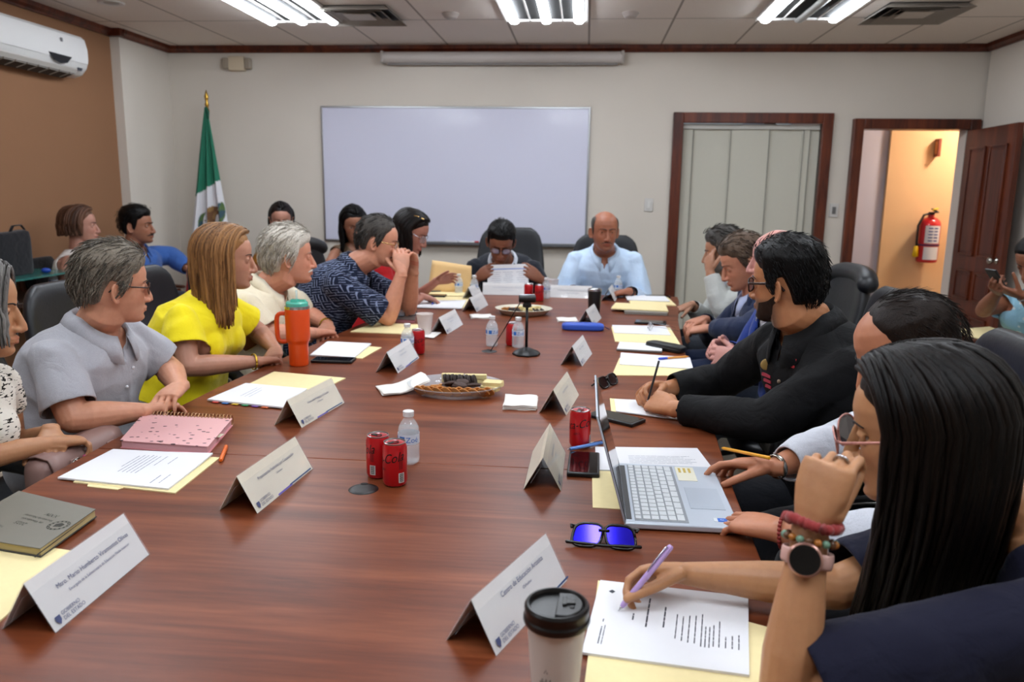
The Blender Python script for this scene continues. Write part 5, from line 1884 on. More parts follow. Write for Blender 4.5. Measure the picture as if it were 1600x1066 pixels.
glasses(p, F_ROSE, L_TINT, w=.029, h=.025, r=.0016, shape=.85, zc=-.008, temple=F_ROSE, yoff=.121)
# scrunchie, beads and watch on the raised wrist
S, E, W, A = p['J']['L']
ax = nrm(W - E); e1 = nrm(np.cross(ax, V(0, 0, 1))); e2 = np.cross(ax, e1)
sc = MB()
pts, rad = [], []
for i in range(73):
    q = 2 * PI * i / 72
    wob = .0022 * math.sin(i * 2.1) + .001 * math.sin(i * 5.3)
    pts.append(W - ax * .000 + ax * .003 * math.sin(q * 2) + (e1 * math.cos(q) + e2 * math.sin(q)) * (.0335 + wob)); rad.append(.0068 + .0016 * math.sin(i * 2.7))
sc.tube(pts, rad, n=8)
sc.build('scrunchie', fabric('scrunchie_red', '#8a2f2e', .1, .2), p['root'], smooth='all', off=p['base'])
bd = MB()
c = W - ax * .022
for i in range(18):
    q = 2 * PI * i / 18
    bd.ball(c + (e1 * math.cos(q) + e2 * math.sin(q)) * .0325, .0056, n=9, m=6, mi=i % 3)
bd.build('beaded_bracelet', [mat('bead_amber', '#a5652a', .2), mat('bead_green', '#6c8f78', .25), mat('bead_brown', '#5a3a22', .25)], p['root'], smooth='all', off=p['base'])
wr = MB()
c = W - ax * .046
wr.tube([c + (e1 * math.cos(q) + e2 * math.sin(q)) * .0325 for q in np.linspace(0, 2 * PI, 33)], [(.0105, .0016)] * 33, n=8, up=e1)
wt = wr.build('watch_strap', mat('strap_rose', '#c39a90', .5), p['root'], smooth='all', off=p['base'])
tocam = nrm(V(-.35, -.93, .1)); tocam = nrm(tocam - ax * np.dot(tocam, ax))
cc = c + tocam * .034
s1 = nrm(np.cross(ax, tocam)); R3 = np.stack([s1, ax, tocam], 1)
wc = MB()
wc.lathe([(.0, -.004), (.0205, -.004), (.0225, -.001), (.0225, .004), (.0205, .0065), (.0, .0065)], 36, caps=False)
wc.v = [tuple(cc + R3 @ np.array(q)) for q in wc.v]
wc.build('watch_case', mat('case_rose', '#b98d80', .3, .8), p['root'], smooth=.6, off=p['base'])
wd = MB(); wd.lathe([(.0, .0067), (.0195, .0067), (.0, .0072)], 36, caps=False)
wd.v = [tuple(cc + R3 @ np.array(q)) for q in wd.v]
wd.build('watch_dial', mat('dial_black', '#050506', .08), p['root'], off=p['base'])
tp0 = p['J']['L'][3]['tips']
S, E, W, A = p['J']['L']
d_ = nrm(V(*A['d'])); n_ = nrm(V(*A['n']) - d_ * np.dot(V(*A['n']), d_)); th_ = np.cross(n_, d_)
q_ = nrm(d_ * math.cos(54 * D2R) + n_ * math.sin(54 * D2R)); r1 = np.cross(q_, th_)
rc = W + d_ * .081 + th_ * .0095 + q_ * .016
rg = MB(); rg.tube([rc + th_ * .0098 * math.cos(a) + r1 * .0098 * math.sin(a) for a in np.linspace(0, 2 * PI, 25)], [.0016 + .0008 * math.sin(a * 9) ** 2 for a in range(25)], n=6)
rg.build('ring', F_SILV, p['root'], smooth='all', off=p['base'])

# ================= along the walls
p = person('w_bob', 'woman with brown bob in sleeveless white top by the brown wall', (-3.545, 5.30, 1.172), (22, 0, 0), (-3.54, 5.28), 10, k=1.06, fem=1, skin='#a3705c', voxel=.004, girth=1.1,
    arms={'R': dict(w=(-3.38, 5.22, .70), e=(-3.56, 5.09, .80), d=(.8, .5, -.2), n=(0, 0, -1)), 'L': dict(w=(-3.34, 5.36, .72), pole=(-.3, .8, -1), d=(.6, -.8, -.1), n=(0, 0, -1))},
    top=dict(name='blouse', mat=fabric('top_white', '#cfc9c4'), sleeve=0, inf=.014, nh=-.01, scoop=(.06, .05)), legs='#23242c')
long_hair(p, H_BOB, .085, n=100, seed=151, a_lo=70, w=.015, lift=.016, thick=.016, wave=.003)
eyebrows(p, H_DARK)
p = person('w_blue', 'man with black moustache in blue long-sleeved shirt by the corner', (-3.395, 5.76, 1.155), (8, 0, 0), (-3.50, 5.86), -8, k=1.12, skin='#8c583f', voxel=.004, girth=1.12, belly=.05,
    arms={'R': dict(w=(-3.25, 5.66, .74), pole=(-.3, -.8, -1), d=(.7, .6, -.2), n=(0, 0, -1)), 'L': dict(w=(-3.14, 6.02, .80), e=(-3.33, 6.10, .90), d=(.8, -.4, -.3), n=(0, 0, -1))},
    top=dict(mat=fabric('shirt_blue', '#355a9c', .06, .45), sleeve=1.9, inf=.018, loose=1.14, collar=1, v=(.12, .02), nh=-.012, fold=.008), legs='#24262e', stubble=.15)
short_hair(p, H_BLACK, .016, .016, seed=161, tuft=260, tlen=.024, tw=.0022, rise=.1, amp=.003, front=.010)
eyebrows(p, H_BLACK, .0048)
moustache(p, H_BLACK, .032, .009)
p = person('w_mustard', 'woman with brown hair tied back, mostly hidden behind the white-haired man', (-2.478, 6.30, 1.200), (-68, 12, 0), (-2.48, 6.52), -72, k=1.08, fem=1, skin='#a5705a', voxel=.0045,
    arms={'R': dict(w=(-2.58, 6.12, .74), pole=(-.8, .3, -1), d=(.8, -.5, -.2), n=(0, 0, -1)), 'L': dict(w=(-2.36, 6.14, .74), pole=(.8, .3, -1), d=(-.8, -.5, -.2), n=(0, 0, -1))},
    top=dict(name='blouse', mat=pat_marks('blouse_mustard', '#8a5a22', '#2a1c12', 'flower'), sleeve=.5, inf=.012, nh=-.004), legs='#22232a')
long_hair(p, H_DARK, .20, n=90, seed=171, a_lo=98, w=.013, lift=.010, thick=.010)
eyebrows(p, H_DARK)
p = person('w_dark', 'woman with long black hair looking down in front of the whiteboard', (-1.875, 6.30, 1.180), (-62, 22, 0), (-1.86, 6.52), -72, k=1.08, fem=1, skin='#8f5c44', voxel=.0045,
    arms={'R': dict(w=(-1.91, 6.06, .76), e=(-2.06, 6.22, .86), d=(.9, -.3, -.2), n=(0, 0, -1)), 'L': dict(w=(-1.66, 6.12, .76), pole=(.8, .3, -1), d=(-.8, -.5, -.2), n=(0, 0, -1))},
    top=dict(name='blouse', mat=pat_marks('blouse_leopard', '#6f5a48', '#2a1e18', 'flower'), sleeve=.12, inf=.012, nh=-.004), legs='#22232a')
long_hair(p, H_BLACK, .24, n=150, seed=181, a_lo=84, w=.014, lift=.014, thick=.013)
eyebrows(p, H_BLACK)
p = person('w_floral', 'woman in light blue floral blouse looking at her phone beside the open door', (2.320, 4.30, 1.138), (208, 28, 0), (2.47, 4.42), 205, k=1.06, fem=1, skin='#7a4830', voxel=.004, girth=1.1,
    arms={'R': dict(w=(2.105, 4.205, .985), e=(2.14, 4.40, .86), d=(-.55, -.75, .25), n=(.35, -.2, .9), curl=(35, 38, 40, 42), thumb=(45, 40, 10)),
          'L': dict(w=(2.145, 4.05, .985), e=(2.30, 4.08, .83), d=(-.85, .45, .25), n=(.3, .3, .9), curl=(35, 38, 40, 42), thumb=(45, 40, 10))},
    top=dict(name='blouse', mat=pat_marks('blouse_floral', '#7fa6b8', '#c9a08a', 'flower'), sleeve=.5, inf=.014, loose=1.2, nh=-.006, scoop=(.06, .05)), legs='#2b4a86')
short_hair(p, H_BLACK, .010, .006, hl=HL_LONG, seed=191, amp=.001)
MB().ball(p['T']((0, -.125, .01)), (.035, .03, .04)).build('hair_bun', H_BLACK, p['root'], smooth='all', off=p['base'])
eyebrows(p, H_BLACK)
bracelet(p, 'L', .96, .029, .012, F_SILV, 'wristwatch')
p = person('w_grey', 'person in grey long sleeve at the right edge, only an arm in view', (2.16, 3.36, 1.22), (185, 0, 0), (2.34, 3.38), 182, k=1.04, skin='#94603f', voxel=.006,
    arms={'R': dict(w=(1.98, 3.28, .70), e=(1.865, 3.47, .775), d=(.2, -1, -.1), n=(0, 0, -1)), 'L': dict(w=(2.02, 3.22, .70), pole=(.3, -.8, -1), d=(-.6, .8, -.2), n=(0, 0, -1))},
    top=dict(mat=fabric('shirt_greyblue', '#8d949c'), sleeve=1.9, collar=1, voxel=.009, loose=1.15), legs='#3a3d42')
short_hair(p, H_BLACK, .012, .010, seed=201)
eyebrows(p, H_BLACK)
# ---------------------------------------------------------------- chairs in place
def chair_for(key, lab, back=.0, turn=0, roll=False, bh=.58, side=0., yaw=None):
    p = PEOPLE[key]
    a = (yaw if yaw is not None else math.degrees(math.atan2(p['cf'][1], p['cf'][0]))) * D2R
    f = V(math.cos(a), math.sin(a), 0)
    loc = p['base'] - f * back + V(f[1], -f[0], 0) * side
    key_ = (roll, bh)
    rz = a - PI / 2 + turn * D2R
    if key_ not in CH:
        CH[key_] = make_chair(lab, tuple(loc), rz, bh, roll)
        return CH[key_]
    return dup(CH[key_], tuple(loc), rz, lab)


CH = {}
chair_for('l_blouse', 'black leather office chair of the woman in the dashed blouse at left edge', .06)
chair_for('l_grey', 'black leather office chair behind the man in the grey shirt', .10, 8)
chair_for('l_yellow', 'black leather office chair behind the woman in the yellow blouse', .10, 4)
chair_for('l_white', 'black leather office chair behind the white-haired man', .06, 0)
chair_for('l_navy', 'black leather office chair behind the man in the navy patterned shirt', .12, -6, bh=.62)
chair_for('l_red', 'black office chair with rolled headrest behind the woman in red', .10, -10, roll=True, bh=.62)
chair_for('h_suit', 'black office chair of the man in the dark suit at table head', .04, bh=.67)
chair_for('h_blue', 'black office chair of the balding man in light blue at table head', .02, bh=.63)
chair_for('r_jacket', 'black office chair of the man in the light grey jacket', .0)
chair_for('r_navy', 'black office chair with rolled headrest behind the man in the navy suit', .02, roll=True)
chair_for('r_royal', 'black office chair behind the bald man in royal blue', .0, -6)
chair_for('r_black', 'black office chair behind the bearded man in the black shirt', .02, -8, yaw=182)
chair_for('r_thin', 'black office chair of the man with thinning hair', .10, 4, bh=.40)
chair_for('r_long', 'black office chair of the long-haired woman in the foreground', .12, 8, bh=.50)


def visitor_chair(lab, loc, rz):
    ch = thing('visitor_chair', lab, 'chair', loc, rz, 'visitor chairs along the walls')
    WD = mat('chair_wood', '#5a2e18', .4)
    UP = fabric('chair_black_cloth', '#15151a')
    rounded(MB(), .48, .46, .08, (0, 0, .43)).build('seat', UP, ch, smooth='all')
    b = MB()
    rs = []
    for i, z in enumerate((.58, .60, .80, .92, .94)):
        k = (.9, 1, 1, 1, .9)[i]
        rs.append([(.23 * k * np.sign(math.cos(q)) * abs(math.cos(q)) ** .4, -.25 - (z - .58) * .2 + .03 * k * np.sign(math.sin(q)) * abs(math.sin(q)) ** .6, z) for q in 2 * PI * np.arange(24) / 24])
    b.rings(rs).build('backrest', UP, ch, smooth='all')
    for sx in (-1, 1):
        MB().tube([(sx * .23, .20, 0), (sx * .24, .20, .64)], .018, n=8).build('leg', WD, ch, smooth=.6)
        MB().tube([(sx * .23, -.26, 0), (sx * .235, -.24, .45), (sx * .235, -.33, .92)], .018, n=8).build('leg', WD, ch, smooth=.6)
        MB().tube([(sx * .25, -.28, .655), (sx * .26, -.05, .665), (sx * .26, .22, .655)], [(.028, .014)] * 3, n=10, up=(0, 0, 1), round_ends=True).build('armrest', WD, ch, smooth='all')
    return ch


vc = None
for key, lab in (('w_floral', 'wooden-armed black visitor chair of the woman in the floral blouse'), ('w_bob', 'visitor chair of the woman in the sleeveless white top'), ('w_blue', 'visitor chair of the man in the blue shirt'),
                 ('w_mustard', 'visitor chair of the woman with tied-back hair'), ('w_dark', 'visitor chair of the woman with long black hair at the whiteboard'), ('w_grey', 'visitor chair of the person in grey sleeve')):
    p = PEOPLE[key]
    a = math.atan2(p['cf'][1], p['cf'][0])
    if vc is None: vc = visitor_chair(lab, tuple(p['base']), a - PI / 2)
    else: dup(vc, tuple(p['base']), a - PI / 2, lab)

# ---------------------------------------------------------------- papers and folders
PAPER = mat('paper_white', '#dcdcdf', .75, spec=.2)
MANILA = mat('manila', '#e6d5a2', .75, var=.02, scale=60, spec=.2)
INK = mat('ink', '#3d3f48', .8)
INKB = mat('ink_blue', '#2a3c78', .7)


def bil(c, u, v):
    c = [V(*p) for p in c]
    return (c[0] * (1 - u) + c[1] * u) * (1 - v) + (c[3] * (1 - u) + c[2] * u) * v


def sheet(name, lab, cat, corners, z=0., th=.003, m=None, curl=0., group=None, tab=None, part='sheets'):
    """a flat stack with four ground corners; z above the table top"""
    c = sum(V(*p) for p in corners) / 4
    root = thing(name, lab, cat, (c[0], c[1], TZ + z), 0, group)
    mb = MB()
    n = 10
    top, bot = [], []
    for i in range(n + 1):
        for j in range(n + 1):
            u, v = i / n, j / n
            p = bil(corners, u, v) - c
            h = curl * max(0, (u + v - 1.35)) ** 2 * 2
            top.append((p[0], p[1], th + h)); bot.append((p[0], p[1], h))
    k = (n + 1) ** 2
    fs = []
    for i in range(n):
        for j in range(n):
            a, b, d, e = i * (n + 1) + j, (i + 1) * (n + 1) + j, (i + 1) * (n + 1) + j + 1, i * (n + 1) + j + 1
            fs.append((a, b, d, e)); fs.append((k + a, k + e, k + d, k + b))
    rim = [(i * (n + 1)) for i in range(n + 1)] + [n * (n + 1) + j for j in range(1, n + 1)] + [i * (n + 1) + n for i in range(n - 1, -1, -1)] + [j for j in range(n - 1, 0, -1)]
    for i in range(len(rim)):
        a, b = rim[i], rim[(i + 1) % len(rim)]
        fs.append((a, k + a, k + b, b))
    mb.add(top + bot, fs)
    if tab is not None:      # folder tab along edge 0-1 (u range) sticking out by w
        u0, u1, w = tab
        a, b = bil(corners, u0, 0) - c, bil(corners, u1, 0) - c
        o = nrm(V(*corners[0]) - V(*corners[3])) * w
        q = [a, b, b + o - (b - a) * .08, a + o + (b - a) * .08]
        mb.prism([(p[0], p[1]) for p in q], 0, th * .7)
    mb.build(part, m or PAPER, root)
    root['_c'] = [tuple(map(float, p)) for p in corners]
    return root, c, th


def print_lines(sh, rows, m=None, h=.0022, name='lettering', seed=1):
    """rows: (u, v0, v1) or with bold factor; text rows run along v at constant u"""
    root, c, th = sh
    corners = [V(*p) for p in root['_c']]
    del root['_c']
    r = random.Random(seed)
    mb = MB()
    for row in rows:
        u, v0, v1 = row[:3]
        hh = h * (row[3] if len(row) > 3 else 1)
        v = v0
        while v < v1 - .004:
            L = r.uniform(.03, .11)
            e = min(v1, v + L)
            p0, p1 = bil(corners, u, v) - c, bil(corners, u, e) - c
            d = nrm(p1 - p0); nn = V(-d[1], d[0]) * hh / 2
            mb.add([(p0[0] - nn[0], p0[1] - nn[1], th + .0004), (p1[0] - nn[0], p1[1] - nn[1], th + .0004), (p1[0] + nn[0], p1[1] + nn[1], th + .0004), (p0[0] + nn[0], p0[1] + nn[1], th + .0004)], [(0, 1, 2, 3)])
            v = e + .007
    return mb.build(name, m or INK, root)


def noc(sh):
    if '_c' in sh[0]: del sh[0]['_c']
    return sh


# --- woman in the dashed blouse, man in grey, woman in yellow
noc(sheet('folder', 'manila folder under the grey notebook at the left edge of table', 'folder', [(-1.16, 1.10), (-.915, 1.075), (-.945, 1.32), (-1.19, 1.36)], 0, .003, MANILA))
noc(sheet('folder', 'manila folder under the white papers beside the pink notebook', 'folder', [(-1.185, 1.66), (-.915, 1.625), (-.925, 1.87), (-1.19, 1.88)], 0, .003, MANILA, tab=(.15, .5, .014)))
s_ = sheet('document', 'white papers before the woman in dashed blouse, beside the pink notebook', 'document', [(-1.232, 1.672), (-.938, 1.638), (-.948, 1.880), (-1.225, 1.885)], .0034, .004, PAPER, .004)
print_lines(s_, [(.80, .08, .30, 1.2), (.87, .10, .34), (.72, .62, .86), (.62, .55, .85), (.56, .30, .84), (.52, .30, .84), (.48, .30, .86), (.44, .30, .84), (.40, .30, .85), (.36, .45, .82), (.93, .78, .96, 1.4), (.905, .78, .92)], mat('ink_pale', '#8c8f9c', .8), .0025, seed=2)
noc(sheet('folder', 'manila folder under the papers of the woman in yellow', 'folder', [(-1.19, 2.45), (-.93, 2.40), (-.868, 2.77), (-1.165, 2.83)], 0, .004, MANILA))
sh_ = sheet('document', 'white papers before the woman in yellow, behind the second name plate', 'document', [(-1.215, 2.392), (-.935, 2.335), (-.945, 2.575), (-1.185, 2.62)], .0044, .005, PAPER)
print_lines(sh_, [(.3, .3, .8), (.36, .3, .82), (.42, .3, .7)], M['ink_pale'], seed=3)
tbm = MB()
for i, cx in enumerate(np.linspace(.15, .85, 6)):
    pass
q = thing('index_tabs', 'row of coloured index tabs along the edge of the papers of woman in yellow', 'index tabs', (-1.07, 2.36, TZ))
for i in range(6):
    u = .12 + i * .13
    p0 = V(-1.215, 2.392) * (1 - u) + V(-.935, 2.335) * u - V(-1.07, 2.36)
    MB().box((p0[0], p0[1] - .004, .0035), (.022, .012, .0016), Matrix.Rotation(-.2, 3, 'Z')).build('index_tab', mat('tab%d' % i, ('#c0392b', '#2f6fb0', '#d6b12a', '#2f8f5a', '#7a4aa0', '#d0602a')[i], .5), q)
# --- white-haired man
noc(sheet('folder', 'manila folder under the papers beside the orange tumbler', 'folder', [(-1.06, 3.16), (-.905, 3.12), (-.885, 3.36), (-1.04, 3.40)], 0, .003, MANILA))
noc(sheet('document', 'white papers beside the orange tumbler in front of white-haired man', 'document', [(-1.13, 3.13), (-.935, 3.11), (-.945, 3.41), (-1.155, 3.43)], .0034, .006, PAPER))
# --- navy pattern man
noc(sheet('folder', 'manila folder beside the foam cup before the navy patterned shirt', 'folder', [(-1.135, 3.72), (-.80, 3.70), (-.83, 3.98), (-1.09, 4.00)], 0, .004, MANILA))
noc(sheet('napkin', 'white napkin under the foam cup', 'napkin', [(-.83, 3.66), (-.70, 3.61), (-.69, 3.76), (-.81, 3.79)], .0042, .002, mat('napkin_white', '#e2ded8', .9)))
nb = sheet('notebook', 'dark grey notebook with mauve edge before the man in navy patterned shirt', 'notebook', [(-1.115, 4.075), (-.885, 4.045), (-.935, 4.33), (-1.13, 4.33)], 0, .014, mat('mauve', '#b0757c', .6), part='pages')
noc(nb)
cb_ = MB(); cb_.prism([(x - nb[1][0], y - nb[1][1]) for x, y in [(-1.117, 4.073), (-.883, 4.043), (-.933, 4.332), (-1.132, 4.332)]], .0142, .0162)
cb_.build('cover', mat('cover_dark', '#5a504c', .5), nb[0])
# --- woman in red
noc(sheet('folder', 'manila folder under papers and phone before the woman in red', 'folder', [(-1.03, 4.72), (-.70, 4.60), (-.72, 5.15), (-1.02, 5.18)], 0, .004, MANILA))
noc(sheet('document', 'white papers with a blue pen before the woman in red', 'document', [(-1.045, 4.56), (-.715, 4.56), (-.735, 4.88), (-1.03, 4.86)], .0044, .006, PAPER, .006))
# --- table head
# --- right side
noc(sheet('folder', 'topmost manila folder at far right corner of the table', 'folder', [(.30, 4.98), (.58, 4.96), (.565, 5.36), (.29, 5.36)], 0, .006, MANILA))
noc(sheet('document', 'white papers on the folder at the far right table corner', 'document', [(.285, 5.12), (.555, 5.10), (.55, 5.36), (.28, 5.37)], .0064, .006, PAPER))
noc(sheet('notebook', 'grey notebook under the folder at the right of the nearer far folder', 'notebook', [(.24, 4.57), (.485, 4.55), (.50, 4.80), (.25, 4.82)], 0, .014, mat('book_grey', '#7d776f', .6), part='cover'))
noc(sheet('folder', 'manila folder lying across the grey notebook on the right', 'folder', [(.165, 4.66), (.495, 4.60), (.505, 4.86), (.20, 4.90)], .0145, .006, MANILA, tab=(.0, .3, .012)))
noc(sheet('folder', 'manila folder under the silver eyeglasses on the right side', 'folder', [(.155, 3.68), (.456, 3.65), (.456, 4.12), (.15, 4.10)], 0, .003, MANILA, tab=(.05, .3, .012)))
noc(sheet('document', 'white paper under the silver eyeglasses on the right side', 'document', [(.16, 3.90), (.435, 3.88), (.435, 4.14), (.155, 4.13)], .0034, .003, PAPER))
noc(sheet('folder', 'manila folder with the blue and orange pen on it', 'folder', [(.118, 2.97), (.432, 3.01), (.455, 3.32), (.16, 3.30)], 0, .003, MANILA))
noc(sheet('document', 'white paper under the blue and orange pen', 'document', [(.155, 3.16), (.445, 3.12), (.46, 3.34), (.17, 3.40)], .0034, .003, PAPER))
noc(sheet('folder', 'manila folder under the hands of the man in black shirt', 'folder', [(.10, 2.46), (.36, 2.38), (.40, 2.58), (.10, 2.62)], 0, .003, MANILA))
noc(sheet('document', 'white paper under the hands of the man in black shirt', 'document', [(.115, 2.45), (.385, 2.36), (.40, 2.60), (.115, 2.60)], .0034, .003, PAPER))
noc(sheet('folder', 'manila folder sticking out from under the laptop', 'folder', [(.035, 1.665), (.20, 1.66), (.21, 1.90), (.035, 1.905)], 0, .0012, MANILA))
s_ = sheet('document', 'white printed papers behind the laptop', 'document', [(.045, 1.905), (.045, 2.09), (.325, 2.115), (.345, 1.93)], 0, .003, PAPER)
print_lines((s_[0], s_[1], s_[2]), [(.2, .15, .5), (.3, .3, .85), (.36, .3, .9), (.42, .3, .85), (.48, .3, .9), (.54, .3, .8), (.6, .3, .86)], M['ink_pale'], seed=5)
noc(sheet('folder', 'manila folder under the writing woman\'s printed papers', 'folder', [(.012, .93), (.29, .90), (.315, 1.20), (.042, 1.325)], 0, .003, MANILA))
s_ = sheet('document', 'printed white papers the long-haired woman is writing on', 'document', [(.014, 1.088), (.256, 1.058), (.300, 1.29), (.046, 1.318)], .0034, .004, PAPER)
rows = [(.085, .12, .34, 1.1), (.105, .12, .36, .8), (.085, .40, .44), (.27, .47, .56, 1.5), (.36, .40, .80, 1.6), (.47, .42, .70, 1.5), (.55, .30, .62), (.59, .28, .60), (.63, .27, .62), (.67, .27, .63), (.71, .24, .66), (.735, .24, .50), (.76, .24, .50), (.785, .26, .54), (.82, .26, .60), (.86, .26, .40), (.90, .26, .42), (.94, .26, .44)]
print_lines(s_, rows, INK, .0017, seed=6)
q = MB(); cc_ = bil([(.014, 1.088), (.256, 1.058), (.300, 1.29), (.046, 1.318)], .10, .84) - s_[1]
q.prism([(cc_[0] - .006, cc_[1]), (cc_[0], cc_[1] - .006), (cc_[0] + .005, cc_[1]), (cc_[0], cc_[1] + .006)], s_[2] + .0002, s_[2] + .0006)
q.build('printed_crest', INK, s_[0])

# --- sheet held up by the man in the suit, name cards before both men at the head
t_ = thing('document', 'printed sheet with a blue headline held up by the man in dark suit', 'document', (-.525, 5.415, .858))
Rm = Matrix.Rotation(-.05, 3, 'Y') @ Matrix.Rotation(-.30, 3, 'X')
MB().box((0, 0, 0), (.285, .0012, .20), Rm).build('sheet', PAPER, t_)
q = MB()
def on_sheet(x, z, w_, h_): 
    q.box(Rm @ Vector((x, -.0011, z)), (w_, .0006, h_), Rm)
on_sheet(.01, .068, .24, .006)
q.build('headline', mat('headline_blue', '#5a7cc4', .6), t_)
q = MB()
for i in range(9):
    for a, b in ((-.085, .07), (0, .07), (.09, .06)):
        on_sheet(a + .004 * (i % 3), .045 - i * .014, b * (1 - .1 * ((i * 7) % 4)), .0022)
q.build('lettering', M['ink_pale'], t_)
t_ = thing('folder', 'large manila folder standing open between the woman in red and the suit', 'folder', (-.90, 5.30, TZ + .007), .10)
q = MB()
rs = []
for v_ in np.linspace(0, 1, 7):
    rs.append([(-.135 + .27 * u_ - .03 * (1 - v_) * (1 - u_), .03 * v_ + .012 * math.sin(u_ * 5) * v_, .215 * v_ * (1 - .16 * u_ * (1 if v_ > .9 else 1) + .0)) for u_ in np.linspace(0, 1, 9)])
q.rings(rs, closed=False, cap0=False, cap1=False)
q.build('flap', mat('manila_flap', '#e2bd84', .75), t_, smooth='all', solid=.0015)
MB().prism([(-.15, -.20), (.14, -.20), (.14, .0), (-.165, .0)], 0, .003).build('flap', MANILA, t_)


# ---------------------------------------------------------------- acrylic name plates
ACR = lensmat('acrylic_clear', '#dfe3e8', .13, .04)
CARD = mat('card_white', '#d9d6d4', .6, var=.03, scale=12)
CARD2 = mat('card_cream', '#ddd3bd', .6, var=.07, scale=14)
INKN = mat('ink_navy', '#454d72', .6)


def tent(lab, nf, dirdeg, L=.285, w=.093, H=.083, card=None, texts=None, stripe=False, logo=True, dirw=None, name='name_plate', pale=False):
    d = V(math.cos(dirdeg * D2R), math.sin(dirdeg * D2R)); wv = V(-d[1], d[0])
    c = V(*nf) + d * L / 2 + wv * w / 2
    root = thing(name, lab, 'name plate', (c[0], c[1], TZ), dirdeg * D2R, 'name plates on the table')
    th = .0022

    def vee(off, t, zt=0.):
        """cross-section of an upside-down V, t thick, inset by off"""
        hw, hh = w / 2 - off, H - off * 1.1
        o = [(-hw, 0), (0, hh), (hw, 0)]
        i_ = [(hw - t * 1.2, 0), (0, hh - t * 1.6), (-hw + t * 1.2, 0)]
        return o + i_
    for off, t, m_, nm, LL in ((0, .0016, ACR, 'acrylic_holder', L), (.0022, .0006, card or CARD, 'card', L - .004)):
        pr_ = vee(off, t)
        rs = [[(x, a, b) for a, b in pr_] for x in (-LL / 2, LL / 2)]
        MB().rings(rs).build(nm, m_, root)
    ld = MB()
    for sg in (-1,):
        ld.box((0, w * .29 - .010, H * .42), (L - .004, .0014, .045), Matrix.Rotation(.51, 3, 'X'))
    ld.build('inner_ledge', ACR, root)
    # lettering on the face that looks to local -y
    s = math.hypot(w / 2, H)
    Y = V(0, w / 2, H) / s; Z = V(0, -H, w / 2) / s; X = V(1, 0, 0)

    def mx(u, v, k=1., sh=0):
        m4 = Matrix.Identity(4)
        o = V(-L / 2, -w / 2, 0) + X * u + Y * v + Z * .0006
        for i in range(3):
            m4[i][0] = X[i]; m4[i][1] = Y[i]; m4[i][2] = Z[i]; m4[i][3] = o[i]
        return m4
    if texts:
        text('lettering', [(a, b, mx(u, v), 'CENTER') for a, b, u, v in texts], INKN if not pale else M['ink_pale'], root)
    if logo:
        text('logo_lettering', [('GOBIERNO', .0092, mx(.028, .019), 'LEFT'), ('DEL ESTADO', .0092, mx(.028, .010), 'LEFT')], INKN, root)
        q = MB()
        sh_ = [(.012, .021), (.024, .021), (.024, .013), (.018, .006), (.012, .013)]
        q.add([tuple(mx(u, v) @ Vector((0, 0, .0002))) for u, v in sh_], [(0, 1, 2, 3, 4)])
        q.build('shield', INKN, root)
    if stripe:
        for u0, u1, v0, v1, cl in ((.10, .17, .002, .006, '#6a5aa8'), (.16, .275, .0045, .0075, '#2b4a78')):
            q = MB(); q.add([tuple(mx(u, v) @ Vector((0, 0, .0002))) for u, v in ((u0, v0), (u1, v0), (u1, v1), (u0, v1))], [(0, 1, 2, 3)])
            q.build('stripe', mat('stripe' + cl.strip('#'), cl, .5), root)
    return root


tent('name plate nearest at left, with a long name above the state government logo', (-.806, 1.056), 90.4, L=.276, texts=[('Mtro. Mario Humberto Viramontes Olivas', .0118, .150, .058), ('Encargado de la Subsecretaría de Educación Media Superior', .0072, .155, .042)])
tent('name plate left of the red cans, second from the viewer on the left', (-.684, 1.541), 85.3, L=.288, card=CARD2, stripe=True, texts=[('Preparatorias Federales por Cooperación', .0105, .15, .062), ('Chihuahua', .007, .15, .048)])
tent('name plate before the papers of the woman in yellow', (-.81, 2.156), 82, L=.292, card=CARD2, stripe=True, texts=[('Universidad Pedagógica del Estado', .010, .16, .058), ('de Chihuahua', .007, .16, .046)])
tent('name plate before the orange tumbler and the small bottle', (-.696, 2.886), 86, L=.295, stripe=True, texts=[('Subsecretaría de', .011, .15, .068), ('Educación Superior', .011, .15, .054)], pale=True)
tent('name plate beside the white foam cup', (-.655, 3.745), 84, L=.30, texts=[('Dirección de Educación', .011, .15, .062), ('Media Superior', .010, .15, .048)], pale=True)
tent('name plate next to the folder of the woman in red', (-.613, 4.49), 84, L=.30, texts=[('Coordinación General', .011, .15, .060)], pale=True)
tent('farthest name plate on the left beside the paper of the man in suit', (-.70, 5.00), 84, L=.24, w=.085, texts=[('Secretaría', .012, .12, .058)], pale=True, logo=False)
tent('farthest name plate on the right behind the black tumbler', (.205, 5.10), 83, L=.27, texts=[('Delegación', .012, .13, .060)], pale=True, logo=False)
tent('name plate standing behind the blue case on the right', (.060, 4.125), 80, L=.27, texts=[('Dirección General', .011, .13, .060)], pale=True)
tent('name plate right of the webcam stand', (.006, 3.120), 81, L=.27, texts=[('Educación Tecnológica', .011, .13, .060)], pale=True)
tent('name plate behind the single red can by the laptop', (-.040, 2.395), 82, L=.27, card=CARD2, texts=[('Educación Profesional', .011, .13, .060)], pale=True)
tent('name plate left of the laptop and the black phone', (-.036, 1.755), 89.4, L=.284, card=CARD2, texts=[('Colegio de Bachilleres', .011, .14, .062), ('del Estado', .008, .14, .048)], pale=True)
tent('name plate nearest at right behind the coffee cup, with artistic education title', (-.113, 1.072), 68, L=.272, stripe=True, texts=[('Centro de Educación Artística', .0125, .148, .066), ('Chihuahua', .0075, .15, .050)])
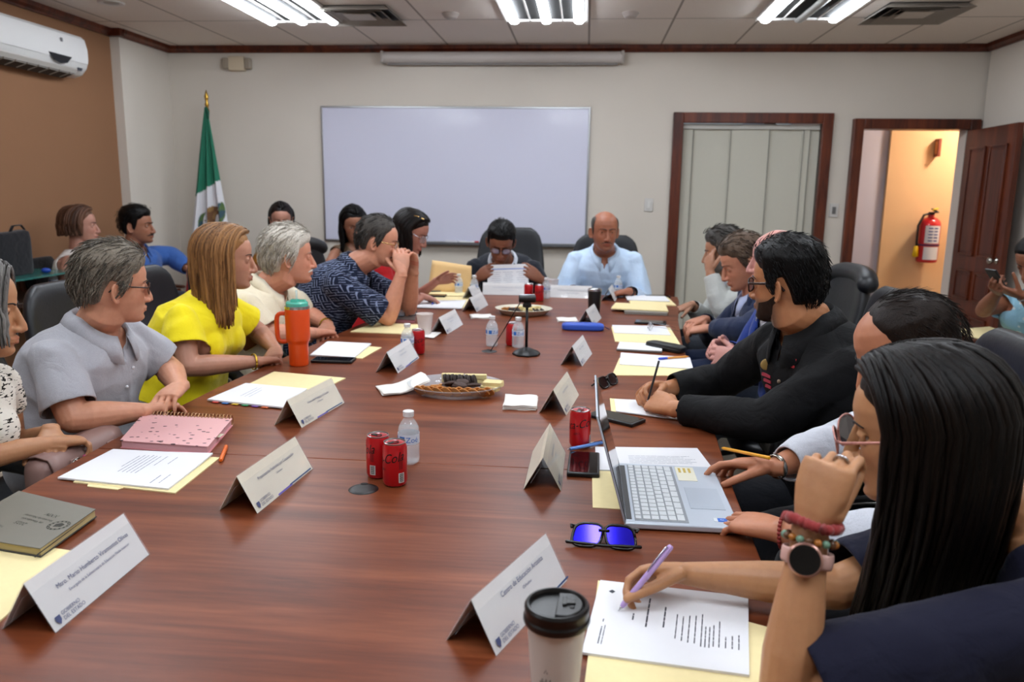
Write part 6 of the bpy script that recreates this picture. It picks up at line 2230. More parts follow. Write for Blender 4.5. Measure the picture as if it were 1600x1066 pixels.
for nf, dg, L_, lab in (((-.685, 5.275), 4, .345, 'wide white name plate facing the room before the man in dark suit'), ((-.245, 5.225), -2, .30, 'wide white name plate facing the room before the man in light blue')):
    tent(lab, nf, dg, L=L_, w=.09, H=.080, texts=[('Secretario de Educación y Deporte', .014, .17, .055), ('Gobierno del Estado', .010, .17, .035)], pale=True, logo=False)

# ---------------------------------------------------------------- drinks
CANR = mat('can_red', '#b3121a', .28, .25, coat=.3)
ALU = mat('can_aluminium', '#bdbfc2', .28, 1)
BLKI = mat('can_black', '#0b0909', .4)


def wrap(me, r, z0):
    for v in me.vertices:
        a = v.co.x / r
        v.co = Vector((math.sin(a) * r, -math.cos(a) * r, v.co.y + z0 + v.co.x * .18))


def make_can(lab, loc, rz, r=.0292, h=.106, group='red soda cans'):
    c = thing('soda_can', lab, 'soda can', loc, rz, group)
    MB().lathe([(r * .78, .004), (r * .90, .003), (r, .011), (r, h - .012), (r * .86, h - .003)], 36, caps=True).build('can_body', CANR, c, smooth=.5)
    MB().lathe([(r * .86, h - .0035), (r * .90, h), (r * .87, h + .0006), (r * .82, h - .003), (.0, h - .0035)], 36, caps=False).build('can_lid', ALU, c, smooth=.4)
    MB().lathe([(r * .72, .004), (r * .80, .0), (r * .90, .0035)], 36, caps=False).build('bottom_rim', ALU, c, smooth='all')
    q = MB(); q.lathe([(.0062, 0), (.0085, 0), (.0085, .0012), (.0062, .0012)], 16, c=(0, .002, h - .0025), caps=False)
    q.box((0, -.010, h - .0018), (.011, .014, .0012))
    q.build('pull_tab', mat('tab_black', '#141414', .35, .6), c, smooth=.5)
    bm = bmesh.new()
    me = text_mesh('Coca-Cola', .033)
    # slanted script-like lettering wrapped round the can
    b2 = bmesh.new(); b2.from_mesh(me); bmesh.ops.subdivide_edges(b2, edges=b2.edges, cuts=2); b2.to_mesh(me); b2.free()
    for v in me.vertices: v.co.x = v.co.x * .82 + v.co.y * .22
    wrap(me, r + .0003, h * .63)
    put('lettering', me, BLKI, c)
    me = text_mesh('ZERO', .008)
    wrap(me, r + .0003, h * .40)
    put('lettering', me, BLKI, c)
    # barcode panel at the back
    def patch(a0, a1, z0, z1, rr):
        return [[(math.sin(a) * rr, -math.cos(a) * rr, z) for a in np.linspace(a0, a1, 5)] for z in (z0, z1)]
    q = MB(); q.rings(patch(1.45, 1.95, .012, .036, r + .0003), closed=False, cap0=False, cap1=False)
    bp = q.build('barcode_label', mat('barcode_white', '#c9c6c2', .5), c)
    q = MB()
    for i in range(9):
        z = .0145 + i * .0023
        q.rings(patch(1.52, 1.88, z, z + .0012, r + .0006), closed=False, cap0=False, cap1=False)
    q.build('bars', BLKI, bp)
    q = MB()
    for i in range(3):
        q.rings(patch(1.50 + i * .12, 1.56 + i * .12, .045, .075, r + .0003), closed=False, cap0=False, cap1=False)
    q.build('fine_print', mat('fine_print', '#5c0a0c', .5), c)
    return c


can = make_can('front red soda can of the pair beside the water bottle', (-.434, 1.752, TZ), -.92)
dup(can, (-.487, 1.800, TZ), -1.95, 'rear red soda can of the pair, its barcode showing')
dup(can, (.002, 2.100, TZ), -.35, 'red soda can between name plate and laptop screen')
for loc, rz, lab in (((-.700, 3.265, TZ), 1, 'red soda can behind the small bottle near the foam cup'), ((-.318, 3.515, TZ), 2, 'red soda can hidden behind a bottle by the webcam stand'), ((-.355, 5.06, TZ), 2.4, 'left red soda can of the far pair before the white plates'), ((-.283, 5.02, TZ), .3, 'right red soda can of the far pair behind the webcam')):
    o = dup(can, loc, rz, lab)

PET = lensmat('pet_clear', '#e8eef2', .30, .04)
LBLW = mat('label_pale', '#cfd8e4', .45)
LBLB = mat('label_blue', '#2f6fc0', .4)


def make_bottle(lab, loc, rz, h=.138, r=.0275, group='small water bottles'):
    b = thing('water_bottle', lab, 'water bottle', loc, rz, group)
    k = h / .138
    pr_ = [(.0, .003), (r * .75, .0), (r * .96, .005), (r, .014), (r * .97, .020), (r, .026), (r, .052), (r * .985, .056), (r * .985, .080), (r, .084), (r * .93, .096), (r * .70, .109), (r * .46, .118), (.0115, .122), (.0115, .128)]
    MB().lathe([(a, z * k) for a, z in pr_], 32, caps=False).build('bottle_body', PET, b, smooth=.9)
    MB().lathe([(0, .004 * k)] + [(a * .955, z * k) for a, z in pr_[2:11]] + [(0, .097 * k)], 28, caps=False).build('water', lensmat('water_clear', '#dfe9ee', .18, .02), b, smooth=.9)
    MB().lathe([(.0, .124 * k), (.0138, .124 * k), (.0142, .126 * k), (.0142, .137 * k), (.013, h), (.0, h)], 24, caps=False).build('cap', mat('cap_white', '#dcdcdc', .4), b, smooth=.5)
    lb = MB().lathe([(r + .0004, .055 * k), (r + .0004, .081 * k)], 36, caps=False).build('label', LBLW, b, smooth='all')
    me = text_mesh('Zoé', .020)
    b2 = bmesh.new(); b2.from_mesh(me); bmesh.ops.subdivide_edges(b2, edges=b2.edges, cuts=2); b2.to_mesh(me); b2.free()
    for v in me.vertices:
        a = v.co.x / r + .5; v.co = Vector((math.sin(a) * (r + .0008), -math.cos(a) * (r + .0008), v.co.y + .067 * k))
    put('lettering', me, LBLB, lb)
    q = MB()
    for a0 in (-1.6, -.75, 1.6, 2.6):
        q.rings([[(math.sin(a) * (r + .0007), -math.cos(a) * (r + .0007), z * k) for a in np.linspace(a0, a0 + .55, 5)] for z in (.060, .076)], closed=False, cap0=False, cap1=False)
    q.build('label_print', LBLB, lb)
    return b


bt_ = make_bottle('clear water bottle behind the two red cans in the foreground', (-.435, 1.905, TZ), .05)
for loc, rz, lab in (((-.735, 3.215, TZ), .4, 'water bottle behind the name plate near the orange tumbler'), ((-.407, 3.485, TZ), .3, 'water bottle left of the webcam stand'), ((-.287, 3.470, TZ), 0, 'water bottle right behind the webcam pole'), ((-.846, 5.27, TZ), .5, 'water bottle in front of the standing manila folder'),
                     ((-.245, 5.16, TZ), 0, 'water bottle right of the far pair of cans'), ((.234, 5.39, TZ), .2, 'water bottle before the hands of the man in light blue'), ((-.73, 5.20, TZ), .4, 'water bottle behind the farthest name plate on the left'), ((-3.59, 5.02, .742), .3, 'water bottle on the dark side table by the brown wall')):
    dup(bt_, loc, rz, lab)

t_ = thing('tumbler', 'large orange insulated tumbler with handle and mint straw lid', 'tumbler', (-1.119, 2.972, TZ))
OR = mat('orange_coat', '#d8480c', .42, coat=.15)
MB().lathe([(.0, .0), (.034, .0), (.037, .004), (.0385, .085), (.0395, .092), (.0455, .100), (.0465, .108), (.0480, .226), (.047, .229)], 40, caps=False).build('cup_body', OR, t_, smooth=.6)
MB().lathe([(.0475, .226), (.0482, .229), (.0482, .238), (.044, .239), (.043, .228)], 40, caps=False).build('steel_rim', mat('steel', '#b9bcbf', .25, 1), t_, smooth=.5)
MINT = lensmat('mint_plastic', '#58c4ae', .75, .2)
MB().lathe([(.0, .234), (.040, .234), (.0435, .238), (.0435, .250), (.039, .256), (.0, .257)], 32, caps=False).box((.005, .012, .258), (.05, .018, .008)).box((-.004, -.016, .260), (.026, .024, .012)).build('lid', MINT, t_, smooth=.5)
MB().tube([(.0, .0, .25), (-.002, .004, .300)], .0042, n=10).build('straw', lensmat('straw_clear', '#d8e6e2', .5, .1), t_, smooth='all')
hp = [(-.042, 0, .206), (-.068, 0, .208), (-.082, 0, .198), (-.084, 0, .175), (-.083, 0, .12), (-.080, 0, .10), (-.066, 0, .092), (-.040, 0, .096)]
MB().tube(hp, [(.010, .0085)] * 8, n=12, up=(0, 1, 0)).build('handle', OR, t_, smooth='all', sub=1)
t_.rotation_euler = (0, 0, .05)

t_ = thing('coffee_cup', 'white paper coffee cup with black sip lid in the foreground', 'coffee cup', (-.022, .955, TZ), 0)
MB().lathe([(.0, .004), (.026, .004), (.027, .0), (.029, .002), (.0395, .143), (.0385, .143), (.028, .006)], 48, caps=False).build('cup_body', mat('cup_paper', '#d6d2cb', .55), t_, smooth=.6)
LID = mat('lid_black', '#0e0d0d', .30, bump=.15, scale=220, bdist=.0008)
MB().lathe([(.0400, .132), (.0430, .134), (.0445, .138), (.0442, .142), (.0425, .1445), (.0420, .150), (.0432, .153), (.0430, .1565), (.0405, .160), (.0375, .1605), (.0352, .1575), (.0345, .1535), (.0, .1535)], 56, caps=False).build('lid', LID, t_, smooth=.5)
q = MB()
q.rings([[(.034 * math.cos(a), .034 * math.sin(a), z_) for a in np.linspace(-1.15, .95, 14)] + [(.002, .028, z_), (-.002, -.030, z_)] for z_ in (.153, .1595)])
q.build('raised_lip', LID, t_, bevel=.0015)
q = MB(); q.box((.018, .003, .1605), (.013, .012, .003)).box((.010, .003, .1615), (.006, .020, .002)).box((.020, -.010, .1600), (.006, .005, .002))
q.build('sip_plug', mat('lid_black2', '#191818', .25), t_, bevel=.0008)
q = MB()
for i in range(7):
    a = -.55 + i * .075
    q.rings([[(math.sin(b) * (.0305 + .0105 * (z_ / .143) + .0006), -math.cos(b) * (.0305 + .0105 * (z_ / .143) + .0006), z_) for b in (a, a + .045)] for z_ in (.062, .070 if i % 2 else .066)], closed=False, cap0=False, cap1=False)
for a, z_ in ((-.38, .078), (-.33, .081), (-.28, .078), (-.36, .052), (-.30, .050)):
    q.rings([[(math.sin(b) * (.0305 + .0105 * (zz / .143) + .0006), -math.cos(b) * (.0305 + .0105 * (zz / .143) + .0006), zz) for b in (a, a + .03)] for zz in (z_, z_ + .003)], closed=False, cap0=False, cap1=False)
q.build('printed_logo', mat('logo_grey', '#6f6a66', .6), t_)

t_ = thing('foam_cup', 'white foam cup standing on the napkin', 'cup', (-.762, 3.712, TZ + .0066))
MB().lathe([(.0, .003), (.027, .0), (.0285, .002), (.0395, .092), (.0415, .094), (.0415, .098), (.0385, .098), (.027, .006), (.0, .006)], 36, caps=False).build('cup_body', mat('foam', '#ddd3cd', .7), t_, smooth=.6)
t_ = thing('paper_cup', 'plain white paper cup standing between the two men at table head', 'cup', (-.215, 5.40, TZ))
MB().lathe([(.0, .003), (.030, .0), (.042, .100), (.044, .103), (.040, .103), (.029, .006)], 32, caps=False).build('cup_body', mat('cup_white', '#d8d2d2', .6), t_, smooth=.6)
t_ = thing('travel_tumbler', 'black travel tumbler with steel rim on the far right', 'tumbler', (.064, 4.54, TZ))
MB().lathe([(.0, .0), (.031, .0), (.033, .004), (.040, .135), (.0395, .138)], 32, caps=False).build('cup_body', mat('tumbler_black', '#131113', .35), t_, smooth=.6)
MB().lathe([(.0402, .135), (.0405, .146), (.036, .148), (.034, .142), (.0, .142)], 32, caps=False).build('steel_rim', M['steel'], t_, smooth=.5)

# ---------------------------------------------------------------- snack trays
GLS = lensmat('tray_clear', '#ccd4da', .28, .05)
CRK = mat('cracker_tan', '#b97a3c', .7, var=.15, scale=120, bump=.3)
CHOC = mat('biscuit_chocolate', '#24150f', .6, var=.2, scale=150, bump=.4)
WAF = mat('wafer_cream', '#d9c790', .7, var=.06, scale=90, bump=.2)
MACA = mat('biscuit_choc_mottled', '#3a241b', .7, var=.4, scale=160, bump=.5)


def tray(lab, c, rx, ry, rz, m=None):
    t_ = thing('snack_tray', lab, 'tray', (c[0], c[1], TZ), rz)
    n = 56
    def ring(k, z, wob=0):
        return [(rx * k * math.cos(q) * (1 + wob * math.cos(q * 14)), ry * k * math.sin(q) * (1 + wob * math.cos(q * 14)), z) for q in 2 * PI * np.arange(n) / n]
    MB().rings([ring(.70, .003), ring(.74, .001), ring(.80, .006), ring(.93, .028, .006), ring(.995, .033, .008), ring(1.0, .035, .008), ring(.97, .0355, .006), ring(.79, .0095), ring(.73, .005), ring(.70, .005)]).build('dish', m or GLS, t_, smooth='all')
    return t_


tray('clear oval snack tray of crackers and dark biscuits nearest the viewer', (-.433, 2.632), .168, .142, .1)
protos = {}


def snack(kind, lab, loc, rx, ry, rz, group):
    if kind not in protos:
        mb = MB()
        if kind == 'cracker':
            mb.prism([(.022 * math.cos(q) * (1 + .08 * math.cos(4 * q)), .022 * math.sin(q) * (1 + .08 * math.cos(4 * q))) for q in 2 * PI * np.arange(20) / 20], -.0022, .0022)
            o = mb.build('cracker', CRK, bevel=.001)
        elif kind == 'stick':
            mb.box((0, 0, 0), (.062, .009, .006)); o = mb.build('cracker_stick', CRK, bevel=.0015)
        elif kind == 'dark':
            mb.lathe([(.0, -.005), (.020, -.005), (.0225, -.003), (.0215, 0), (.0225, .003), (.020, .005), (.0, .005)], 22, caps=False); o = mb.build('chocolate_biscuit', CHOC, smooth=.5)
        elif kind == 'mottled':
            mb.lathe([(.0, -.004), (.023, -.004), (.025, -.001), (.022, .004), (.012, .007), (.0, .008)], 20, caps=False); o = mb.build('mottled_biscuit', MACA, smooth=.7)
        else:
            mb.box((0, 0, 0), (.078, .020, .016)); o = mb.build('wafer', WAF, bevel=.0015)
        protos[kind] = o
    else:
        o = protos[kind].copy(); C.objects.link(o)
    o.location = loc; o.rotation_euler = (rx, ry, rz)
    tag(o, lab, {'cracker': 'cracker', 'stick': 'cracker', 'dark': 'biscuit', 'mottled': 'biscuit', 'wafer': 'wafer'}[kind], group)
    return o


r_ = random.Random(3)
bz = TZ + .008
for i in range(16):
    x = -.545 + .0155 * i; y = 2.560 - .010 * math.sin(PI * i / 15) + (i % 2) * .012
    snack('cracker', 'round tan cracker leaning in the front row of the near tray', (x, y, bz + .014), -.9 + r_.uniform(-.1, .1), .15, -.35 + .02 * i, 'tan crackers of the near tray')
for i in range(11):
    x = -.535 + .008 * i; y = 2.600 + .007 * i
    snack('stick', 'thin cracker stick at the left side of the near tray', (x, y, bz + .010 + .002 * (i % 3)), .1, .12, 1.05 + r_.uniform(-.25, .25), 'cracker sticks of the near tray')
for i in range(9):
    x = -.475 + .0125 * i; y = 2.690 - .006 * (i % 2)
    snack('dark', 'dark round chocolate biscuit standing in the row at the back of near tray', (x, y, bz + .022), .15, 1.15 + r_.uniform(-.15, .15), .1, 'dark biscuits of the near tray')
for i in range(10):
    a_ = 2 * PI * i / 10
    snack('mottled', 'mottled brown biscuit heaped in the middle of the near tray', (-.425 + .042 * math.cos(a_) + (.02 if i % 2 else 0), 2.628 + .022 * math.sin(a_), bz + .010 + .008 * (i % 3)), r_.uniform(-.3, .3), r_.uniform(-.3, .3), r_.uniform(0, 3), 'mottled biscuits of the near tray')
for i in range(4):
    snack('wafer', 'cream wafer bar in the stack at back of the near tray', (-.460 + .044 * (i % 2) * 1.9, 2.735 - .004 * (i // 2), bz + .012 + .016 * (i // 2)), 0, 0, .02 + .05 * (i % 2), 'cream wafers at the back of the near tray')
for i in range(4):
    snack('wafer', 'cream wafer bar fanned at the right end of the near tray', (-.312 + .010 * (i // 2), 2.650 - .024 * (i % 2), bz + .013 + .015 * (i // 2)), .1, -.1, -.75 + .08 * i, 'cream wafers at the right of the near tray')
tray('oval snack tray of biscuits farther away behind the bottles', (-.340, 4.47), .165, .15, 0, mat('tray_cream', '#c9c2ae', .3))
for i in range(5):
    snack('cracker', 'orange-tan cracker on the left of the far tray', (-.445 + .016 * i, 4.46 + .01 * (i % 2), bz + .016), -.7, .1, .3 * i, 'crackers of the far tray')
for i in range(6):
    snack('dark', 'dark biscuit among the cream ones of the far tray', (-.405 + .022 * (i % 3) + (.135 if i > 2 else 0), 4.42 + .012 * (i % 2), bz + .016), .3, .7, .2 * i, 'dark biscuits of the far tray')
for i in range(8):
    snack('wafer', 'cream wafer bar on the far tray', (-.385 + .035 * (i % 4), 4.50 + .03 * (i // 4), bz + .012 + .01 * (i % 2)), .1, .1, .5 + .3 * i, 'cream wafers of the far tray')


def napkin(lab, c, w, d, rz, layers, z=0., fold=0.):
    root = thing('napkin', lab, 'napkin', (c[0], c[1], TZ + z), rz, 'white paper napkins')
    for i in range(layers):
        mb = MB()
        n = 9
        rs = []
        for u in np.linspace(-.5, .5, n):
            rs.append([(w * u, d * v, .0025 + .0045 * i + fold * max(0, u + .1) ** 1.0 * (1 - .4 * abs(v)) + .0015 * math.sin(9 * u + 5 * v + i)) for v in np.linspace(-.5, .5, n)])
        mb.rings(rs, closed=False, cap0=False, cap1=False)
        o = mb.build('napkin_layer', M['napkin_white'], root, smooth='all', solid=.0022)
        o.rotation_euler = (0, 0, .05 * (i % 2) - .02)
    return root


napkin('folded napkins tucked over the left rim of the near snack tray', (-.62, 2.63), .165, .125, .45, 2, .003, .075)
napkin('square stack of white napkins between tray and name plate', (-.195, 2.505), .108, .14, .03, 4)
napkin('white napkin left of the far snack tray', (-.565, 4.31), .12, .13, .2, 2)
napkin('white napkin behind the blue case', (-.085, 4.28), .11, .13, .1, 2)

# ---------------------------------------------------------------- electronics
SCR = mat('screen_black', '#060608', .08, spec=.6)
BEZ = mat('phone_case_black', '#101012', .4)


def phone(lab, c, rz, w=.076, l=.16, th=.010, z=0., case=None):
    q = thing('phone', lab, 'phone', (c[0], c[1], TZ + z), rz, 'black phones on the table')
    MB().box((0, 0, th / 2), (l, w, th)).build('case', case or BEZ, q, bevel=.004, seg=3)
    MB().box((0, 0, th + .0002), (l - .012, w - .010, .0005)).build('screen', SCR, q)
    return q


ph = phone('black phone in front of the single red can and laptop screen', (.112, 2.372), -.62, .080, .168, .012)
for c, rz, lab, z in (((.014, 1.935), 1.55, 'black phone lying under the blue pen left of the laptop', 0), ((-1.005, 3.055), .03, 'black phone beside the orange tumbler', 0), ((-.985, 5.085), .02, 'black phone on the folder before the woman in red', .0042), ((.365, 4.25), -.12, 'black phone behind the silver eyeglasses', 0), ((.50, 5.375), .05, 'black phone at the far right corner of the table end', 0)):
    dup(ph, (c[0], c[1], TZ + z), rz, lab)
pp_ = thing('phone', 'phone held in both hands by the woman in floral blouse', 'phone', (2.055, 4.125, 1.045), .2, 'black phones on the table')
pp_['group'] = 'phones in hands'
RR = Matrix.Rotation(.9, 3, 'Y')
MB().box((0, 0, 0), (.15, .078, .011), RR).build('case', BEZ, pp_, bevel=.003)
MB().box(RR @ Vector((0, 0, .006)), (.14, .07, .0008), RR).build('screen', SCR, pp_)

lp = thing('laptop', 'open silver laptop with black screen edge turned to the right side', 'laptop', (.100, 1.742, TZ), 0)
ALS = mat('laptop_silver', '#b9c1cc', .38, .35)
KEY = mat('key_grey', '#bfc2c5', .55)
BW, BD = .372, .238       # along y, along x
b = MB(); b.box((BD / 2, 0, .0095), (BD, BW, .013)); base_ = b.build('base', ALS, lp, bevel=.003, seg=3)
q = MB(); q.box((.010, 0, .0163), (.012, BW - .04, .0008)); q.build('hinge_strip', mat('hinge_dark', '#2c2d30', .4), lp)
q = MB(); q.box((.078, 0, .0162), (.112, .345, .0006)); q.build('keyboard_deck', mat('deck_grey', '#80848a', .5), lp)
kb = MB()
rows = [(.030, 17, .012), (.0475, 15, .0158), (.0655, 15, .0158), (.0835, 14, .0158), (.1015, 13, .0158), (.1195, 10, .0158)]
for x, n_, d_ in rows:
    W_ = .335
    wk = W_ / n_
    for i in range(n_):
        yy = -W_ / 2 + wk * (i + .5)
        ww = wk - .0028
        if n_ == 10 and i == 4: ww = wk * 1 - .0028
        kb.box((x, yy, .0176), (d_, ww, .0022), taper=.94)
kb.build('keyboard', KEY, lp)
MB().box((.185, -.03, .0163), (.075, .125, .0007)).build('trackpad', mat('trackpad', '#adb6c2', .35, .3), lp)
q = MB(); q.box((.163, .125, .0163), (.045, .095, .0006)); st = q.build('sticker', mat('sticker_white', '#d4d0bc', .5), lp)
q = MB()
for i in range(3): q.box((.150 + .012 * i, .148, .0168), (.006, .030, .0004))
q.build('sticker_print', mat('sticker_gold', '#b59a3a', .5), st)
q = MB(); q.box((.206, -.148, .0163), (.020, .018, .0006)); st = q.build('sticker', mat('sticker_blue', '#1a5cb8', .35), lp)
q = MB(); q.box((.192, -.148, .0163), (.008, .018, .0006)); q.build('sticker', mat('sticker_pale', '#cfd4d8', .4), lp)
text('sticker_lettering', [('i7', .010, Matrix.Translation((.206, -.148, .0168)) @ Matrix.Rotation(PI / 2, 4, 'Z'), 'CENTER')], mat('letter_white', '#e0e4ea', .5), st)
LA = math.radians(106)
dx, dz = math.cos(LA), math.sin(LA)
def lidp(s, off): return (dx * s + dz * off, dz * s + .017 - dx * off)
q = MB()
pf_ = [lidp(0, -.0022), lidp(.235, -.0022), lidp(.235, .0022), lidp(0, .0022)]
q.rings([[(a, y, c_) for a, c_ in pf_] for y in (-BW / 2, BW / 2)])
ld = q.build('screen_lid', ALS, lp, bevel=.0015)
q = MB()
pf_ = [lidp(.002, .0023), lidp(.233, .0023), lidp(.233, .0034), lidp(.002, .0034)]
q.rings([[(a, y, c_) for a, c_ in pf_] for y in (-BW / 2 + .002, BW / 2 - .002)])
q.build('bezel', mat('bezel_black', '#0c0c0e', .35), ld)
q = MB()
pf_ = [lidp(.018, .0035), lidp(.226, .0035), lidp(.226, .0038), lidp(.018, .0038)]
q.rings([[(a, y, c_) for a, c_ in pf_] for y in (-BW / 2 + .008, BW / 2 - .008)])
q.build('screen', SCR, ld)

wc_ = thing('webcam_stand', 'black webcam on a slim pole with domed octagonal foot', 'webcam', (-.238, 3.318, TZ), 0)
WBK = mat('webcam_black', '#0f0f10', .4)
MB().lathe([(.0, .0), (.060, .0), (.062, .006), (.050, .018), (.018, .030), (.009, .034), (.0, .034)], 8, caps=False).build('foot', WBK, wc_, bevel=.003)
MB().tube([(0, 0, .03), (0, 0, .215)], .0062, n=12).build('pole', WBK, wc_, smooth='all')
MB().lathe([(.010, .205), (.019, .208), (.019, .222), (.015, .224), (.015, .228)], 20).build('collar', WBK, wc_, smooth=.5)
q = MB(); q.tube([(-.036, 0, .243), (.036, 0, .243)], [(.0165, .0165)] * 2, n=18)
hd_ = q.build('camera_head', WBK, wc_, bevel=.003)
q = MB(); q.box((0, .006, .2595), (.066, .022, .002)); q.build('silver_top', mat('webcam_silver', '#a5a5a8', .3, .7), wc_, bevel=.001)
wc_.rotation_euler = (0, 0, .15)
cb_ = MB()
cb_.tube([(-.262, 3.335, TZ + .235), (-.30, 3.34, TZ + .17), (-.345, 3.35, TZ + .09), (-.385, 3.36, TZ + .025), (-.398, 3.362, TZ + .002)], .0022, n=8)
o = cb_.build('cable', WBK, None, smooth='all', off=(-.398, 3.362, TZ)); o.location = (-.398, 3.362, TZ)
tag(o, 'thin black cable running from the webcam down into the table', 'cable')
for c, lab in (((-.404, 3.362), 'black cable grommet in the table under the webcam cable'), ((-.499, 1.708), 'black cable grommet in the table in front of the red cans')):
    q = thing('cable_grommet', lab, 'grommet', (c[0], c[1], TZ), 0, 'table cable grommets')
    MB().lathe([(.0, .0022), (.024, .0026), (.0335, .0018), (.035, .0)], 32, caps=False).build('cover', mat('grommet_black', '#161414', .4), q, smooth='all')
    q2 = MB(); q2.prism([(-.006 + .009 * math.cos(a), .028 + .007 * math.sin(a)) for a in 2 * PI * np.arange(12) / 12], .0024, .0030)
    q2.build('cable_slot', mat('slot_black', '#020202', .6), q)

# ---------------------------------------------------------------- notebooks, pens, spectacles and the rest
ag = thing('notebook', 'grey hardbound notebook with gilt edge and embossed crest, lower left', 'notebook', (-1.085, 1.405, TZ + .0035), 0)
pts = [(-1.235, 1.548), (-1.008, 1.474), (-.998, 1.288), (-1.225, 1.330)]
pl_ = [(x + 1.085, y - 1.405) for x, y in pts]
AG = mat('agenda_grey', '#716d62', .55, bump=.1, scale=300, bdist=.0008)
MB().prism([(x * 1.015, y * 1.015) for x, y in pl_], .0, .002).build('back_cover', mat('agenda_dark', '#35332e', .5), ag, bevel=.0008)
MB().prism([(x * .985, y * .975) for x, y in pl_], .002, .016).build('pages', mat('page_gilt', '#b9a878', .6), ag)
MB().prism([(x * 1.005, y * 1.005) for x, y in pl_], .016, .0185).build('cover', AG, ag, bevel=.0008)
xd = nrm(V(pl_[0][0] - pl_[1][0], pl_[0][1] - pl_[1][1])); yd = V(-xd[1], xd[0])
def agm(u, v):
    m4 = Matrix.Identity(4)
    m4[0][0], m4[1][0] = xd; m4[0][1], m4[1][1] = yd
    m4[0][3], m4[1][3], m4[2][3] = xd[0] * u + yd[0] * v, xd[1] * u + yd[1] * v, .0188
    return m4
EMB = mat('agenda_print', '#2c2a22', .6)
text('cover_lettering', [('XXIV', .016, agm(-.002, -.028), 'CENTER'), ('Secretaría Nacional', .0105, agm(.012, -.008), 'CENTER'), ('de Vinculación', .0105, agm(.012, .006), 'CENTER'), ('2025', .016, agm(.020, .024), 'CENTER'), ('Trabajo y Educación', .009, agm(.070, .05), 'CENTER')], EMB, ag)
q = MB()
cx_, cy__ = (xd * -.058 + yd * .0)
for r0, r1 in ((.020, .0215), (.0155, .0165)):
    q.rings([[(cx_ + r0 * math.cos(a), cy__ + r0 * math.sin(a), .0188) for a in 2 * PI * np.arange(28) / 28], [(cx_ + r1 * math.cos(a), cy__ + r1 * math.sin(a), .0188) for a in 2 * PI * np.arange(28) / 28]], False, False)
for i in range(14):
    a = 2 * PI * i / 14
    q.box((cx_ + .018 * math.cos(a), cy__ + .018 * math.sin(a), .0188), (.003, .003, .0004), Matrix.Rotation(a, 3, 'Z'))
q.prism([(cx_ - .008, cy__ - .006), (cx_ + .008, cy__ - .006), (cx_ + .009, cy__ + .005), (cx_, cy__ + .011), (cx_ - .009, cy__ + .005)], .0186, .0190)
q.build('crest', EMB, ag)
MB().tube([(pl_[1][0] * .96, pl_[1][1] * .93, .012), (pl_[2][0] * 1.0, pl_[2][1] * 1.02, .010), (pl_[2][0] * .96, pl_[2][1] * 1.10, .006)], [(.002, .0006)] * 3, n=6).build('ribbon', mat('ribbon_dark', '#2a2620', .7), ag)

pk = thing('spiral_notebook', 'pink spiral notebook with dark leaf doodles on its cover', 'notebook', (-1.125, 2.03, TZ), 0)
pts = [(-1.222, 1.912), (-.968, 1.895), (-1.018, 2.150), (-1.300, 2.158)]
pl_ = [(x + 1.125, y - 2.03) for x, y in pts]
t = NT('pink_cover')
v = t.coord(scale=(38, 55, 1), rot=(0, 0, .5))
vo = t.n('ShaderNodeTexVoronoi'); vo.inputs['Scale'].default_value = .9; t.l(v, vo.inputs['Vector'])
f = t.noise(t.coord(), 90, 4, .7)
a_ = t.n('ShaderNodeMath', operation='MULTIPLY_ADD'); t.l(f, a_.inputs[0]); a_.inputs[1].default_value = .38; t.l(vo.outputs['Distance'], a_.inputs[2])
t.l(t.ramp(a_.outputs[0], [(.37, '#4a2c30'), (.41, '#dba6a6')]), t.b.inputs['Base Color']); t.set(Roughness=.5)
MB().prism([(x * 1.0, y * 1.0) for x, y in pl_], 0, .002).build('back_cover', mat('pink_edge', '#d08a90', .6), pk)
MB().prism([(x * .97, y * .97) for x, y in pl_], .002, .020).build('pages', mat('pink_pages', '#d7a3a8', .75), pk)
MB().prism(pl_, .020, .0225).build('cover', t.m, pk, bevel=.0008)
q = MB()
for i in range(26):
    u = (i + .5) / 26
    c = V(*pl_[3]) * (1 - u) + V(*pl_[2]) * u
    q.tube([(c[0], c[1] + .003 - .012 * math.cos(a) * 1, .0145 + .017 * math.sin(a)) for a in np.linspace(0, 2 * PI, 13)], .0016, n=6)
q.build('spiral', mat('spiral_copper', '#b08a68', .3, .9), pk, smooth='all')['kind'] = 'stuff'
for i, cl in enumerate(('#d9a13a', '#c9c0a8')):
    MB().box((pl_[1][0] * .80 + .02 * i - .01, pl_[1][1] * .55 + .05 * i, .016), (.014, .03, .001)).build('page_marker', mat('pm%d' % i, cl, .6), pk)


def pen(name, lab, a, b, r, mats, cat='pen', cut=.72, tip=True, clip=True):
    a, b = V(*a), V(*b)
    root = thing(name, lab, cat, tuple(a))
    d = b - a; L = np.linalg.norm(d); u = d / L
    P0 = V(0, 0, 0)
    MB().tube([u * .010, u * .016, u * (L * cut)], [r * .75, r, r], n=14).build('barrel', mats[0], root, smooth=.7)
    MB().tube([u * (L * cut), u * (L - .003), u * L], [r * 1.05, r * 1.02, r * .7], n=14).build('cap', mats[1], root, smooth=.7)
    if tip:
        MB().tube([u * .0, u * .004, u * .011], [.0006, .0012, r * .74], n=12).build('tip', mats[2], root, smooth='all')
    if clip:
        s = nrm(np.cross(u, V(0, 0, 1))) * .3 + nrm(np.cross(np.cross(u, V(0, 0, 1)), u)) * 1.
        s = nrm(s)
        MB().tube([u * (L * .96) + s * r, u * (L * .955) + s * (r + .003), u * (L * .62) + s * (r + .0022), u * (L * .60) + s * (r + .001)], [(.0022, .0008)] * 4, n=6).build('clip', mats[2], root, smooth='all')
    return root


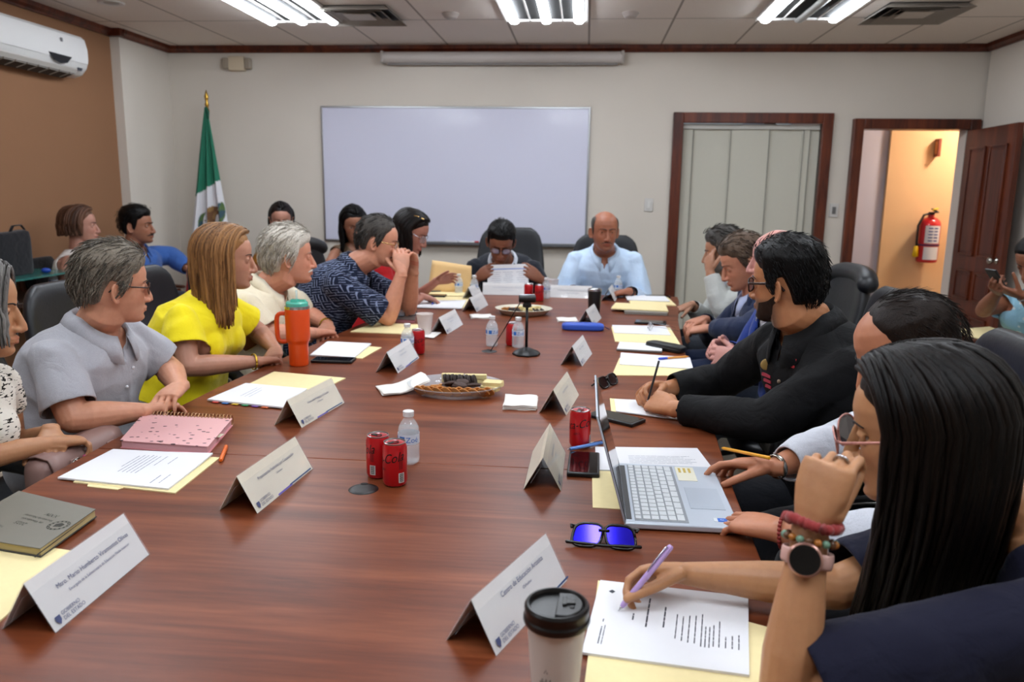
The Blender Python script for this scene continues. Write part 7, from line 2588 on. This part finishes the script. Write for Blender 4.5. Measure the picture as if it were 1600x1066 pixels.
CHROME = mat('chrome', '#c6c6ca', .15, 1)
LILAC = mat('lilac', '#b79ad0', .35)
tips = PEOPLE['r_long']['J']['R'][3]['tips']
gp = (tips[0][0] + tips[4][0]) / 2
tp_ = V(gp[0] - .030, gp[1] - .022, TZ + .0085)
ud = nrm(V(.58, .10, .80))
tp_ = gp - ud * ((gp[2] - TZ - .0078) / ud[2])
pen('pen', 'lilac ballpoint pen in the writing hand of the long-haired woman', tuple(tp_), tuple(tp_ + ud * .142), .0052, (LILAC, LILAC, CHROME), cut=.52)
pen('pen', 'blue pen lying across the black phone beside the laptop screen', (-.030, 2.010, TZ + .0175), (.066, 2.120, TZ + .006), .0050, (mat('pen_blue', '#5c88cc', .35), M['pen_blue'], CHROME))
pen('pen', 'short orange pen lying on the table by the pink notebook', (-.905, 1.830, TZ + .006), (-.945, 1.950, TZ + .006), .0052, (mat('pen_orange', '#d8641c', .4), M['pen_orange'], M['pen_orange']), tip=False, clip=False)
pen('pen', 'orange pen with blue cap on the white paper at right', (.455, 3.335, TZ + .012), (.320, 3.265, TZ + .012), .0046, (mat('pen_amber', '#d8903a', .35), mat('pen_cap_blue', '#2a42b8', .35), M['pen_amber']), clip=False)
pen('pen', 'thin dark pen between the fingers of the man in black shirt', (.212, 2.45, TZ + .035), (.245, 2.475, TZ + .170), .0036, (mat('pen_dark', '#26262a', .35), M['pen_dark'], CHROME), clip=False)
pen('pen', 'blue pen on the papers before the woman in red', (-.905, 4.63, TZ + .0155), (-.93, 4.80, TZ + .0155), .0050, (M['pen_cap_blue'], LBLW, CHROME), clip=False)
W = V(*PEOPLE['r_thin']['J']['R'][3]['w'])
pen('pencil', 'yellow pencil in the hand of the man with thinning hair', (.374, 2.030, TZ + .034), (.438, 1.778, TZ + .096), .0042, (mat('pencil_yellow', '#dc9a1c', .4), M['pencil_yellow'], mat('pencil_wood', '#cfae86', .6)), cat='pencil', cut=.9, clip=False)


def spectacles(name, lab, c, rz, fm, lm, w=.027, h=.021, r=.0022, z=0., tilt=1.15, folded=True, spread=.0, flip=False):
    """glasses lying on the table: rims lean back, temples folded behind"""
    root = thing(name, lab, 'glasses', (c[0], c[1], TZ + z), rz)
    R = Matrix.Rotation(-(PI / 2 - tilt), 3, 'X')
    fb = MB(); lens = []
    for sx in (-1, 1):
        pts = []
        for j in range(25):
            q = 2 * PI * j / 24
            x = sx * (.037 if flip else .035) + w * np.sign(math.cos(q)) * abs(math.cos(q)) ** .62
            zz = h * np.sign(math.sin(q)) * abs(math.sin(q)) ** .62
            x -= sx * (.009 * (zz + h) / (2 * h) if flip else .004 * (zz / h < 0) * abs(zz / h))
            p = R @ Vector((x, 0, zz))
            pts.append((p[0], p[1], p[2] + h * math.sin(tilt) + r))
        fb.tube(pts, [(r, r * 1.2)] * 25, n=8)
        lens.append(pts[:-1])
    p = R @ Vector((0, 0, h * .45))
    fb.tube([(-.010, p[1], p[2] + h * math.sin(tilt) + r), (0, p[1] - .002, p[2] + h * math.sin(tilt) + r + .002), (.010, p[1], p[2] + h * math.sin(tilt) + r)], r * 1.1, n=8)
    if flip:
        bp = [R @ Vector((x, -.0012, -h * .84 + .0025 * abs(x) / .07)) for x in np.linspace(-.072, .072, 13)]
        fb.tube([(q_[0], q_[1], q_[2] + h * math.sin(tilt) + r) for q_ in bp], [(r * 1.15, r * 1.25)] * 13, n=8, round_ends=True)
    f = fb.build('frame', fm, root, smooth='all')
    p = R @ Vector((0, 0, h * .55)); zt = p[2] + h * math.sin(tilt) + r
    for sx in (-1, 1):
        tb = MB()
        xe = sx * (.035 + w)
        if folded:
            tb.tube([(xe, p[1], zt), (xe + sx * .004, p[1] + .012, zt), (sx * .02, p[1] + .024 + .006 * sx, zt * .72), (-sx * .05, p[1] + .026 + .006 * sx, .006)], [(r * 1.2, r * .9)] * 4, n=8)
        else:
            tb.tube([(xe, p[1], zt), (xe + sx * .004, p[1] + .03, zt * .9), (xe + sx * spread, p[1] + .09, zt * .5), (xe - sx * .006, p[1] + .135, .004)], [(r * 1.2, r * .8)] * 4, n=8)
        tb.build('temple', fm, root, smooth='all')
    for pts in lens:
        lb = MB()
        n_ = len(pts)
        nn = np.array(R @ Vector((0, 1, 0))) * .0007
        A = [V(*q) - nn for q in pts]; B = [V(*q) + nn for q in pts]
        lb.add(A + B, [tuple(range(n_))[::-1], tuple(range(n_, 2 * n_))] + [(i, (i + 1) % n_, n_ + (i + 1) % n_, n_ + i) for i in range(n_)])
        lb.build('lens', lm, root)
    return root


t = NT('lens_mirror_blue'); t.set(Base_Color=lin('#2a1fd0'), Metallic=.85, Roughness=.08)
M['lens_mirror_blue'] = t.m
spectacles('sunglasses', 'black sunglasses with blue mirrored lenses in front of the laptop', (.055, 1.475), -.06, F_BLACK, t.m, w=.029, h=.0235, r=.0030, tilt=.85, flip=True)
spectacles('sunglasses', 'black sunglasses lying behind the laptop screen by the writing hands', (.098, 2.80), 1.05, F_BLACK, mat('lens_black', '#08080a', .06, spec=.7), w=.029, h=.021, r=.003, tilt=1.0)
spectacles('eyeglasses', 'silver reading glasses lying on the papers at the far right', (.345, 4.02), -1.5, F_SILV, L_CLEAR, w=.024, h=.017, r=.0014, z=.0066, folded=False, tilt=1.2)
spectacles('eyeglasses', 'dark folded eyeglasses on the grey notebook by the foam cup', (-.955, 4.16), .6, F_BLACK, L_CLEAR, w=.024, h=.018, r=.0018, z=.0165, tilt=1.25)

q = thing('pouch', 'small dark grey pouch on the notebook before the navy patterned shirt', 'pouch', (-1.075, 4.20, TZ + .0165), .2)
MB().ball((0, 0, .014), (.052, .034, .014), n=20, m=10).build('pouch_body', fabric('pouch_cloth', '#3c4448'), q, smooth='all')
q = thing('glasses_case', 'blue zip case lying in front of a name plate on the right', 'case', (.002, 3.985, TZ), .02)
rounded(MB(), .215, .085, .034, (0, 0, .0175)).build('case_body', mat('case_blue', '#2b50b4', .5), q, smooth='all')
MB().tube([(.11, 0, .02), (.125, -.004, .012), (.135, .002, .006)], .002, n=6).build('zip_pull', mat('zip_blue', '#14286a', .4), q, smooth='all')
q = thing('tablet', 'white tablet with grey edge beside the long black case', 'tablet', (.262, 3.53, TZ), -.12)
MB().box((0, 0, .006), (.20, .17, .010)).build('body', mat('tablet_edge', '#6f6a66', .4), q, bevel=.003)
MB().box((0, 0, .0114), (.196, .166, .0012)).build('cover', PAPER, q)
q = thing('spectacle_case', 'long black spectacle case right of the white tablet', 'case', (.375, 3.515, TZ + .0), -.75)
rounded(MB(), .20, .062, .032, (0, 0, .0165)).build('case_body', mat('case_black', '#151414', .5), q, smooth='all')
MB().tube([(-.09, -.0315, .017), (.09, -.0315, .017)], .0012, n=5).build('seam', mat('case_seam', '#2c2a2a', .4), q)
q = thing('remote_control', 'slim dark remote control behind the phone of the woman in red', 'remote', (-1.0, 5.30, TZ + .0), .55)
MB().box((0, 0, .009), (.17, .042, .016)).build('body', mat('remote_dark', '#1b1d1c', .4), q, bevel=.004)
q = thing('small_box', 'small black box beside the bottle of the man in light blue', 'box', (.345, 5.37, TZ), .1)
rounded(MB(), .06, .05, .035, (0, 0, .018)).build('box_body', mat('box_black', '#111113', .4), q, smooth='all')

# purse on the lap of the woman in the dashed blouse
pu = thing('handbag', 'mauve leather handbag with metal turn locks at the left table edge', 'handbag', (-1.362, 1.925, .640), PI / 2 - .03)
PUM = mat('mauve_leather', '#8f7069', .42, bump=.1, scale=200, bdist=.0015)
rounded(MB(), .32, .085, .125, (0, 0, .063)).build('bag_body', PUM, pu, smooth='all')
q = MB()
rs = []
for u in np.linspace(-.145, .145, 9):
    rs.append([(u, -.046 - .0, .060), (u, -.050, .100), (u, -.035, .128), (u, .0, .137), (u, .040, .128)])
q.rings(rs, closed=False, cap0=False, cap1=False)
q.build('flap', PUM, pu, smooth='all', solid=.005)
for x in (-.075, .075):
    q = MB()
    q.box((x, -.054, .085), (.030, .006, .05)).build('strap', PUM, pu, bevel=.002)
    q = MB(); q.tube([(x + .016 * math.cos(a), -.060, .098 + .011 * math.sin(a)) for a in np.linspace(0, 2 * PI, 17)], .0024, n=8)
    q.box((x, -.060, .098), (.006, .005, .018))
    q.build('turn_lock', mat('lock_steel', '#a29a96', .22, 1), pu, smooth='all')
hs = MB(); hs.tube([(-.11, .05, .115), (-.10, .056, .090), (0, .058, .080), (.10, .056, .090), (.11, .05, .115)], [(.008, .004)] * 5, n=8)
hs.build('handle', PUM, pu, smooth='all')

# ---------------------------------------------------------------- corner by the brown wall
sd = thing('side_table', 'dark side table with raised green glass shelf by the brown wall', 'table', (-3.62, 4.72, 0), 0)
DKW = mat('dark_wood', '#2a1a12', .4)
MB().box((0, .0, .725), (.42, 1.15, .03)).build('tabletop', DKW, sd, bevel=.004)
MB().box((.0, -.02, .875), (.36, .86, .012)).build('glass_shelf', lensmat('glass_green', '#3f7f78', .72, .06), sd)
for x in (-.15, .15):
    for y in (-.40, .36):
        MB().tube([(x, y, .74), (x, y, .870)], .012, n=10).build('post', mat('post_dark', '#1a1614', .4), sd, smooth='all')
for x in (-.18, .18):
    for y in (-.53, .53):
        MB().box((x, y, .355), (.04, .04, .71)).build('leg', DKW, sd)
lb = thing('laptop_bag', 'black upright bag with top handle standing on the glass shelf', 'bag', (-3.63, 4.66, .881), 0)
q = MB()
rs = []
for z, k in ((0, .94), (.02, 1), (.22, 1), (.262, .95), (.272, .8)):
    rs.append([(.055 * k * np.sign(math.cos(a)) * abs(math.cos(a)) ** .5, .19 * k * np.sign(math.sin(a)) * abs(math.sin(a)) ** .3, z + .012 * math.sin(a) * (z > .2)) for a in 2 * PI * np.arange(32) / 32])
q.rings(rs).build('bag_body', fabric('bag_black', '#121116'), lb, smooth='all')
MB().tube([(0, .05, .27), (0, .08, .31), (.01, .14, .315), (.01, .17, .285)], [(.012, .004)] * 4, n=8).build('handle', M['bag_black'], lb, smooth='all')
q = thing('small_blue_box', 'little blue object on the glass shelf beside the bag', 'box', (-3.52, 4.86, .881), .3)
MB().ball((0, 0, .018), (.03, .022, .018), n=12, m=8).build('box_body', mat('trinket_blue', '#1c3f9a', .4), q, smooth='all')
q = thing('wallet', 'flat dark wallet lying on the dark side table', 'wallet', (-3.55, 4.90, .74), .2)
MB().box((0, 0, .009), (.09, .16, .018)).build('wallet_body', mat('wallet_dark', '#1c1210', .5), q, bevel=.005)
q = thing('folder', 'manila folder on the lap of the woman in the floral blouse', 'folder', (2.17, 4.37, .735), .5)
MB().box((0, 0, 0), (.30, .22, .006), Matrix.Rotation(.12, 3, 'X')).build('flap', MANILA, q)
# ---------------------------------------------------------------- look
scene.view_settings.view_transform = 'Standard'
scene.view_settings.look = 'None'
scene.view_settings.gamma = 1
scene.view_settings.use_curve_mapping = False
scene.view_settings.exposure = 0.90
cy_ = scene.cycles
cy_.use_denoising = True
cy_.max_bounces = 7
cy_.diffuse_bounces = 4
cy_.glossy_bounces = 3
cy_.transmission_bounces = 7
cy_.transparent_max_bounces = 8
cy_.caustics_reflective = False
cy_.caustics_refractive = False
cy_.sample_clamp_indirect = 6
